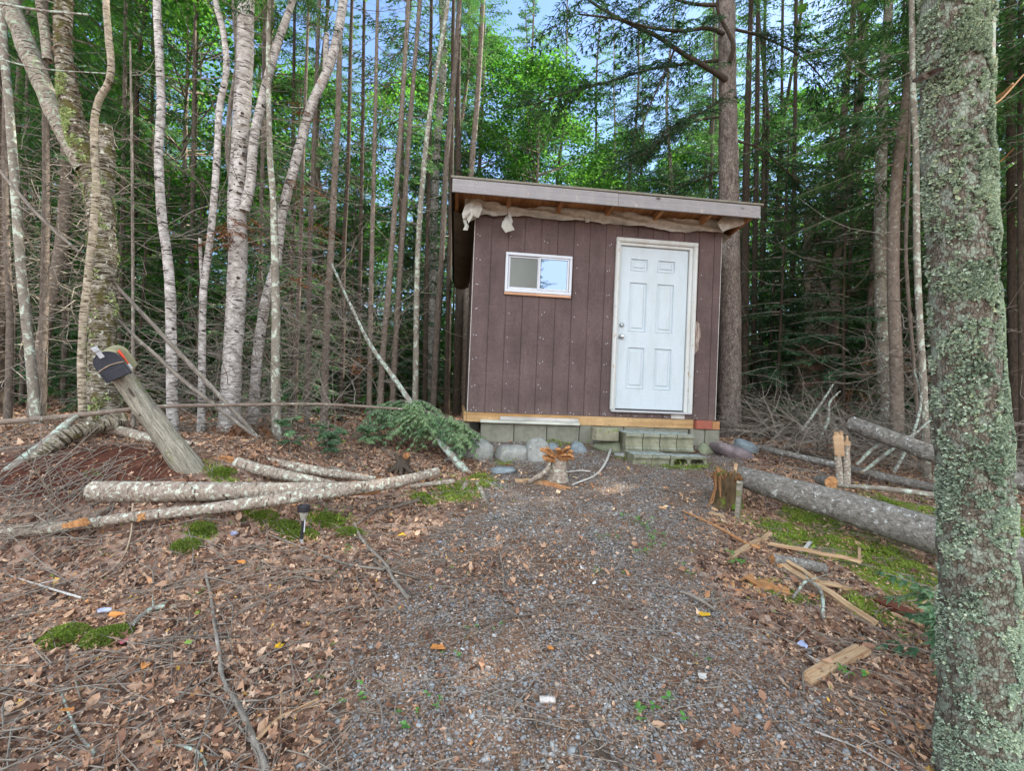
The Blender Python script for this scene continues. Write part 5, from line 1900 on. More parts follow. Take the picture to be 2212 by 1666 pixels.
tag(mb.build('lichen_crust', m_leaves('yellow_green_lichen', [(0, (.14, .18, .08)), (.5, (.34, .42, .18)), (1, (.52, .60, .30))], .1, .9, False), OLD), kind='stuff')
# knot hole and stub
mb = MB()
for (u, v_, a_, b_) in ((2020, 150, .024, .013),):
    c = P(u, v_, BY - .06)
    an = np.linspace(0, 2 * np.pi, 14, endpoint=False)
    ring = [c + [a_ * math.cos(t), .035 * (1 - math.cos(t)) * 1.0 - .01, b_ * math.sin(t)] for t in an]
    ring2 = [c + [a_ * .55 * math.cos(t), .03, b_ * .55 * math.sin(t)] for t in an]
    mb = MB()
    mb.add(ring + ring2, [[i, (i + 1) % 14, 14 + (i + 1) % 14, 14 + i] for i in range(14)] + [[14 + i for i in range(14)]])
    mb.build('knot_hole', MT['dark'], big)
mb = MB()
tube(mb, [P(2145, 215, 1.6), P(2168, 200, 1.55), P(2188, 180, 1.5)], [.006, .005, .003], 6, .02, cap=0)
mb.build('broken_twig', MT['chips'], big)
mb = MB()
tube(mb, [P(2148, 225, 1.6), P(2165, 212, 1.6), P(2212, 160, 1.6)], [.003, .003, .002], 5, .02)
mb.build('broken_twig', MT['chips'], big)
mb = MB()
tube(mb, [P(2140, 360, 1.6), P(2165, 345, 1.58), P(2190, 320, 1.5)], [.003, .003, .002], 5, .02)
mb.build('broken_twig', MT['chips'], big)


# ------------------------------------------------------------------ logs
def log(name, label, pts, mat='log', end='endwood_pale', cat='log', rough=.05, sides=20, group=None, step=.05, capmat=True):
    """pts: (u, v, width px, Y or None for on the ground)"""
    q, wr_ = [], []
    for (u, v, w_, Y) in pts:
        if Y is None:
            Y = G(u, v + w_ * .5)[1]
        q.append(P(u, v, Y))
        wr_.append(w_ / FPX * Y / 2)
    q = np.array(q)
    mb = MB()
    tube(mb, q, wr_, sides, step, rough, 9, cap=1, seed=RS.rand() * 10)
    o = mb.build(name, [MT[mat], MT[end]], loc=tuple(q[0]), smooth=True, flat=(1,))
    tag(o, label, cat, group)
    return o, q, np.array(wr_)


lA, qA, _ = log('fallen_log', 'thick pale lichen-spotted log lying across, cut square at its left end below the mailbox', [(198, 1063, 45, 2.95), (300, 1063, 44, 2.97), (430, 1062, 41, 3.0), (560, 1060, 35, 3.1), (690, 1056, 28, 3.2), (790, 1050, 20, 3.3)], end='endwood_pale')
lB, qB, _ = log('fallen_log', 'long curved birch log lying in front, running behind the garden light', [(-30, 1156, 22, 2.72), (60, 1146, 23, 2.72), (130, 1139, 23, 2.74), (293, 1117, 22, 2.8), (402, 1105, 23, 2.86), (478, 1096, 25, 2.92), (573, 1083, 27, 3.0), (716, 1063, 27, 3.2), (860, 1041, 24, 3.5), (945, 1019, 18, 3.75)])
log('fallen_log', 'long thin birch log running from the old birch down behind the leaning post', [(209, 922, 21, 3.72), (272, 934, 21, 3.68), (332, 950, 21, 3.6), (413, 964, 21, 3.6), (500, 983, 21, 3.65), (590, 1001, 21, 3.7), (687, 1018, 20, 3.75), (811, 1036, 13, 3.8)], end='orange')
lE, qE, _ = log('fallen_log', 'birch log with a splintered orange end just right of the leaning post', [(508, 1001, 27, 3.42), (601, 1024, 24, 3.45), (690, 1040, 16, 3.5), (735, 1048, 10, 3.55)], end='orange')
log('fallen_log', 'short thin birch log lying below the small spruce tuft', [(632, 996, 13, 4.5), (690, 993, 13, 4.6), (748, 990, 12, 4.7)], end='orange')
log('fallen_branch', 'greenish mossy branch sloping down to the left edge below the old birch', [(165, 898, 14, 3.5), (100, 955, 18, 3.35), (40, 1003, 22, 3.2), (-20, 1050, 24, 3.1)], 'lichen_wood', cat='branch')
log('fallen_branch', 'long thin pole lying level in front of the trunks behind the leaning post', [(-20, 914, 12, 3.45), (100, 904, 11, 3.5), (220, 892, 10, 3.55), (340, 879, 9, 3.7), (520, 875, 7, 3.9), (700, 874, 6, 4.2), (870, 884, 5, 4.5)], 'fir', cat='branch')
log('leaning_pole', 'straight dead pole leaning down to the right from the old birch, upper of two', [(252, 618, 7, 4.25), (340, 712, 9, 4.25), (430, 808, 10, 4.3), (520, 905, 9, 4.35), (560, 950, 9, 4.4)], 'twig', cat='dead pole')
log('leaning_pole', 'broken dead pole leaning down to the right, lower of the two by the old birch', [(255, 692, 6, 4.1), (301, 736, 7, 4.1), (345, 775, 8, 4.1), (385, 813, 9, 4.15), (452, 867, 8, 4.2), (560, 950, 7, 4.3)], 'twig', 'orange', cat='dead pole')
log('leaning_pole', 'thin grey dead pole slanting across the upper left trunks', [(-20, 345, 6, 4.2), (60, 440, 7, 4.2), (120, 500, 7, 4.25), (172, 545, 6, 4.3)], 'twig', cat='dead pole')
log('leaning_pole', 'thin bare stick crossing the top left corner in front of the forked birch', [(-10, 5, 5, 3.2), (90, 22, 5, 3.2), (190, 31, 4, 3.2)], 'lichen_wood', cat='dead pole')
log('leaning_pole', 'thin bare twig crossing the crooked tan birch near the top left', [(-10, 125, 3, 3.2), (90, 148, 3, 3.2), (228, 158, 2, 3.3)], 'lichen_wood', cat='dead pole')
# splintered wedge at end of log E
mb = MB()
c = P(478, 993, 3.4)
for k in range(9):
    a0 = P(505, 990 + k * 2.6, 3.41)
    tipu = 452 + RS.uniform(0, 34)
    tp = P(tipu, 986 + k * 2.0, 3.38)
    box(mb, 0, float(np.linalg.norm(tp - a0)), -.012, .012, -.008, .008, .002, rot=frame_rot(tp - a0, RS.uniform(0, 1)), org=(0, 0, 0), rnd=RS.rand())
    mb.V[-1] = mb.V[-1] + a0
o = mb.build('splintered_end', MT['orange'], lE)
# torn orange patches on log B and beneath
mb = MB()
for (u0, u1, v0) in ((135, 196, 1134), (296, 318, 1122)):
    for k in range(16):
        a0 = P(u0 + RS.uniform(0, 6), v0 + RS.uniform(-8, 8), 2.66)
        b0 = P(u1 - RS.uniform(0, 14), v0 - 6 + RS.uniform(-8, 8), 2.68)
        box(mb, 0, float(np.linalg.norm(b0 - a0)), -.008, .008, -.004, .004, .001, rot=frame_rot(b0 - a0, RS.uniform(-.5, .5)), org=(0, 0, 0), rnd=RS.rand())
        mb.V[-1] = mb.V[-1] + a0
mb.build('torn_bark_patch', MT['orange'], lB)
log('fallen_branch', 'short wedge of reddish split wood under the end of the crossing logs', [(725, 1068, 8, 3.35), (790, 1064, 12, 3.4), (822, 1060, 10, 3.42)], 'orange', 'orange', cat='wood piece')
log('fallen_branch', 'peeled forked piece of wood left of the uprooted sapling foot', [(885, 1052, 9, 3.9), (930, 1046, 10, 4.0), (980, 1040, 11, 4.1)], 'log', 'orange', cat='wood piece')
# leaning sapling with evergreen bough
sap, qS, wS = log('fallen_spruce', 'lichen-grey fallen spruce slanting down before the shed corner, still with green boughs', [(716, 570, 5, 5.6), (760, 665, 6, 5.5), (800, 745, 8, 5.35), (850, 815, 10, 5.2), (900, 888, 13, 4.95), (940, 940, 15, 4.8), (985, 995, 17, 4.6), (1022, 1035, 18, 4.5)], 'lichen_wood', cat='fallen tree', sides=12)
mbf, mbw = MB(), MB()
for (u, v, Y) in ((870, 868, 5.05), (885, 872, 5.0), (900, 885, 4.95), (915, 895, 4.9), (930, 900, 4.9), (945, 905, 4.85), (960, 905, 4.85), (850, 880, 5.05), (975, 915, 4.85), (908, 895, 4.9)):
    for _ in range(19):
        spruce_branch(mbf, mbw, P(u + RS.uniform(-18, 18), v + RS.uniform(-8, 10), Y), RS.uniform(-1.2, .9) if RS.rand() < .65 else RS.uniform(2.4, 4.0), RS.uniform(.14, .36), RS.uniform(0, .25), RS.uniform(.5, 1.3), RS.uniform(.4, 1.0), 2.2, .004, .8, .10, 4)
mbf.build('needle_sprays', MT['needles_blue'], sap)
mbw.build('side_branches', MT['twig'], sap)
mb = MB()
dead_twigs(mb, qS[::-1], None, 16, .15, .4, None, None, .004, fork=.3)
tag(mb.build('dead_branches', MT['twig'], sap), kind='stuff')
mb = MB()
for (a, b) in (((1022, 1035), (1050, 1085)), ((1028, 1040), (1085, 1065)), ((1020, 1040), (995, 1062))):
    p0_, p1_ = P(*a, 4.5), G(*b)
    tube(mb, [p0_, (p0_ + p1_) / 2 + [0, 0, .02], p1_], [.035, .028, .012], 9, .04, .1, 12, cap=0)
mb.build('root', MT['log'], sap, smooth=True)


def bough(name, label, spots, mat, n=8, L=(.2, .5), cat='spruce seedling'):
    c = G(*spots[0])
    root = thing(name, label, cat, tuple(c))
    mbf, mbw = MB(), MB()
    for (u, v) in spots:
        p = G(u, v)
        hgt = RS.uniform(.2, .4)
        tube(mbw, [p, p + [0, 0, hgt]], [.006, .003], 4)
        for _ in range(n):
            spruce_branch(mbf, mbw, p + [0, 0, RS.uniform(.05, hgt)], RS.uniform(0, 6.28), RS.uniform(*L), RS.uniform(0, .6), RS.uniform(.1, .7), RS.uniform(.2, .7), 1.2, .004, .9, .12, 4)
    mbf.build('foliage', MT[mat], root)
    mbw.build('stem', MT['twig'], root)
    return root


bough('spruce_seedling', 'small green spruce tuft behind the short thin log', [(706, 985), (724, 982)], 'needles_blue', 10, (.08, .17))
bough('spruce_seedling', 'narrow green spruce tuft right beside the lichen-covered sapling trunk', [(626, 978)], 'needles_blue', 9, (.06, .13))
bough('spruce_seedling', 'drooping green spruce tuft left of the fallen spruce boughs', [(800, 970), (818, 962)], 'needles_blue', 10, (.08, .17))
bough('spruce_seedling', 'feathery dark spruce seedling against the left side of the big lichened trunk', [(2015, 1445), (2030, 1400)], 'needles_blue', 7, (.15, .3))

# right side logs
log('fallen_log', 'thick grey felled log right of the hollow stump, running behind the big lichened tree', [(1602, 1030, 44, 4.12), (1682, 1055, 54, 3.85), (1800, 1088, 64, 3.6), (1900, 1120, 72, 3.4), (2015, 1155, 80, 3.2), (2120, 1182, 82, 3.05), (2300, 1225, 80, 2.9)], 'log_grey', sides=30, rough=.035)
log('fallen_log', 'mossy grey log propped in the air, its cut end pointing left above the snapped post', [(1840, 915, 31, 4.85), (1900, 938, 33, 4.6), (1960, 960, 34, 4.4), (2015, 982, 36, 4.2), (2110, 1012, 36, 4.0), (2240, 1052, 38, 3.8)], 'log_grey', 'endwood_pale', rough=.05)
log('fallen_log', 'slim grey log lying on the ground behind the snapped post', [(1640, 966, 10, 5.6), (1682, 977, 13, 5.3), (1808, 1006, 15, 4.9), (1875, 1022, 17, 4.7), (1950, 1040, 18, 4.5), (2030, 1056, 19, 4.3)], 'log_grey', rough=.06)
log('fallen_log', 'dark thin log lying just behind the slim grey one', [(1700, 970, 10, 5.9), (1760, 985, 11, 5.6), (1815, 995, 11, 5.4)], 'dark')
log('fallen_log', 'thin lichened birch stick lying on the moss behind the thick grey log', [(1808, 1049, 8, 4.15), (1870, 1053, 10, 4.05), (1945, 1060, 11, 3.95), (2030, 1071, 12, 3.85)], 'fir_lichen', 'orange')
log('fallen_log', 'short round log with a fresh orange cut end behind the thick grey log', [(1768, 1035, 18, 4.25), (1784, 1040, 24, 4.05), (1796, 1043, 26, 3.95)], 'log_grey', 'orange')
log('fallen_log', 'short grey log chunk with a reddish sawn end lying on the moss', [(1668, 1209, 22, None), (1730, 1219, 25, None), (1783, 1230, 22, None)], 'log_grey', 'orange')
for (lab, pts) in (('forked lichened branch rising behind the snapped post', [(1862, 1020, 8, 4.6), (1890, 1000, 8, 4.7), (1930, 968, 7, 4.7), (1975, 938, 5, 4.7), (2010, 908, 4, 4.7)]),
                   ('lichened branch standing steeply left of the big lichened tree', [(1930, 1022, 8, 4.6), (1950, 985, 7, 4.7), (1975, 930, 6, 4.8), (1990, 860, 5, 4.9), (1975, 800, 3, 5.0)]),
                   ('pale bare branch rising from the brush right of the snag', [(1765, 960, 6, 5.8), (1790, 905, 6, 5.9), (1792, 870, 5, 6.0), (1815, 845, 3, 6.0)]),
                   ('pale greenish branch leaning in the brush below the snag', [(1730, 935, 5, 6.0), (1750, 905, 6, 6.0), (1775, 870, 5, 6.1), (1800, 830, 4, 6.2)]),
                   ('lichened branch crossing under the propped log', [(1850, 1005, 7, 4.7), (1880, 975, 7, 4.7), (1905, 958, 6, 4.7)])):
    log('dead_branch', lab, pts, 'lichen_wood', cat='branch', sides=7)


# ------------------------------------------------------------------ stumps
def stump(label, u, v, Y, wpx, hpx, mat, top='orange', jag=.05, hollow=False, roots=()):
    b0 = P(u, v + hpx / 2, Y)
    b0[2] = min(b0[2], float(ground_z(np.array(b0[0]), np.array(b0[1]))) - .01)
    r_ = wpx / FPX * Y / 2
    h = hpx / FPX * Y
    root = thing('tree_stump', label, 'stump', tuple(b0))
    mb = MB()
    n = 28
    a = np.linspace(0, 2 * np.pi, n, endpoint=False)
    rows = 9
    topz = h * (1 + jag * 3 * (vn(np.cos(a) * 2 + 3, np.sin(a) * 2, 3.3 + u) - .5) + jag * RS.uniform(-.6, .6, n))
    v_, bc_ = [], []
    for k in range(rows):
        t = k / (rows - 1)
        rr_ = r_ * (1.45 - .62 * t ** .5) * (1 + .12 * np.cos(3 * a + 1) * (1 - t) + .08 * (vn(np.cos(a) * 3, np.sin(a) * 3, t * 3 + u) - .5))
        for i in range(n):
            v_.append(b0 + [rr_[i] * math.cos(a[i]), rr_[i] * math.sin(a[i]), topz[i] * t])
            bc_.append([rr_[i] * math.cos(a[i]), rr_[i] * math.sin(a[i]), topz[i] * t])
    f = [[k * n + i, k * n + (i + 1) % n, (k + 1) * n + (i + 1) % n, (k + 1) * n + i] for k in range(rows - 1) for i in range(n)]
    mb.add(v_, f, 0, bc_)
    mb.build('bark', MT[mat], root, smooth=True)
    mb = MB()
    ring = np.array(v_[-n:])
    cen = ring.mean(0)
    inner = cen + (ring - cen) * .72 + np.array([0, 0, -.01])
    inner2 = cen + (ring - cen) * .4 + np.array([0, 0, -h * (.45 if hollow else .06)])
    core = cen + np.array([0, 0, -h * (.5 if hollow else -.05)])
    v2 = np.vstack([ring, inner + RS.normal(0, .006, inner.shape), inner2 + RS.normal(0, .006, inner.shape), [core]])
    f = [[i, (i + 1) % n, n + (i + 1) % n, n + i] for i in range(n)] + [[n + i, n + (i + 1) % n, 2 * n + (i + 1) % n, 2 * n + i] for i in range(n)] + [[2 * n + i, 2 * n + (i + 1) % n, 3 * n] for i in range(n)]
    mb.add(v2, f)
    mb.build('broken_top', MT[top], root)
    return root, b0, r_, h


s1, b0, r_, h = stump('split stump with orange torn wood flaring at its top, beside the rocks', 1203, 1016, 4.42, 38, 52, 'log', jag=.14)
mb = MB()
for (du, dv, tu, tv, w_) in ((1195, 985, 1171, 972, 16), (1192, 992, 1176, 990, 15), (1198, 985, 1180, 968, 10), (1215, 985, 1236, 985, 13), (1214, 978, 1228, 966, 13), (1222, 992, 1234, 974, 10), (1210, 980, 1205, 970, 12), (1220, 990, 1240, 992, 8)):
    a_, t_ = P(du, dv, 4.36), P(tu, tv, 4.28)
    L = float(np.linalg.norm(t_ - a_))
    w2 = w_ / FPX * 4.36 / 2
    mb = MB()
    box(mb, -.02, L, -w2, w2, -w2 * .45, w2 * .45, .004, rot=frame_rot(t_ - a_, RS.uniform(-.6, .6)), org=(0, 0, 0), jit=.004)
    mb.V[-1] = mb.V[-1] + a_
    mb.build('torn_wood', MT['orange'], s1)
mb = MB()
tube(mb, [P(1188, 990, 4.36), P(1182, 1015, 4.3), P(1160, 1032, 4.25), P(1142, 1042, 4.2)], [.03, .045, .04, .02], 10, .04, .15, 12, cap=0, squash=.5)
mb.build('root', MT['log'], s1, smooth=True)
s2, b2, r2, h2 = stump('hollow stump with ragged rusty rim and mossy foot by the thick grey log', 1567, 1058, 4.05, 50, 70, 'stump_moss', 'rust', .14, True)
mb = MB()
for (a, t) in (((1545, 1035), (1540, 1085)), ((1552, 1030), (1556, 1075)), ((1549, 1040), (1530, 1095)), ((1543, 1022), (1546, 1060))):
    p_, t_ = P(*a, 3.93), P(*t, 3.86)
    mb = MB()
    tube(mb, [p_, (p_ + t_) / 2 + [0, -.01, 0], t_], [.012, .011, .005], 6, .02, .35, 30, cap=0, seed=RS.rand() * 9)
    mb.build('torn_strip', MT['rust'], s2, smooth=True)
mb = MB()
for k in range(90):
    a_ = RS.uniform(0, 6.28)
    p_ = b2 + np.array([r2 * math.cos(a_) * RS.uniform(.8, 1.08), r2 * math.sin(a_) * RS.uniform(.8, 1.08), h2 * RS.uniform(.78, .92)])
    box(mb, 0, RS.uniform(.015, .05), -.004, .004, -.0025, .0025, .0008, rot=frame_rot([math.cos(a_) * RS.uniform(-.3, 1.4), math.sin(a_) * RS.uniform(-.3, 1.4), RS.uniform(.2, 1.0)], RS.uniform(0, 3)), org=(0, 0, 0))
    mb.V[-1] = mb.V[-1] + p_
tag(mb.build('rim_splinters', MT['rust'], s2), kind='stuff')
# upright splinter slab leaning on stump
mb = MB()
p_, t_ = G(1592, 1120), P(1598, 1040, 3.84)
box(mb, 0, float(np.linalg.norm(t_ - p_)), -.032, .032, -.02, .02, .006, rot=frame_rot(t_ - p_, .3), org=(0, 0, 0), jit=.006)
mb.V[-1] = mb.V[-1] + p_
tag(mb.build('wood_slab', [MT['post']], loc=tuple(p_)), 'grey split slab standing upright against the hollow stump', 'wood piece')
mb = MB()
p_, t_ = P(1586, 1028, 4.02), P(1590, 1001, 4.02)
box(mb, 0, float(np.linalg.norm(t_ - p_)), -.012, .012, -.01, .01, .004, rot=frame_rot(t_ - p_, .3), org=(0, 0, 0), jit=.003)
mb.V[-1] = mb.V[-1] + p_
mb.build('splinter', MT['split'], s2)
# snapped post
b0 = G(1822, 1050)
sp_ = thing('tree_stump', 'tall narrow snapped stump split in two, with pale splintered top', 'stump', tuple(b0))
Ysp = b0[1]
mb = MB()
tube(mb, [P(1814, 1052, Ysp), P(1812, 1010, Ysp), P(1808, 968, Ysp)], np.array([15, 14, 12]) / FPX * Ysp / 2, 14, .03, .08, 14, cap=0)
tube(mb, [P(1828, 1052, Ysp), P(1829, 1010, Ysp), P(1829, 962, Ysp)], np.array([17, 15, 11]) / FPX * Ysp / 2, 14, .03, .08, 14, cap=0)
mb.build('bark', MT['log'], sp_, smooth=True)
mb = MB()
for k in range(9):
    u0 = 1804 + k * 1.9
    a_, t_ = P(u0 + 2, 980 + RS.uniform(0, 8), Ysp - .02), P(u0 - 2 + RS.uniform(-1, 1), 931 + RS.uniform(0, 12), Ysp - .02)
    box(mb, 0, float(np.linalg.norm(t_ - a_)), -.008, .008, -.012, .012, .002, rot=frame_rot(t_ - a_, RS.uniform(-.3, .3)), org=(0, 0, 0))
    mb.V[-1] = mb.V[-1] + a_
for k in range(3):
    a_, t_ = P(1826 + k * 4, 970, Ysp), P(1825 + k * 4.5, 940 + RS.uniform(0, 14), Ysp)
    box(mb, 0, float(np.linalg.norm(t_ - a_)), -.008, .008, -.01, .01, .002, rot=frame_rot(t_ - a_, RS.uniform(-.3, .3)), org=(0, 0, 0))
    mb.V[-1] = mb.V[-1] + a_
mb.build('splintered_top', MT['split'], sp_)
# dark rootstock left of the fallen spruce
b0 = G(868, 1020)
rt = thing('tree_stump', 'small dark uprooted stump with twisted roots left of the fallen spruce', 'stump', tuple(b0))
mb = MB()
for (u, v, r0_) in ((838, 1030, .02), (852, 1032, .018), (885, 1022, .02), (866, 1034, .02), (846, 1018, .015)):
    tube(mb, [P(868, 1004, 4.3), P((868 + u) / 2, 1008, 4.25), P(u, v, 4.15)], [.04, .03, r0_ * .6], 9, .04, .2, 12, cap=0)
tube(mb, [P(868, 1015, 4.3), P(862, 995, 4.3), P(852, 980, 4.3)], [.045, .03, .008], 9, .04, .2, 12, cap=0)
tube(mb, [P(870, 1015, 4.3), P(874, 995, 4.3), P(878, 984, 4.3)], [.05, .05, .04], 9, .04, .15, 12, cap=0)
mb.build('roots', MT['dark'], rt, smooth=True)
mb = MB()
c = P(879, 984, 4.25)
rock_mesh(mb, c, .028, .02, .03, 0, 3.3)
mb.build('broken_face', MT['orange'], rt)


# ------------------------------------------------------------------ split wood and debris on the ground
def plank(name, label, a, b, wpx, tpx, mat, roll=0.0, lift=.015, cat='wood piece', taper=1.0, segs=5, wob=.004):
    p0_, p1_ = G(*a), G(*b)
    p0_ = p0_ + [0, 0, lift]
    p1_ = p1_ + [0, 0, lift]
    Ym = (p0_[1] + p1_[1]) / 2
    w2, t2 = wpx / FPX * Ym / 2, tpx / FPX * Ym / 2
    Rm = frame_rot(p1_ - p0_, roll)
    L = float(np.linalg.norm(p1_ - p0_))
    v, bc = [], []
    for i in range(segs + 1):
        t = i / segs
        k = 1 - (1 - taper) * t
        off = RS.normal(0, wob, 2)
        for (y, z) in ((-w2, -t2), (w2, -t2), (w2 * .9, t2), (-w2 * .9, t2)):
            q_ = np.array([t * L + RS.normal(0, wob * 2 if i in (0, segs) else 0), y * k + off[0], z * k + off[1]])
            v.append(p0_ + Rm @ q_)
            bc.append([q_[1], q_[2], q_[0]])
    f = [[4 * i + e, 4 * i + (e + 1) % 4, 4 * i + 4 + (e + 1) % 4, 4 * i + 4 + e] for i in range(segs) for e in range(4)] + [[3, 2, 1, 0], [4 * segs, 4 * segs + 1, 4 * segs + 2, 4 * segs + 3]]
    mb = MB()
    mb.add(v, f, 0, bc)
    o = mb.build(name, MT[mat], loc=tuple((p0_ + p1_) / 2))
    tag(o, label, cat)
    return o


plank('wood_splinter', 'pale split stick lying left of the moss, beside small seedlings', (1578, 1209), (1664, 1160), 10, 8, 'split')
plank('wood_splinter', 'long thin pale splinter lying over the grey log chunk', (1662, 1189), (1860, 1230), 7, 7, 'split', lift=.05)
plank('wood_splinter', 'short splinter standing at the end of the long thin one', (1857, 1232), (1858, 1196), 6, 5, 'split', lift=.04)
plank('wood_splinter', 'long thick split rail of pale wood running down through the moss', (1675, 1220), (1890, 1360), 15, 12, 'split', .3, .03)
plank('wood_splinter', 'second strip lying along the long split rail', (1680, 1216), (1770, 1275), 8, 8, 'split', .6, .045)
plank('wood_splinter', 'yellowish wedge of split wood pointing right from the split rail', (1757, 1264), (1842, 1286), 18, 8, 'split', .1, .03, taper=.5)
plank('wood_splinter', 'wide pale split plank lying alone on the gravel at lower right', (1746, 1480), (1872, 1414), 19, 12, 'split', .15, .02, wob=.0012)
plank('wood_splinter', 'narrow strip split off the wide plank, lying along its upper edge', (1738, 1472), (1850, 1409), 7, 9, 'split', .0, .03, wob=.0015)
plank('bark_slab', 'dark bark slab with a bare pale edge on the moss near the big lichened tree', (1893, 1300), (1990, 1352), 26, 10, 'rotten', .2, .02)
plank('wood_splinter', 'pale strip along the dark bark slab', (1925, 1332), (1992, 1360), 7, 5, 'split', .2, .02)
plank('wood_splinter', 'small pale splinter on the moss above the grey log chunk', (1728, 1198), (1752, 1178), 7, 5, 'lumber_grey', .2, .02)
plank('bark_slab', 'crumbling heap-like slab of red rotten wood left of the split rail', (1610, 1262), (1700, 1280), 30, 16, 'orange', .1, .0, wob=.012)
plank('bark_slab', 'curled reddish strip of bark in front of the split stump', (1115, 1042), (1180, 1050), 9, 7, 'split', .1, .02, wob=.01)
plank('bark_slab', 'reddish brown bark roll right in front of the split stump', (1170, 1046), (1222, 1060), 11, 9, 'raw', .1, .02)
plank('wood_splinter', 'reddish splinter lying left of the hollow stump foot', (1533, 1088), (1580, 1100), 7, 5, 'raw', .1, .015)
plank('wood_splinter', 'small pale splinters beside the wood slab by the hollow stump', (1530, 1110), (1566, 1122), 8, 5, 'split', .1, .015)


def stick(label, pts, w0, w1, mat='twig', name='fallen_stick', sides=7, lift=None):
    q = []
    for i, p in enumerate(pts):
        u, v = p[0], p[1]
        g_ = G(u, v)
        wr_ = (w0 + (w1 - w0) * i / (len(pts) - 1)) / FPX * g_[1] / 2
        q.append(g_ + [0, 0, wr_ * .9 + (p[2] if len(p) > 2 else .012)])
    q = np.array(q)
    wr_ = np.linspace(w0, w1, len(q)) / FPX * q[:, 1] / 2
    mb = MB()
    tube(mb, q, wr_, sides, .03, .12, 25, cap=0, seed=RS.rand() * 9)
    for _ in range(len(q)):
        i = RS.randint(1, len(q) - 1) if len(q) > 2 else 1
        d = norm(q[i] - q[i - 1])
        s_ = norm(np.cross(d, [0, 0, 1])) * RS.choice([-1, 1])
        L = RS.uniform(.04, .14)
        tube(mb, [q[i], q[i] + (d * .7 + s_ * .6) * L * .5 + [0, 0, .01], q[i] + (d * .7 + s_ * .6) * L + [0, 0, .02]], [wr_[i] * .5, wr_[i] * .4, .001], 4, smooth_path=False)
    return tag(mb.build(name, MT[mat], loc=tuple(q[0]), smooth=True), label, 'stick')


stick('longest lichened stick running down through the leaves to the bottom edge', [(443, 1244), (454, 1294), (463, 1358), (474, 1429), (481, 1483), (509, 1529), (534, 1582), (575, 1680)], 5, 15, 'twig', sides=9)
stick('thin pale twig arching down from the birch log to the leaves', [(285, 1126, .1), (281, 1173, .03), (256, 1223), (175, 1283)], 4, 3, 'endwood_pale')
stick('pale barkless stick lying right of the longest stick', [(552, 1613), (606, 1561), (640, 1545), (688, 1522)], 9, 7, 'split')
stick('mossy bent stick beside the blue plastic scrap', [(285, 1360), (331, 1325), (382, 1319)], 12, 8, 'lichen_wood')
stick('forked brown branch right of the garden light', [(682, 1174), (759, 1145), (800, 1118), (817, 1104), (850, 1102), (905, 1088)], 4, 8, 'brown')
stick('dark branch running down right from the forked brown one', [(764, 1137), (782, 1174), (831, 1226), (850, 1262), (880, 1300)], 6, 9, 'twig')
stick('brown stick crossing the dark branch', [(806, 1218), (840, 1240), (905, 1258)], 8, 6, 'brown')
stick('thin long twig lying across the leaves left of the crossing branches', [(580, 1160), (680, 1200), (750, 1226), (830, 1238)], 3, 6, 'twig')
stick('pale curved stick lying in front of the flat greenish stone', [(1237, 1052), (1285, 1032), (1308, 1004), (1322, 970, .03)], 4, 6, 'lumber_grey')
stick('dark short stick upright in the gravel at the bottom', [(1133, 1534), (1150, 1570), (1170, 1604)], 3, 4, 'dark')
stick('dark crooked stick in the gravel at the bottom right of the path', [(1258, 1556), (1290, 1610), (1296, 1634), (1335, 1668)], 3, 7, 'dark')
stick('grey stick lying on the path edge left of the yellow leaf', [(1476, 1288), (1510, 1304), (1544, 1326)], 9, 7, 'twig')
stick('orange broken stick low in the leaves at left', [(300, 1400), (380, 1392), (520, 1384)], 6, 6, 'brown')
stick('lichened twig at the bottom left of the longest stick', [(130, 1500), (152, 1560), (170, 1600), (205, 1640)], 5, 8, 'lichen_wood')
stick('curved twig in the bottom left leaves', [(365, 1612), (390, 1622), (430, 1640), (445, 1666)], 8, 7, 'lichen_wood')
stick('thin twig running across the gravel near the bottom right', [(1760, 1590), (1850, 1625), (1960, 1690)], 4, 3, 'lumber_grey')
stick('brown stick lying near the foot of the big lichened tree', [(1995, 1590), (2040, 1625), (2100, 1650)], 7, 8, 'brown')
stick('mossy arched root-like stick among the moss', [(1712, 1300), (1745, 1280, .06), (1772, 1300, .05), (1778, 1345)], 6, 8, 'lichen_wood')
stick('long reddish stick running down to the moss from the hollow stump', [(1476, 1110), (1540, 1140), (1620, 1185), (1640, 1192)], 4, 9, 'raw')
stick('thin pale twig on the ground left of the hollow step block', [(1180, 1030), (1250, 1022), (1275, 1023)], 4, 4, 'lumber_grey')
stick('dead twig lying between the rocks and the fallen spruce', [(960, 1000), (1000, 985, .03), (1040, 945, .08)], 3, 3, 'lumber_grey')
stick('thin brown twig in the gravel centre', [(1040, 1360), (1080, 1345), (1180, 1330)], 3, 3, 'brown')
stick('straight thin dark twig near the centre of the path', [(1080, 1200), (1086, 1240), (1088, 1280)], 3, 3, 'twig')
stick('pale thin twig lying from the logs down to the left litter', [(20, 1250), (80, 1270), (175, 1300)], 3, 5, 'lumber_grey')

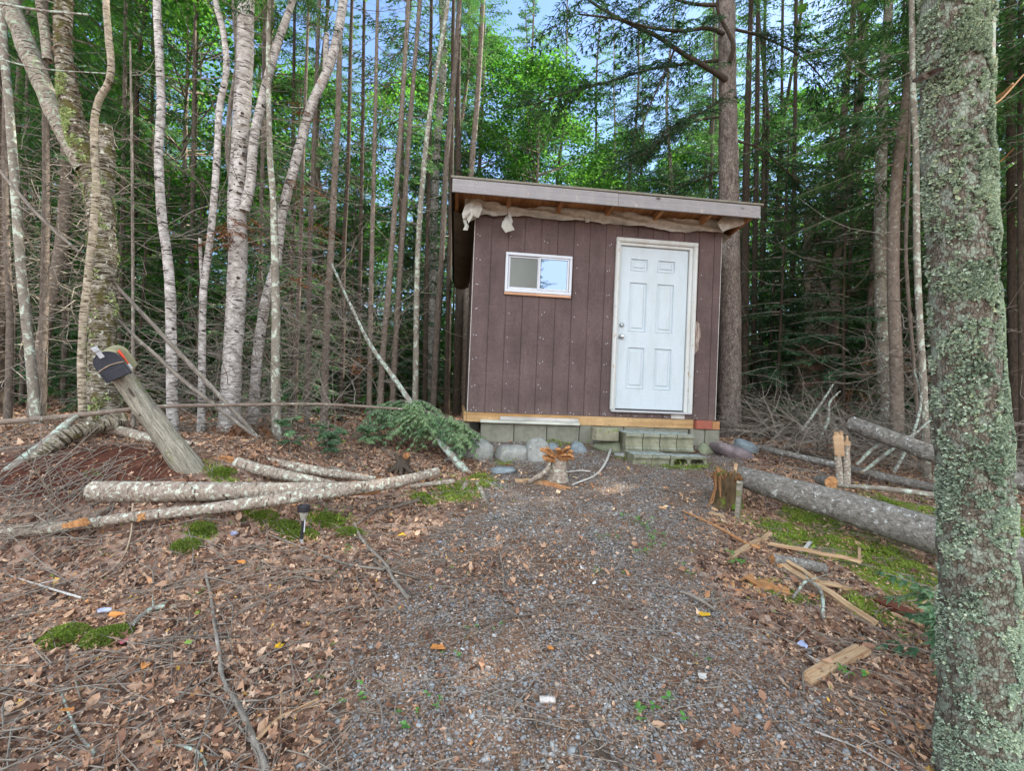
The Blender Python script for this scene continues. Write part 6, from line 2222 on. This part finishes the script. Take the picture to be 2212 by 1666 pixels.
# ------------------------------------------------------------------ mailbox on a leaning post
pb = P(402, 985, 3.24)
pb[2] = float(ground_z(np.array(pb[0]), np.array(pb[1])))
pt = P(268, 820, 3.16)
post = thing('leaning_post', 'weathered wooden post leaning left out of the red earth mound, carrying the mailbox', 'post', tuple(pb))
mb = MB()
ax = norm(pt - pb)
tube(mb, [pb - ax * .15, pb, pb + (pt - pb) * .3, pb + (pt - pb) * .7, pt + ax * .02], [.092, .085, .074, .066, .062], 26, .03, .05, 11, cap=0, seed=3.7)
mb.build('shaft', MT['post'], post, smooth=True)
mb = MB()
for (u, v) in ((362, 902), (362, 901), (377, 962), (318, 852)):
    pass
sidev = norm(np.cross(ax, [0, 1, 0]))
for (s, off, a_, b_) in ((.28, .01, .012, .016), (.60, .01, .011, .014), (.82, -.03, .008, .035)):
    c = pb + (pt - pb) * s + sidev * off + np.array([0, -.069 + .012 * s * 0, 0])
    an = np.linspace(0, 2 * np.pi, 12, endpoint=False)
    ring = [c + sidev * a_ * math.cos(t) + ax * b_ * math.sin(t) + np.array([0, .004, 0]) for t in an]
    mb = MB()
    mb.add(ring + [c + [0, -.004, 0]], [[i, (i + 1) % 12, 12] for i in range(12)])
    mb.build('knot', MT['dark'], post)

mc0 = P(259, 816, 3.04)
my_ = norm(np.array([-.68, 1.0, .16]))              # into the box, away from the viewer


def on_door(u, v):
    d_ = ray(u, v)
    return CAM + d_ * (((mc0 - CAM) @ my_) / (d_ @ my_))


bl_, br_, tp_ = on_door(232, 828.3), on_door(285.6, 804.8), on_door(229.5, 757)
mc = (bl_ + br_) / 2
mx_ = norm(br_ - bl_)
mz_ = norm(np.cross(mx_, my_))
Wd_, Hd, Ld = float(np.linalg.norm(br_ - bl_)), float((tp_ - mc) @ mz_), .47
print('mailbox', Wd_, Hd, (tp_ - mc) @ mx_)
mail = thing('mailbox', 'black-doored weathered mailbox with red flag, tilted on top of the leaning post', 'mailbox', tuple(mc))


def arch(w_, h_, n=14):
    r_ = w_ / 2
    pts = [(-r_, 0), (-r_, h_ - r_)]
    for i in range(1, n):
        a = math.pi - math.pi * i / n
        pts.append((r_ * math.cos(a), h_ - r_ + r_ * math.sin(a)))
    pts += [(r_, h_ - r_), (r_, 0)]
    return pts


def arch_solid(mb, w_, h_, y0, y1, z_off=0.0, mat=0, bev=.004):
    rings = []
    for (y, k) in ((y0 + bev, 1.0), (y0, 1 - 2 * bev / w_), (y1, 1.0)) if False else ((y0, 1 - 2 * bev / w_), (y0 + bev, 1.0), (y1, 1.0)):
        rings.append([mc + mx_ * (x * k) + mz_ * ((z - h_ / 2) * k + h_ / 2 + z_off) + my_ * y for (x, z) in arch(w_, h_)])
    n = len(rings[0])
    v = [p for r_ in rings for p in r_]
    f = [[k * n + i, k * n + (i + 1) % n, (k + 1) * n + (i + 1) % n, (k + 1) * n + i] for k in range(2) for i in range(n)]
    f += [list(range(n))[::-1], [2 * n + i for i in range(n)]]
    mb.add(v, f, mat)


def mbox(mb, x0, x1, y0, y1, z0, z1, bev=.002):
    box(mb, x0, x1, y0, y1, z0, z1, bev)
    V_ = mb.V[-1]
    mb.V[-1] = mc + V_[:, :1] * mx_ + V_[:, 1:2] * my_ + V_[:, 2:3] * mz_


mb = MB()
arch_solid(mb, Wd_ * .97, Hd * .985, .012, Ld, .006)
for k in (.06, .40):
    arch_solid(mb, Wd_ * 1.0, Hd * 1.005, k, k + .02, .002)
mb.build('box_shell', MT['mail_body'], mail, smooth=False)
mb = MB()
arch_solid(mb, Wd_ * 1.03, Hd, -.012, .012, 0)
mail_door = mb.build('mailbox_door', MT['mail_black'], mail)
mb = MB()
rim = arch(Wd_ * .98, Hd * .97)
pr = [mc + mx_ * x + mz_ * (z + .004) + my_ * -.013 for (x, z) in rim]
tube(mb, np.array(pr), [.003] * len(pr), 5, smooth_path=False)
mbox(mb, -.43 * Wd_, .43 * Wd_, -.018, -.012, .004, .062, .003)
mb.build('door_rim', MT['mail_black'], mail_door)
mb = MB()
v = []
for i in range(13):
    t = i / 12 * 2 - 1
    zz = .082 + .012 * (1 - abs(t) ** 1.5)
    v += [mc + mx_ * t * .072 + mz_ * (zz - .004) + my_ * -.0125, mc + mx_ * t * .072 + mz_ * zz + my_ * -.020, mc + mx_ * t * .072 + mz_ * (zz + .003) + my_ * -.0125]
f = []
for i in range(12):
    for e in range(2):
        f.append([3 * i + e, 3 * i + 3 + e, 3 * i + 4 + e, 3 * i + 1 + e])
mb.add(v, f)
mb.build('handle_ridge', MT['endwood_pale'], mail_door)
mb = MB()
mbox(mb, -.02, .006, -.022, -.012, .15, .205, .002)
mbox(mb, -.024, .008, -.030, -.020, .196, .222, .003)
mbox(mb, -.022, .006, -.026, .03, .222, .228, .002)
mb.build('latch', MT['metal'], mail_door)
mb = MB()
mbox(mb, Wd_ / 2 + .002, Wd_ / 2 + .007, .05, .075, .03, .15, .001)
mbox(mb, Wd_ / 2 + .002, Wd_ / 2 + .008, .03, .10, .10, .155, .002)
mb.build('flag', MT['red'], mail)
mb = MB()
mbox(mb, Wd_ / 2 + .0, Wd_ / 2 + .012, .02, .05, .02, .055, .002)
mb.build('flag_bracket', MT['metal'], mail)

# ------------------------------------------------------------------ solar light
lp = G(651, 1173)
lamp = thing('solar_path_light', 'small black solar garden light staked in the leaves below the birch log', 'garden light', tuple(lp))
sc_ = lp[1] / FPX
ax = norm(P(656, 1110, lp[1]) - lp)
hb = lambda v: (1173 - v) * sc_
tx = norm(np.cross([0, 1, 0], ax))
ty = np.cross(ax, tx)


def lathe_ax(mb, prof, n=22):
    a = np.linspace(0, 2 * np.pi, n, endpoint=False)
    rows = [lp + ax * h_ + np.outer(r_ * np.cos(a), tx) + np.outer(r_ * np.sin(a), ty) for (r_, h_) in prof]
    v = np.concatenate(rows)
    f = [[k * n + i, k * n + (i + 1) % n, (k + 1) * n + (i + 1) % n, (k + 1) * n + i] for k in range(len(prof) - 1) for i in range(n)]
    mb.add(v, f)
    return mb


rr = 12.3 * sc_
lathe_ax(MB(), [(3.4 * sc_, -.05), (3.4 * sc_, hb(1169)), (3.3 * sc_, hb(1123)), (.5 * sc_, hb(1122))]).build('stake', MT['black'], lamp, smooth=False)
lathe_ax(MB(), [(3.6 * sc_, -.01), (3.7 * sc_, hb(1166)), (3.3 * sc_, hb(1165))]).build('ground_collar', MT['metal'], lamp)
lathe_ax(MB(), [(3.4 * sc_, hb(1125)), (5 * sc_, hb(1122)), (7.2 * sc_, hb(1115)), (9.6 * sc_, hb(1106)), (10 * sc_, hb(1104))]).build('lens', MT['frost'], lamp, smooth=True)
lathe_ax(MB(), [(10 * sc_, hb(1105)), (rr, hb(1105.5)), (rr * 1.01, hb(1104)), (rr, hb(1094)), (rr * .96, hb(1092)), (rr * .72, hb(1091)), (rr * .66, hb(1092.5)), (.0005, hb(1092.5))]).build('cap', MT['black'], lamp)
mb = MB()
box(mb, -rr * .42, rr * .42, -rr * .42, rr * .42, 0, .0015, .0003)
mb.V[-1] = lp + mb.V[-1][:, :1] * tx + mb.V[-1][:, 1:2] * ty + (mb.V[-1][:, 2:3] + hb(1092.3)) * ax
mb.build('solar_cell', m_glass('solar_cell', (.03, .03, .07), .3, .1), lamp)
mb = MB()
p_ = lp + ax * hb(1150) + tx * 3.6 * sc_ + ty * -.001
mb.add([p_ - ty * 2 * sc_ + ax * 0, p_ + ty * 0 - ty * 5 * sc_ * .3, p_ + ax * 28 * sc_ - ty * .3 * 5 * sc_, p_ + ax * 30 * sc_ - ty * 2 * sc_, p_ + tx * 1.6 * sc_, p_ + tx * 1.6 * sc_ + ax * 29 * sc_], [[0, 4, 5, 3], [1, 4, 5, 2]])
mb.build('reflective_strip', MT['trim_clean'], lamp)


# ------------------------------------------------------------------ small coloured things on the ground
def scrap(name, label, u, v, wpx, hpx, mat, cat, n=7, curl=.3):
    c = G(u, v) + [0, 0, .02]
    a_, b_ = wpx / FPX * c[1] / 2, hpx / FPX * c[1] / 2 * 1.6
    an = np.sort(RS.uniform(0, 2 * np.pi, n))
    ring = [c + [a_ * math.cos(t) * RS.uniform(.7, 1.1), b_ * math.sin(t) * RS.uniform(.7, 1.1), RS.uniform(0, curl) * a_] for t in an]
    mb = MB()
    top_ = ring + [c + [0, 0, .003]]
    bot = [np.array(p) - [0, 0, .002] for p in top_]
    f = [[i, (i + 1) % n, n] for i in range(n)]
    mb.add(top_ + bot, f + [[n + 1 + i_[1], n + 1 + i_[0], n + 1 + i_[2]] for i_ in f] + [[i, n + 1 + i, n + 1 + (i + 1) % n, (i + 1) % n] for i in range(n)], rnd=.5)
    return tag(mb.build(name, MT[mat], loc=tuple(c)), label, cat)


def leafmat(name, c):
    m, nt, bs = new_mat(name)
    setc(nt, bs, ramp(nt, noise(nt, vec(nt, 'obj'), 60, 3), [(.3, tuple(x * .7 for x in c)), (.7, c)]), .6, .3)
    return m


MT['yellow'] = leafmat('yellow_leaf', (.75, .45, .02))
MT['orangeleaf'] = leafmat('orange_leaf', (.60, .25, .07))
MT['pinkleaf'] = leafmat('pink_leaf', (.55, .16, .18))
MT['limeleaf'] = leafmat('lime_leaf', (.30, .50, .10))
scrap('plastic_scrap', 'pale blue plastic scrap above the lone wide plank', 1745, 1406, 38, 30, 'scrap', 'plastic scrap')
scrap('plastic_scrap', 'crumpled whitish scrap between the blue scrap and the lone wide plank', 1762, 1440, 30, 24, 'lumber_grey', 'plastic scrap', curl=.7)
scrap('plastic_scrap', 'pale blue plastic scrap among the brown leaves at left', 228, 1331, 42, 16, 'scrap', 'plastic scrap')
scrap('plastic_scrap', 'small crumpled bluish scrap left of the garden light', 506, 1165, 22, 10, 'scrap', 'plastic scrap', curl=1)
scrap('plastic_scrap', 'shiny whitish scrap under the fallen spruce near the rocks', 1045, 1004, 26, 8, 'lumber_grey', 'plastic scrap', curl=1)
scrap('plastic_scrap', 'tiny pale lilac scrap on the left side of the path', 950, 1178, 9, 7, 'scrap', 'plastic scrap')
scrap('plastic_scrap', 'clear icy-looking scrap on the right side of the path', 1517, 1473 - 0, 22, 14, 'lumber_grey', 'plastic scrap', curl=.6)
scrap('fallen_leaf', 'bright yellow leaf on the right edge of the path', 1520, 1336, 28, 20, 'yellow', 'leaf', 9)
scrap('fallen_leaf', 'big orange brown leaf lying on the gravel left of the middle', 946, 1411, 34, 20, 'orangeleaf', 'leaf', 9)
scrap('fallen_leaf', 'pink red leaf among the brown leaves near the blue scrap', 266, 1397, 16, 18, 'pinkleaf', 'leaf', 9)
scrap('fallen_leaf', 'small lime green leaf on the brown leaves below the orange stick', 408, 1398, 20, 14, 'limeleaf', 'leaf', 9)
scrap('fallen_leaf', 'larger tan leaf touching the blue scrap at left', 258, 1338, 44, 20, 'orangeleaf', 'leaf', 9)
scrap('fallen_leaf', 'yellow curled leaf at the left edge of the gravel', 605, 1408, 22, 14, 'yellow', 'leaf', 9, .6)
scrap('fallen_leaf', 'orange leaf between the garden light and the crossing branches', 517, 1225, 26, 16, 'orangeleaf', 'leaf', 9)
scrap('fallen_leaf', 'tan squarish leaf in the lower left litter', 303, 1452, 38, 24, 'orangeleaf', 'leaf', 8)
scrap('fallen_leaf', 'pale yellow heart-shaped leaf right of the crossing branches', 868, 1163, 20, 12, 'yellow', 'leaf', 9)
scrap('fallen_leaf', 'orange leaf near the bottom left corner of the litter', 145, 1550, 32, 16, 'orangeleaf', 'leaf', 9)
scrap('fallen_leaf', 'rusty leaf right of the centre of the path', 1190, 1430 - 20, 16, 12, 'orangeleaf', 'leaf', 8)
# pale knuckle of birch wood on the gravel
c = G(1182, 1520)
mb = MB()
tube(mb, [c + [-.03, 0, .012], c + [.03, .004, .012]], [.014, .013], 12, .01, .12, 40, cap=1)
tag(mb.build('wood_chunk', [MT['birch'], MT['endwood_pale']], loc=tuple(c), smooth=True), 'short white birch twig piece lying on the gravel near the bottom', 'wood piece')

# ------------------------------------------------------------------ loose ground stuff
RS = np.random.RandomState(314)


def scatter_xy(n, y0, y1, pw=1.6, wide=1.25):
    t = RS.rand(n)
    y = y0 + (y1 - y0) * t ** pw
    x = RS.uniform(-1, 1, n) * (wide * y + .4)
    return x, y


def lay(x, y, tv, tf, size, tilt=.35, lift=.008, rz_=None):
    """instances of a template (k,3) laid on the ground as one array"""
    n = len(x)
    z = ground_z(x, y) + lift * RS.rand(n)
    e = .02
    nx_ = -(ground_z(x + e, y) - ground_z(x - e, y)) / (2 * e)
    ny_ = -(ground_z(x, y + e) - ground_z(x, y - e)) / (2 * e)
    up_ = norm(np.stack([nx_, ny_, np.ones(n)], -1) + RS.normal(0, tilt, (n, 3)) * np.array([1, 1, 0]))
    a = RS.uniform(0, 2 * np.pi, n) if rz_ is None else rz_
    t = norm(np.cross(up_, np.stack([np.cos(a), np.sin(a), 0 * a], -1)))
    b = np.cross(up_, t)
    v = tv[None] * np.asarray(size).reshape(n, -1)[:, None, :]
    out = np.stack([x, y, z], -1)[:, None] + v[..., :1] * t[:, None] + v[..., 1:2] * b[:, None] + v[..., 2:3] * up_[:, None]
    f = (np.arange(n)[:, None, None] * len(tv) + tf[None]).reshape(-1, tf.shape[1])
    return out.reshape(-1, 3), f


def leaf_template(kind):
    if kind == 0:      # ovate, folded and curled
        o_ = [(-.5, 0, .06), (-.25, -.24, .1), (.1, -.27, .12), (.5, 0, .16), (.1, .27, .12), (-.25, .24, .1), (-.1, 0, 0), (.2, 0, .02)]
        f = [(0, 1, 6), (1, 2, 7), (1, 7, 6), (2, 3, 7), (3, 4, 7), (4, 5, 6), (4, 6, 7), (5, 0, 6)]
        return np.array(o_), np.array(f)
    if kind == 1:      # lobed maple
        an = np.linspace(0, 2 * np.pi, 10, endpoint=False)
        r_ = np.array([.5, .26, .48, .22, .38, .14, .38, .22, .48, .26])
        o_ = [(r_[i] * math.cos(a), r_[i] * math.sin(a), .14 * (i % 2 == 0) + .06 * math.sin(2 * a)) for i, a in enumerate(an)] + [(0, 0, 0)]
        return np.array(o_), np.array([(i, (i + 1) % 10, 10) for i in range(10)])
    o_ = [(-.5, -.1, .0), (-.1, -.22, .22), (.5, -.05, .1), (.45, .1, .3), (-.1, .2, -.05), (-.5, .12, .25)]       # crumpled
    return np.array(o_), np.array([(0, 1, 4), (0, 4, 5), (1, 2, 3), (1, 3, 4)])


def leaf_density(x, y):
    gm = gravel_mask(x, y)
    d = 1 - .93 * gm
    patch = np.exp(-((x + .05) / .55) ** 2 - ((y - 2.9) / .45) ** 2)
    d = np.maximum(d, patch * .8)
    d = d * (1 - .55 * moss_mask(x, y))
    dirt = sstep(.3, .7, np.exp(-((x + 2.75) / .85) ** 2 - ((y - 3.2) / .35) ** 2))
    return d * (1 - .75 * dirt)


lit = MB()
for kind, n, smin, smax in ((0, 36000, .012, .030), (1, 24000, .018, .040), (2, 90000, .008, .028), (0, 1800, .04, .065), (1, 1500, .045, .07), (2, 1800, .04, .07)):
    x, y = scatter_xy(n, .9, 8.0, 1.35)
    k = RS.rand(n) < leaf_density(x, y)
    x, y = x[k], y[k]
    tv, tf = leaf_template(kind)
    s = RS.uniform(smin, smax, len(x)) * np.where(y > 3.5, 1.25, 1.0)
    v, f = lay(x, y, tv, tf, np.stack([s, s * RS.uniform(.75, 1.1, len(x)), s * RS.uniform(.4, 1.8, len(x))], -1), .5, .02)
    r_ = np.clip(RS.beta(1.5, 1.9, len(x)) * .95 + (RS.rand(len(x)) < .04) * .3 + .12 * (vn(x * 3, y * 3, 8.8) - .5), 0, .985)
    r_ = np.where(RS.rand(len(x)) < .002, 1.0, r_)
    lit.add(v, f, 0, None, np.repeat(r_, len(tv)))
tag(lit.build('leaf_litter', MT['litter']), 'brown fallen leaves covering the forest floor', 'leaf litter', None, 'stuff')
# floor further back
lit = MB()
x, y = scatter_xy(24000, 6.2, 20, 1.5)
tv, tf = leaf_template(2)
s = RS.uniform(.06, .13, len(x))
v, f = lay(x, y, tv, tf, np.stack([s, s, s], -1), .3, .02)
lit.add(v, f, 0, None, np.repeat(np.clip(RS.beta(2, 3, len(x)), 0, .9), len(tv)))
tag(lit.build('woodland_litter', MT['litter']), 'dull leaf litter under the trees of the woods', 'leaf litter', None, 'stuff')

# needles and tiny chips on the path
nd_ = MB()
n = 90000
x, y = scatter_xy(n, .95, 6.0, 1.3, .75)
x = x + .35
gmk = gravel_mask(x, y)
k = (RS.rand(n) < (.35 + .65 * gmk)) & (vn(x * 2.2, y * 2.2, 5.1) + RS.rand(n) * .5 > .55)
x, y = x[k], y[k]
tv = np.array([(-.5, -.5, 0), (.5, -.5, .0), (.5, .5, 0), (-.5, .5, 0)])
L = RS.uniform(.008, .04, len(x))
v, f = lay(x, y, tv, np.array([[0, 1, 2, 3]]), np.stack([L, RS.uniform(.0012, .0028, len(x)), L], -1), .15, .012)
nd_.add(v, f, 0, None, np.repeat(np.clip(RS.beta(2, 2, len(x)), 0, 1), 4))
tag(nd_.build('fallen_needles', MT['litter_needles']), 'reddish fallen needles and bits strewn over the gravel path', 'needles', None, 'stuff')

# pebbles
pb_ = MB()
bm = bmesh.new()
bmesh.ops.create_icosphere(bm, subdivisions=1, radius=1)
iv = np.array([q_.co[:] for q_ in bm.verts])
if_ = np.array([[q_.index for q_ in ff.verts] for ff in bm.faces])
bm.free()
n = 76000
x, y = scatter_xy(n, .95, 5.9, 1.6, .8)
x = x + .35
k = RS.rand(n) < (gravel_mask(x, y) * (.55 + .9 * sstep(.3, .55, vn(x * 2.4, y * 2.4, 4.4))) * (1 - .7 * np.exp(-((x + .05) / .55) ** 2 - ((y - 2.9) / .45) ** 2)) + .01)
x, y = x[k], y[k]
s = .0030 + .0055 * RS.rand(len(x)) ** 2.2 + .010 * (RS.rand(len(x)) < .02)
v, f = lay(x, y, iv * np.array([1, .8, .55]), if_, np.stack([s, s * RS.uniform(.7, 1.1, len(x)), s * RS.uniform(.6, 1, len(x))], -1), .25, .004)
v = v.reshape(-1, 12, 3)
v = v + (v - v.mean(1, keepdims=True)) * RS.uniform(-.25, .2, (len(x), 12, 1))
pb_.add(v.reshape(-1, 3), f, 0, None, np.repeat(np.clip(RS.beta(2.2, 2, len(x)) + (RS.rand(len(x)) < .03) * .4, 0, 1), 12))
tag(pb_.build('gravel', MT['pebble'], smooth=True), 'blue-grey gravel stones covering the path', 'gravel', None, 'stuff')

# twigs lying about
tw = MB()


def lay_twigs(n, y0, y1, l0, l1, r0, cond, lift=.012, wide=1.25):
    x, y = scatter_xy(n, y0, y1, 1.3, wide)
    for i in range(n):
        if RS.rand() > cond(x[i], y[i]):
            continue
        a = RS.uniform(0, 2 * np.pi)
        L = RS.uniform(l0, l1)
        k_ = 4
        px, py_ = [x[i]], [y[i]]
        for j in range(k_ - 1):
            a += RS.normal(0, .25)
            px.append(px[-1] + math.cos(a) * L / (k_ - 1))
            py_.append(py_[-1] + math.sin(a) * L / (k_ - 1))
        px, py_ = np.array(px), np.array(py_)
        pz = ground_z(px, py_) + lift + RS.uniform(-.006, .02, k_)
        tube(tw, np.stack([px, py_, pz], -1), np.linspace(r0 * RS.uniform(.5, 1.4), .001, k_), 4, smooth_path=False, rnd=RS.rand())


lay_twigs(4200, .95, 5.5, .06, .5, .0026, lambda a, b: 1.0 if a < -.5 else (.7 if a > 1.2 else .3))
lay_twigs(500, 3.8, 12, .3, 1.2, .007, lambda a, b: 0 if (abs(a - 1) < 1.9 and b < 9) else 1)
tag(tw.build('fallen_twigs', MT['twig']), 'small dead twigs strewn over the forest floor', 'twigs', None, 'stuff')

# brush piles
tw = MB()
for (u, v, Y, sx_, sy_, sz_, n) in ((1650, 905, 7.3, 1.1, .8, .22, 260), (1750, 920, 6.6, 1.2, .8, .22, 320), (1880, 925, 6.4, 1.2, .8, .28, 300), (1800, 960, 5.6, 1.0, .5, .14, 180), (1950, 800, 5.8, .5, .5, .6, 140), (1940, 960, 5.2, .6, .5, .2, 130), (1700, 870, 7.6, 1.0, .6, .4, 150), (2180, 1000, 4.2, .4, .6, .3, 120)):
    tangle(tw, P(u, v, Y), (sx_, sy_, sz_), n, .3, 1.0, .0055, .45)
tag(tw.build('brush_pile', MT['twig']), 'tangled grey brush heaped right of the shed under the snag', 'brush', None, 'stuff')
tw = MB()
for (u, v, Y, sx_, sy_, sz_, n) in ((40, 1070, 2.9, .5, .25, .07, 50), (110, 1110, 2.8, .5, .3, .05, 36), (30, 1150, 2.6, .5, .2, .05, 30), (20, 980, 3.2, .3, .3, .12, 20)):
    tangle(tw, P(u, v, Y), (sx_, sy_, sz_), n, .25, .8, .0036, .35, curl=.15)
tag(tw.build('brush_pile', MT['twig']), 'tangled grey twigs heaped at the left edge over the birch log', 'brush', None, 'stuff')
tw = MB()
for (u, v, Y, sx_, sy_, sz_, n) in ((590, 500, 5.4, .5, .5, .8, 150), (650, 620, 5.5, .6, .5, .8, 150), (560, 780, 5.2, .9, .5, .55, 200), (700, 720, 5.7, .6, .5, .7, 120), (450, 840, 5.0, .5, .4, .4, 120), (620, 900, 5.0, .7, .4, .25, 150), (780, 700, 6.4, .6, .5, .8, 130), (330, 820, 5.2, .6, .4, .4, 110), (120, 600, 5.4, .7, .4, 1.0, 240), (150, 400, 5.4, .8, .4, .8, 160)):
    tangle(tw, P(u, v, Y), (sx_, sy_, sz_), n, .3, 1.0, .0042, .5, curl=.22)
tag(tw.build('dead_undergrowth', MT['twig']), 'thicket of bare dead branches between the birches and poles left of the shed', 'dead branches', None, 'stuff')
# brown dead needle sprays in the thicket
br_ = MB()
for (u, v, Y, n) in ((520, 480, 4.9, 16), (500, 510, 4.9, 10), (640, 400, 5.2, 9), (650, 600, 5.2, 6), (545, 935, 4.6, 26), (500, 930, 4.5, 16), (590, 950, 4.7, 14), (650, 250, 5.2, 5), (770, 780, 6.2, 12), (690, 500, 5.4, 5), (820, 900, 6.5, 8)):
    for _ in range(n):
        spruce_branch(br_, None, P(u + RS.uniform(-35, 35), v + RS.uniform(-20, 20), Y + RS.uniform(-.2, .2)), RS.uniform(0, 6.28), RS.uniform(.12, .32), .1, .6, RS.uniform(.2, .9), .8, .004, .55, .10, 2)
for (u, v, Y, n) in ((1700, 915, 6.8, 30), (1790, 900, 6.6, 26), (1860, 850, 6.6, 18), (1940, 780, 6.0, 16)):
    for _ in range(n):
        spruce_branch(br_, None, P(u + RS.uniform(-60, 60), v + RS.uniform(-22, 22), Y + RS.uniform(-.3, .3)), RS.uniform(0, 6.28), RS.uniform(.15, .4), .1, .5, RS.uniform(.0, .5), .6, .004, .5, .10, 2)
tag(br_.build('dead_needles', MT['needles_dead']), 'rusty dead needle sprays caught in the bare branches', 'dead needles', None, 'stuff')

# moss cushions: tufts over low mounds
ms = MB()
for (cx, cy, a, b) in mosspts:
    n = int(min(5200, 9000 * a * b * 4 + 250))
    x = cx + RS.normal(0, .55, n) * a
    y = cy + RS.normal(0, .55, n) * b
    k = vn(x * 14, y * 14, 3.9) * .6 + vn(x * 5, y * 5, 1.9) * .4 + RS.normal(0, .05, n) > .49
    k &= gravel_mask(x, y) * RS.rand(n) < .6
    x, y = x[k], y[k]
    n = len(x)
    z = ground_z(x, y) + .028 * sstep(.42, .75, vn(x * 9, y * 9, 3.9)) - .002
    d = norm(RS.normal(0, .6, (n, 3)) + np.array([0, 0, 1.0]))
    L = RS.uniform(.008, .022, n) * (1 + .08 * np.maximum(0, y - 2) ** 2)
    v, f, r_ = tris_twigs(np.stack([x, y, z], -1), d, L, L * .42, RS.normal(0, 1, (n, 3)), np.clip(.5 + RS.normal(0, .22, n) + .5 * (vn(x * 9, y * 9, 3.9) - .5), 0, 1))
    ms.add(v, f, 0, None, r_)
for (cx, cy, a, b) in mosspts[7:14] + mosspts[14:16] + mosspts[18:20]:
    for _ in range(3):
        xx, yy = cx + RS.normal(0, .35) * a, cy + RS.normal(0, .35) * b
        r0_ = RS.uniform(.035, .075)
        n = int(1400 * (r0_ / .06) ** 2)
        dn = norm(RS.normal(0, 1, (n, 3)))
        dn[:, 2] = np.abs(dn[:, 2])
        p_ = np.array([xx, yy, float(ground_z(np.array(xx), np.array(yy))) - .01]) + dn * np.array([r0_ * 1.2, r0_, r0_ * .6])
        L = RS.uniform(.006, .012, n)
        v, f, r_ = tris_twigs(p_, norm(dn + RS.normal(0, .5, (n, 3))), L, L * .5, RS.normal(0, 1, (n, 3)), np.clip(.35 + RS.normal(0, .18, n), 0, 1))
        ms.add(v, f, 0, None, r_)
tag(ms.build('moss', MT['moss']), 'bright green moss cushions spread over the ground', 'moss', None, 'stuff')

# seedlings
sd = MB()
SEED = [(1385, 1135, 9, 1.1), (1400, 1160, 7, .9), (1330, 1165, 4, .8), (1390, 1190, 5, .8), (1600, 1225, 8, 1.1), (1300, 1160, 3, .7), (1420, 1180, 3, .7), (745, 1195, 6, .6), (540, 1130, 6, .5), (700, 1105, 8, .5), (240, 1215 - 30, 3, .5),
        (260, 1378 - 300, 4, .6), (190, 1030, 4, .6), (300, 1035, 4, .6), (220, 1020, 3, .6), (1010, 1060, 10, .6), (1130, 940, 8, .5), (1090, 945, 6, .5), (1225, 930, 3, .6), (1420, 1550, 4, 1.0), (1390, 1556, 2, .9),
        (1075, 1355, 2, .6), (1030, 1368, 3, .6), (980, 1420, 3, .5), (930, 1400 + 120, 3, .6), (1500, 1430, 2, .6), (1480, 1240, 3, .7), (1620, 900, 4, 1.5), (1280, 1240, 3, .6), (1350, 1240, 2, .6), (410, 1300, 3, .5), (90, 1200, 3, .5), (1850, 1475, 3, .9), (1960, 1380, 5, .9), (690, 1480, 3, .6), (760, 1520, 4, .6), (880, 1560, 4, .7), (1560, 1130, 4, .6)]
tv = np.array([(0, 0, 0), (.4, -.28, .06), (.75, -.22, .05), (1, 0, 0), (.75, .22, .05), (.4, .28, .06)])
for (u, v_, n, s) in SEED:
    c = G(u, v_)
    for _ in range(n):
        p_ = c + [RS.normal(0, .05 * s), RS.normal(0, .05 * s), 0]
        p_[2] = float(ground_z(np.array(p_[0]), np.array(p_[1])))
        h_ = RS.uniform(.015, .05) * s
        tube(sd, [p_, p_ + [0, 0, h_]], [.0012, .0008], 3, smooth_path=False, rnd=.2)
        a0_ = RS.uniform(0, 6.28)
        for j in range(RS.randint(2, 5)):
            a_ = a0_ + j * 2.1 + RS.normal(0, .3)
            L = RS.uniform(.018, .036) * s
            t_, b_ = np.array([math.cos(a_), math.sin(a_), RS.uniform(-.2, .4)]), np.array([-math.sin(a_), math.cos(a_), 0])
            v = p_ + [0, 0, h_] + L * (tv[:, :1] * t_ + tv[:, 1:2] * b_ + tv[:, 2:3] * np.array([0, 0, 1]))
            sd.add(v, [[0, 1, 2, 3, 4, 5]], 0, None, RS.rand())
tag(sd.build('seedlings', MT['seedling']), 'small green seedlings sprouting here and there on the path and litter', 'seedlings', None, 'stuff')

# low green plants deeper in the woods
fn = MB()
x, y = scatter_xy(900, 6.8, 14, 1.2)
for i in range(len(x)):
    if not can(x[i], y[i], .01) or (abs(x[i] - 1) < 2.5 and y[i] < 10):
        continue
    if RS.rand() > .3:
        continue
    leaf_cluster(fn, np.array([x[i], y[i], float(ground_z(x[i], y[i])) + RS.uniform(.1, .4)]), .22, 26, .07, RS.uniform(.1, .8), .5)
tag(fn.build('woodland_plants', MT['maple']), 'low leafy plants growing under the trees', 'ground plants', None, 'stuff')
# wood chips near stumps
cp = MB()
tvb = np.array([(-.5, -.5, -.2), (.5, -.4, -.2), (.4, .5, .2), (-.5, .5, .2)])
for (u, v_, n, s) in ((1560, 1110, 60, .25), (1200, 1050, 40, .2), (1040, 1030, 50, .15), (1640, 1270, 60, .15), (1700, 1180, 20, .2), (1420, 1090, 30, .4)):
    c = G(u, v_)
    x, y = c[0] + RS.normal(0, s, n), c[1] + RS.normal(0, s * .6, n)
    L = RS.uniform(.015, .06, n)
    v, f = lay(x, y, tvb, np.array([[0, 1, 2, 3]]), np.stack([L, L * RS.uniform(.2, .6, n), L * .4], -1), .3, .02)
    cp.add(v, f, 0, None, np.repeat(RS.rand(n), 4))
tag(cp.build('wood_chips', MT['chips']), 'orange wood chips scattered round the stumps', 'wood chips', None, 'stuff')
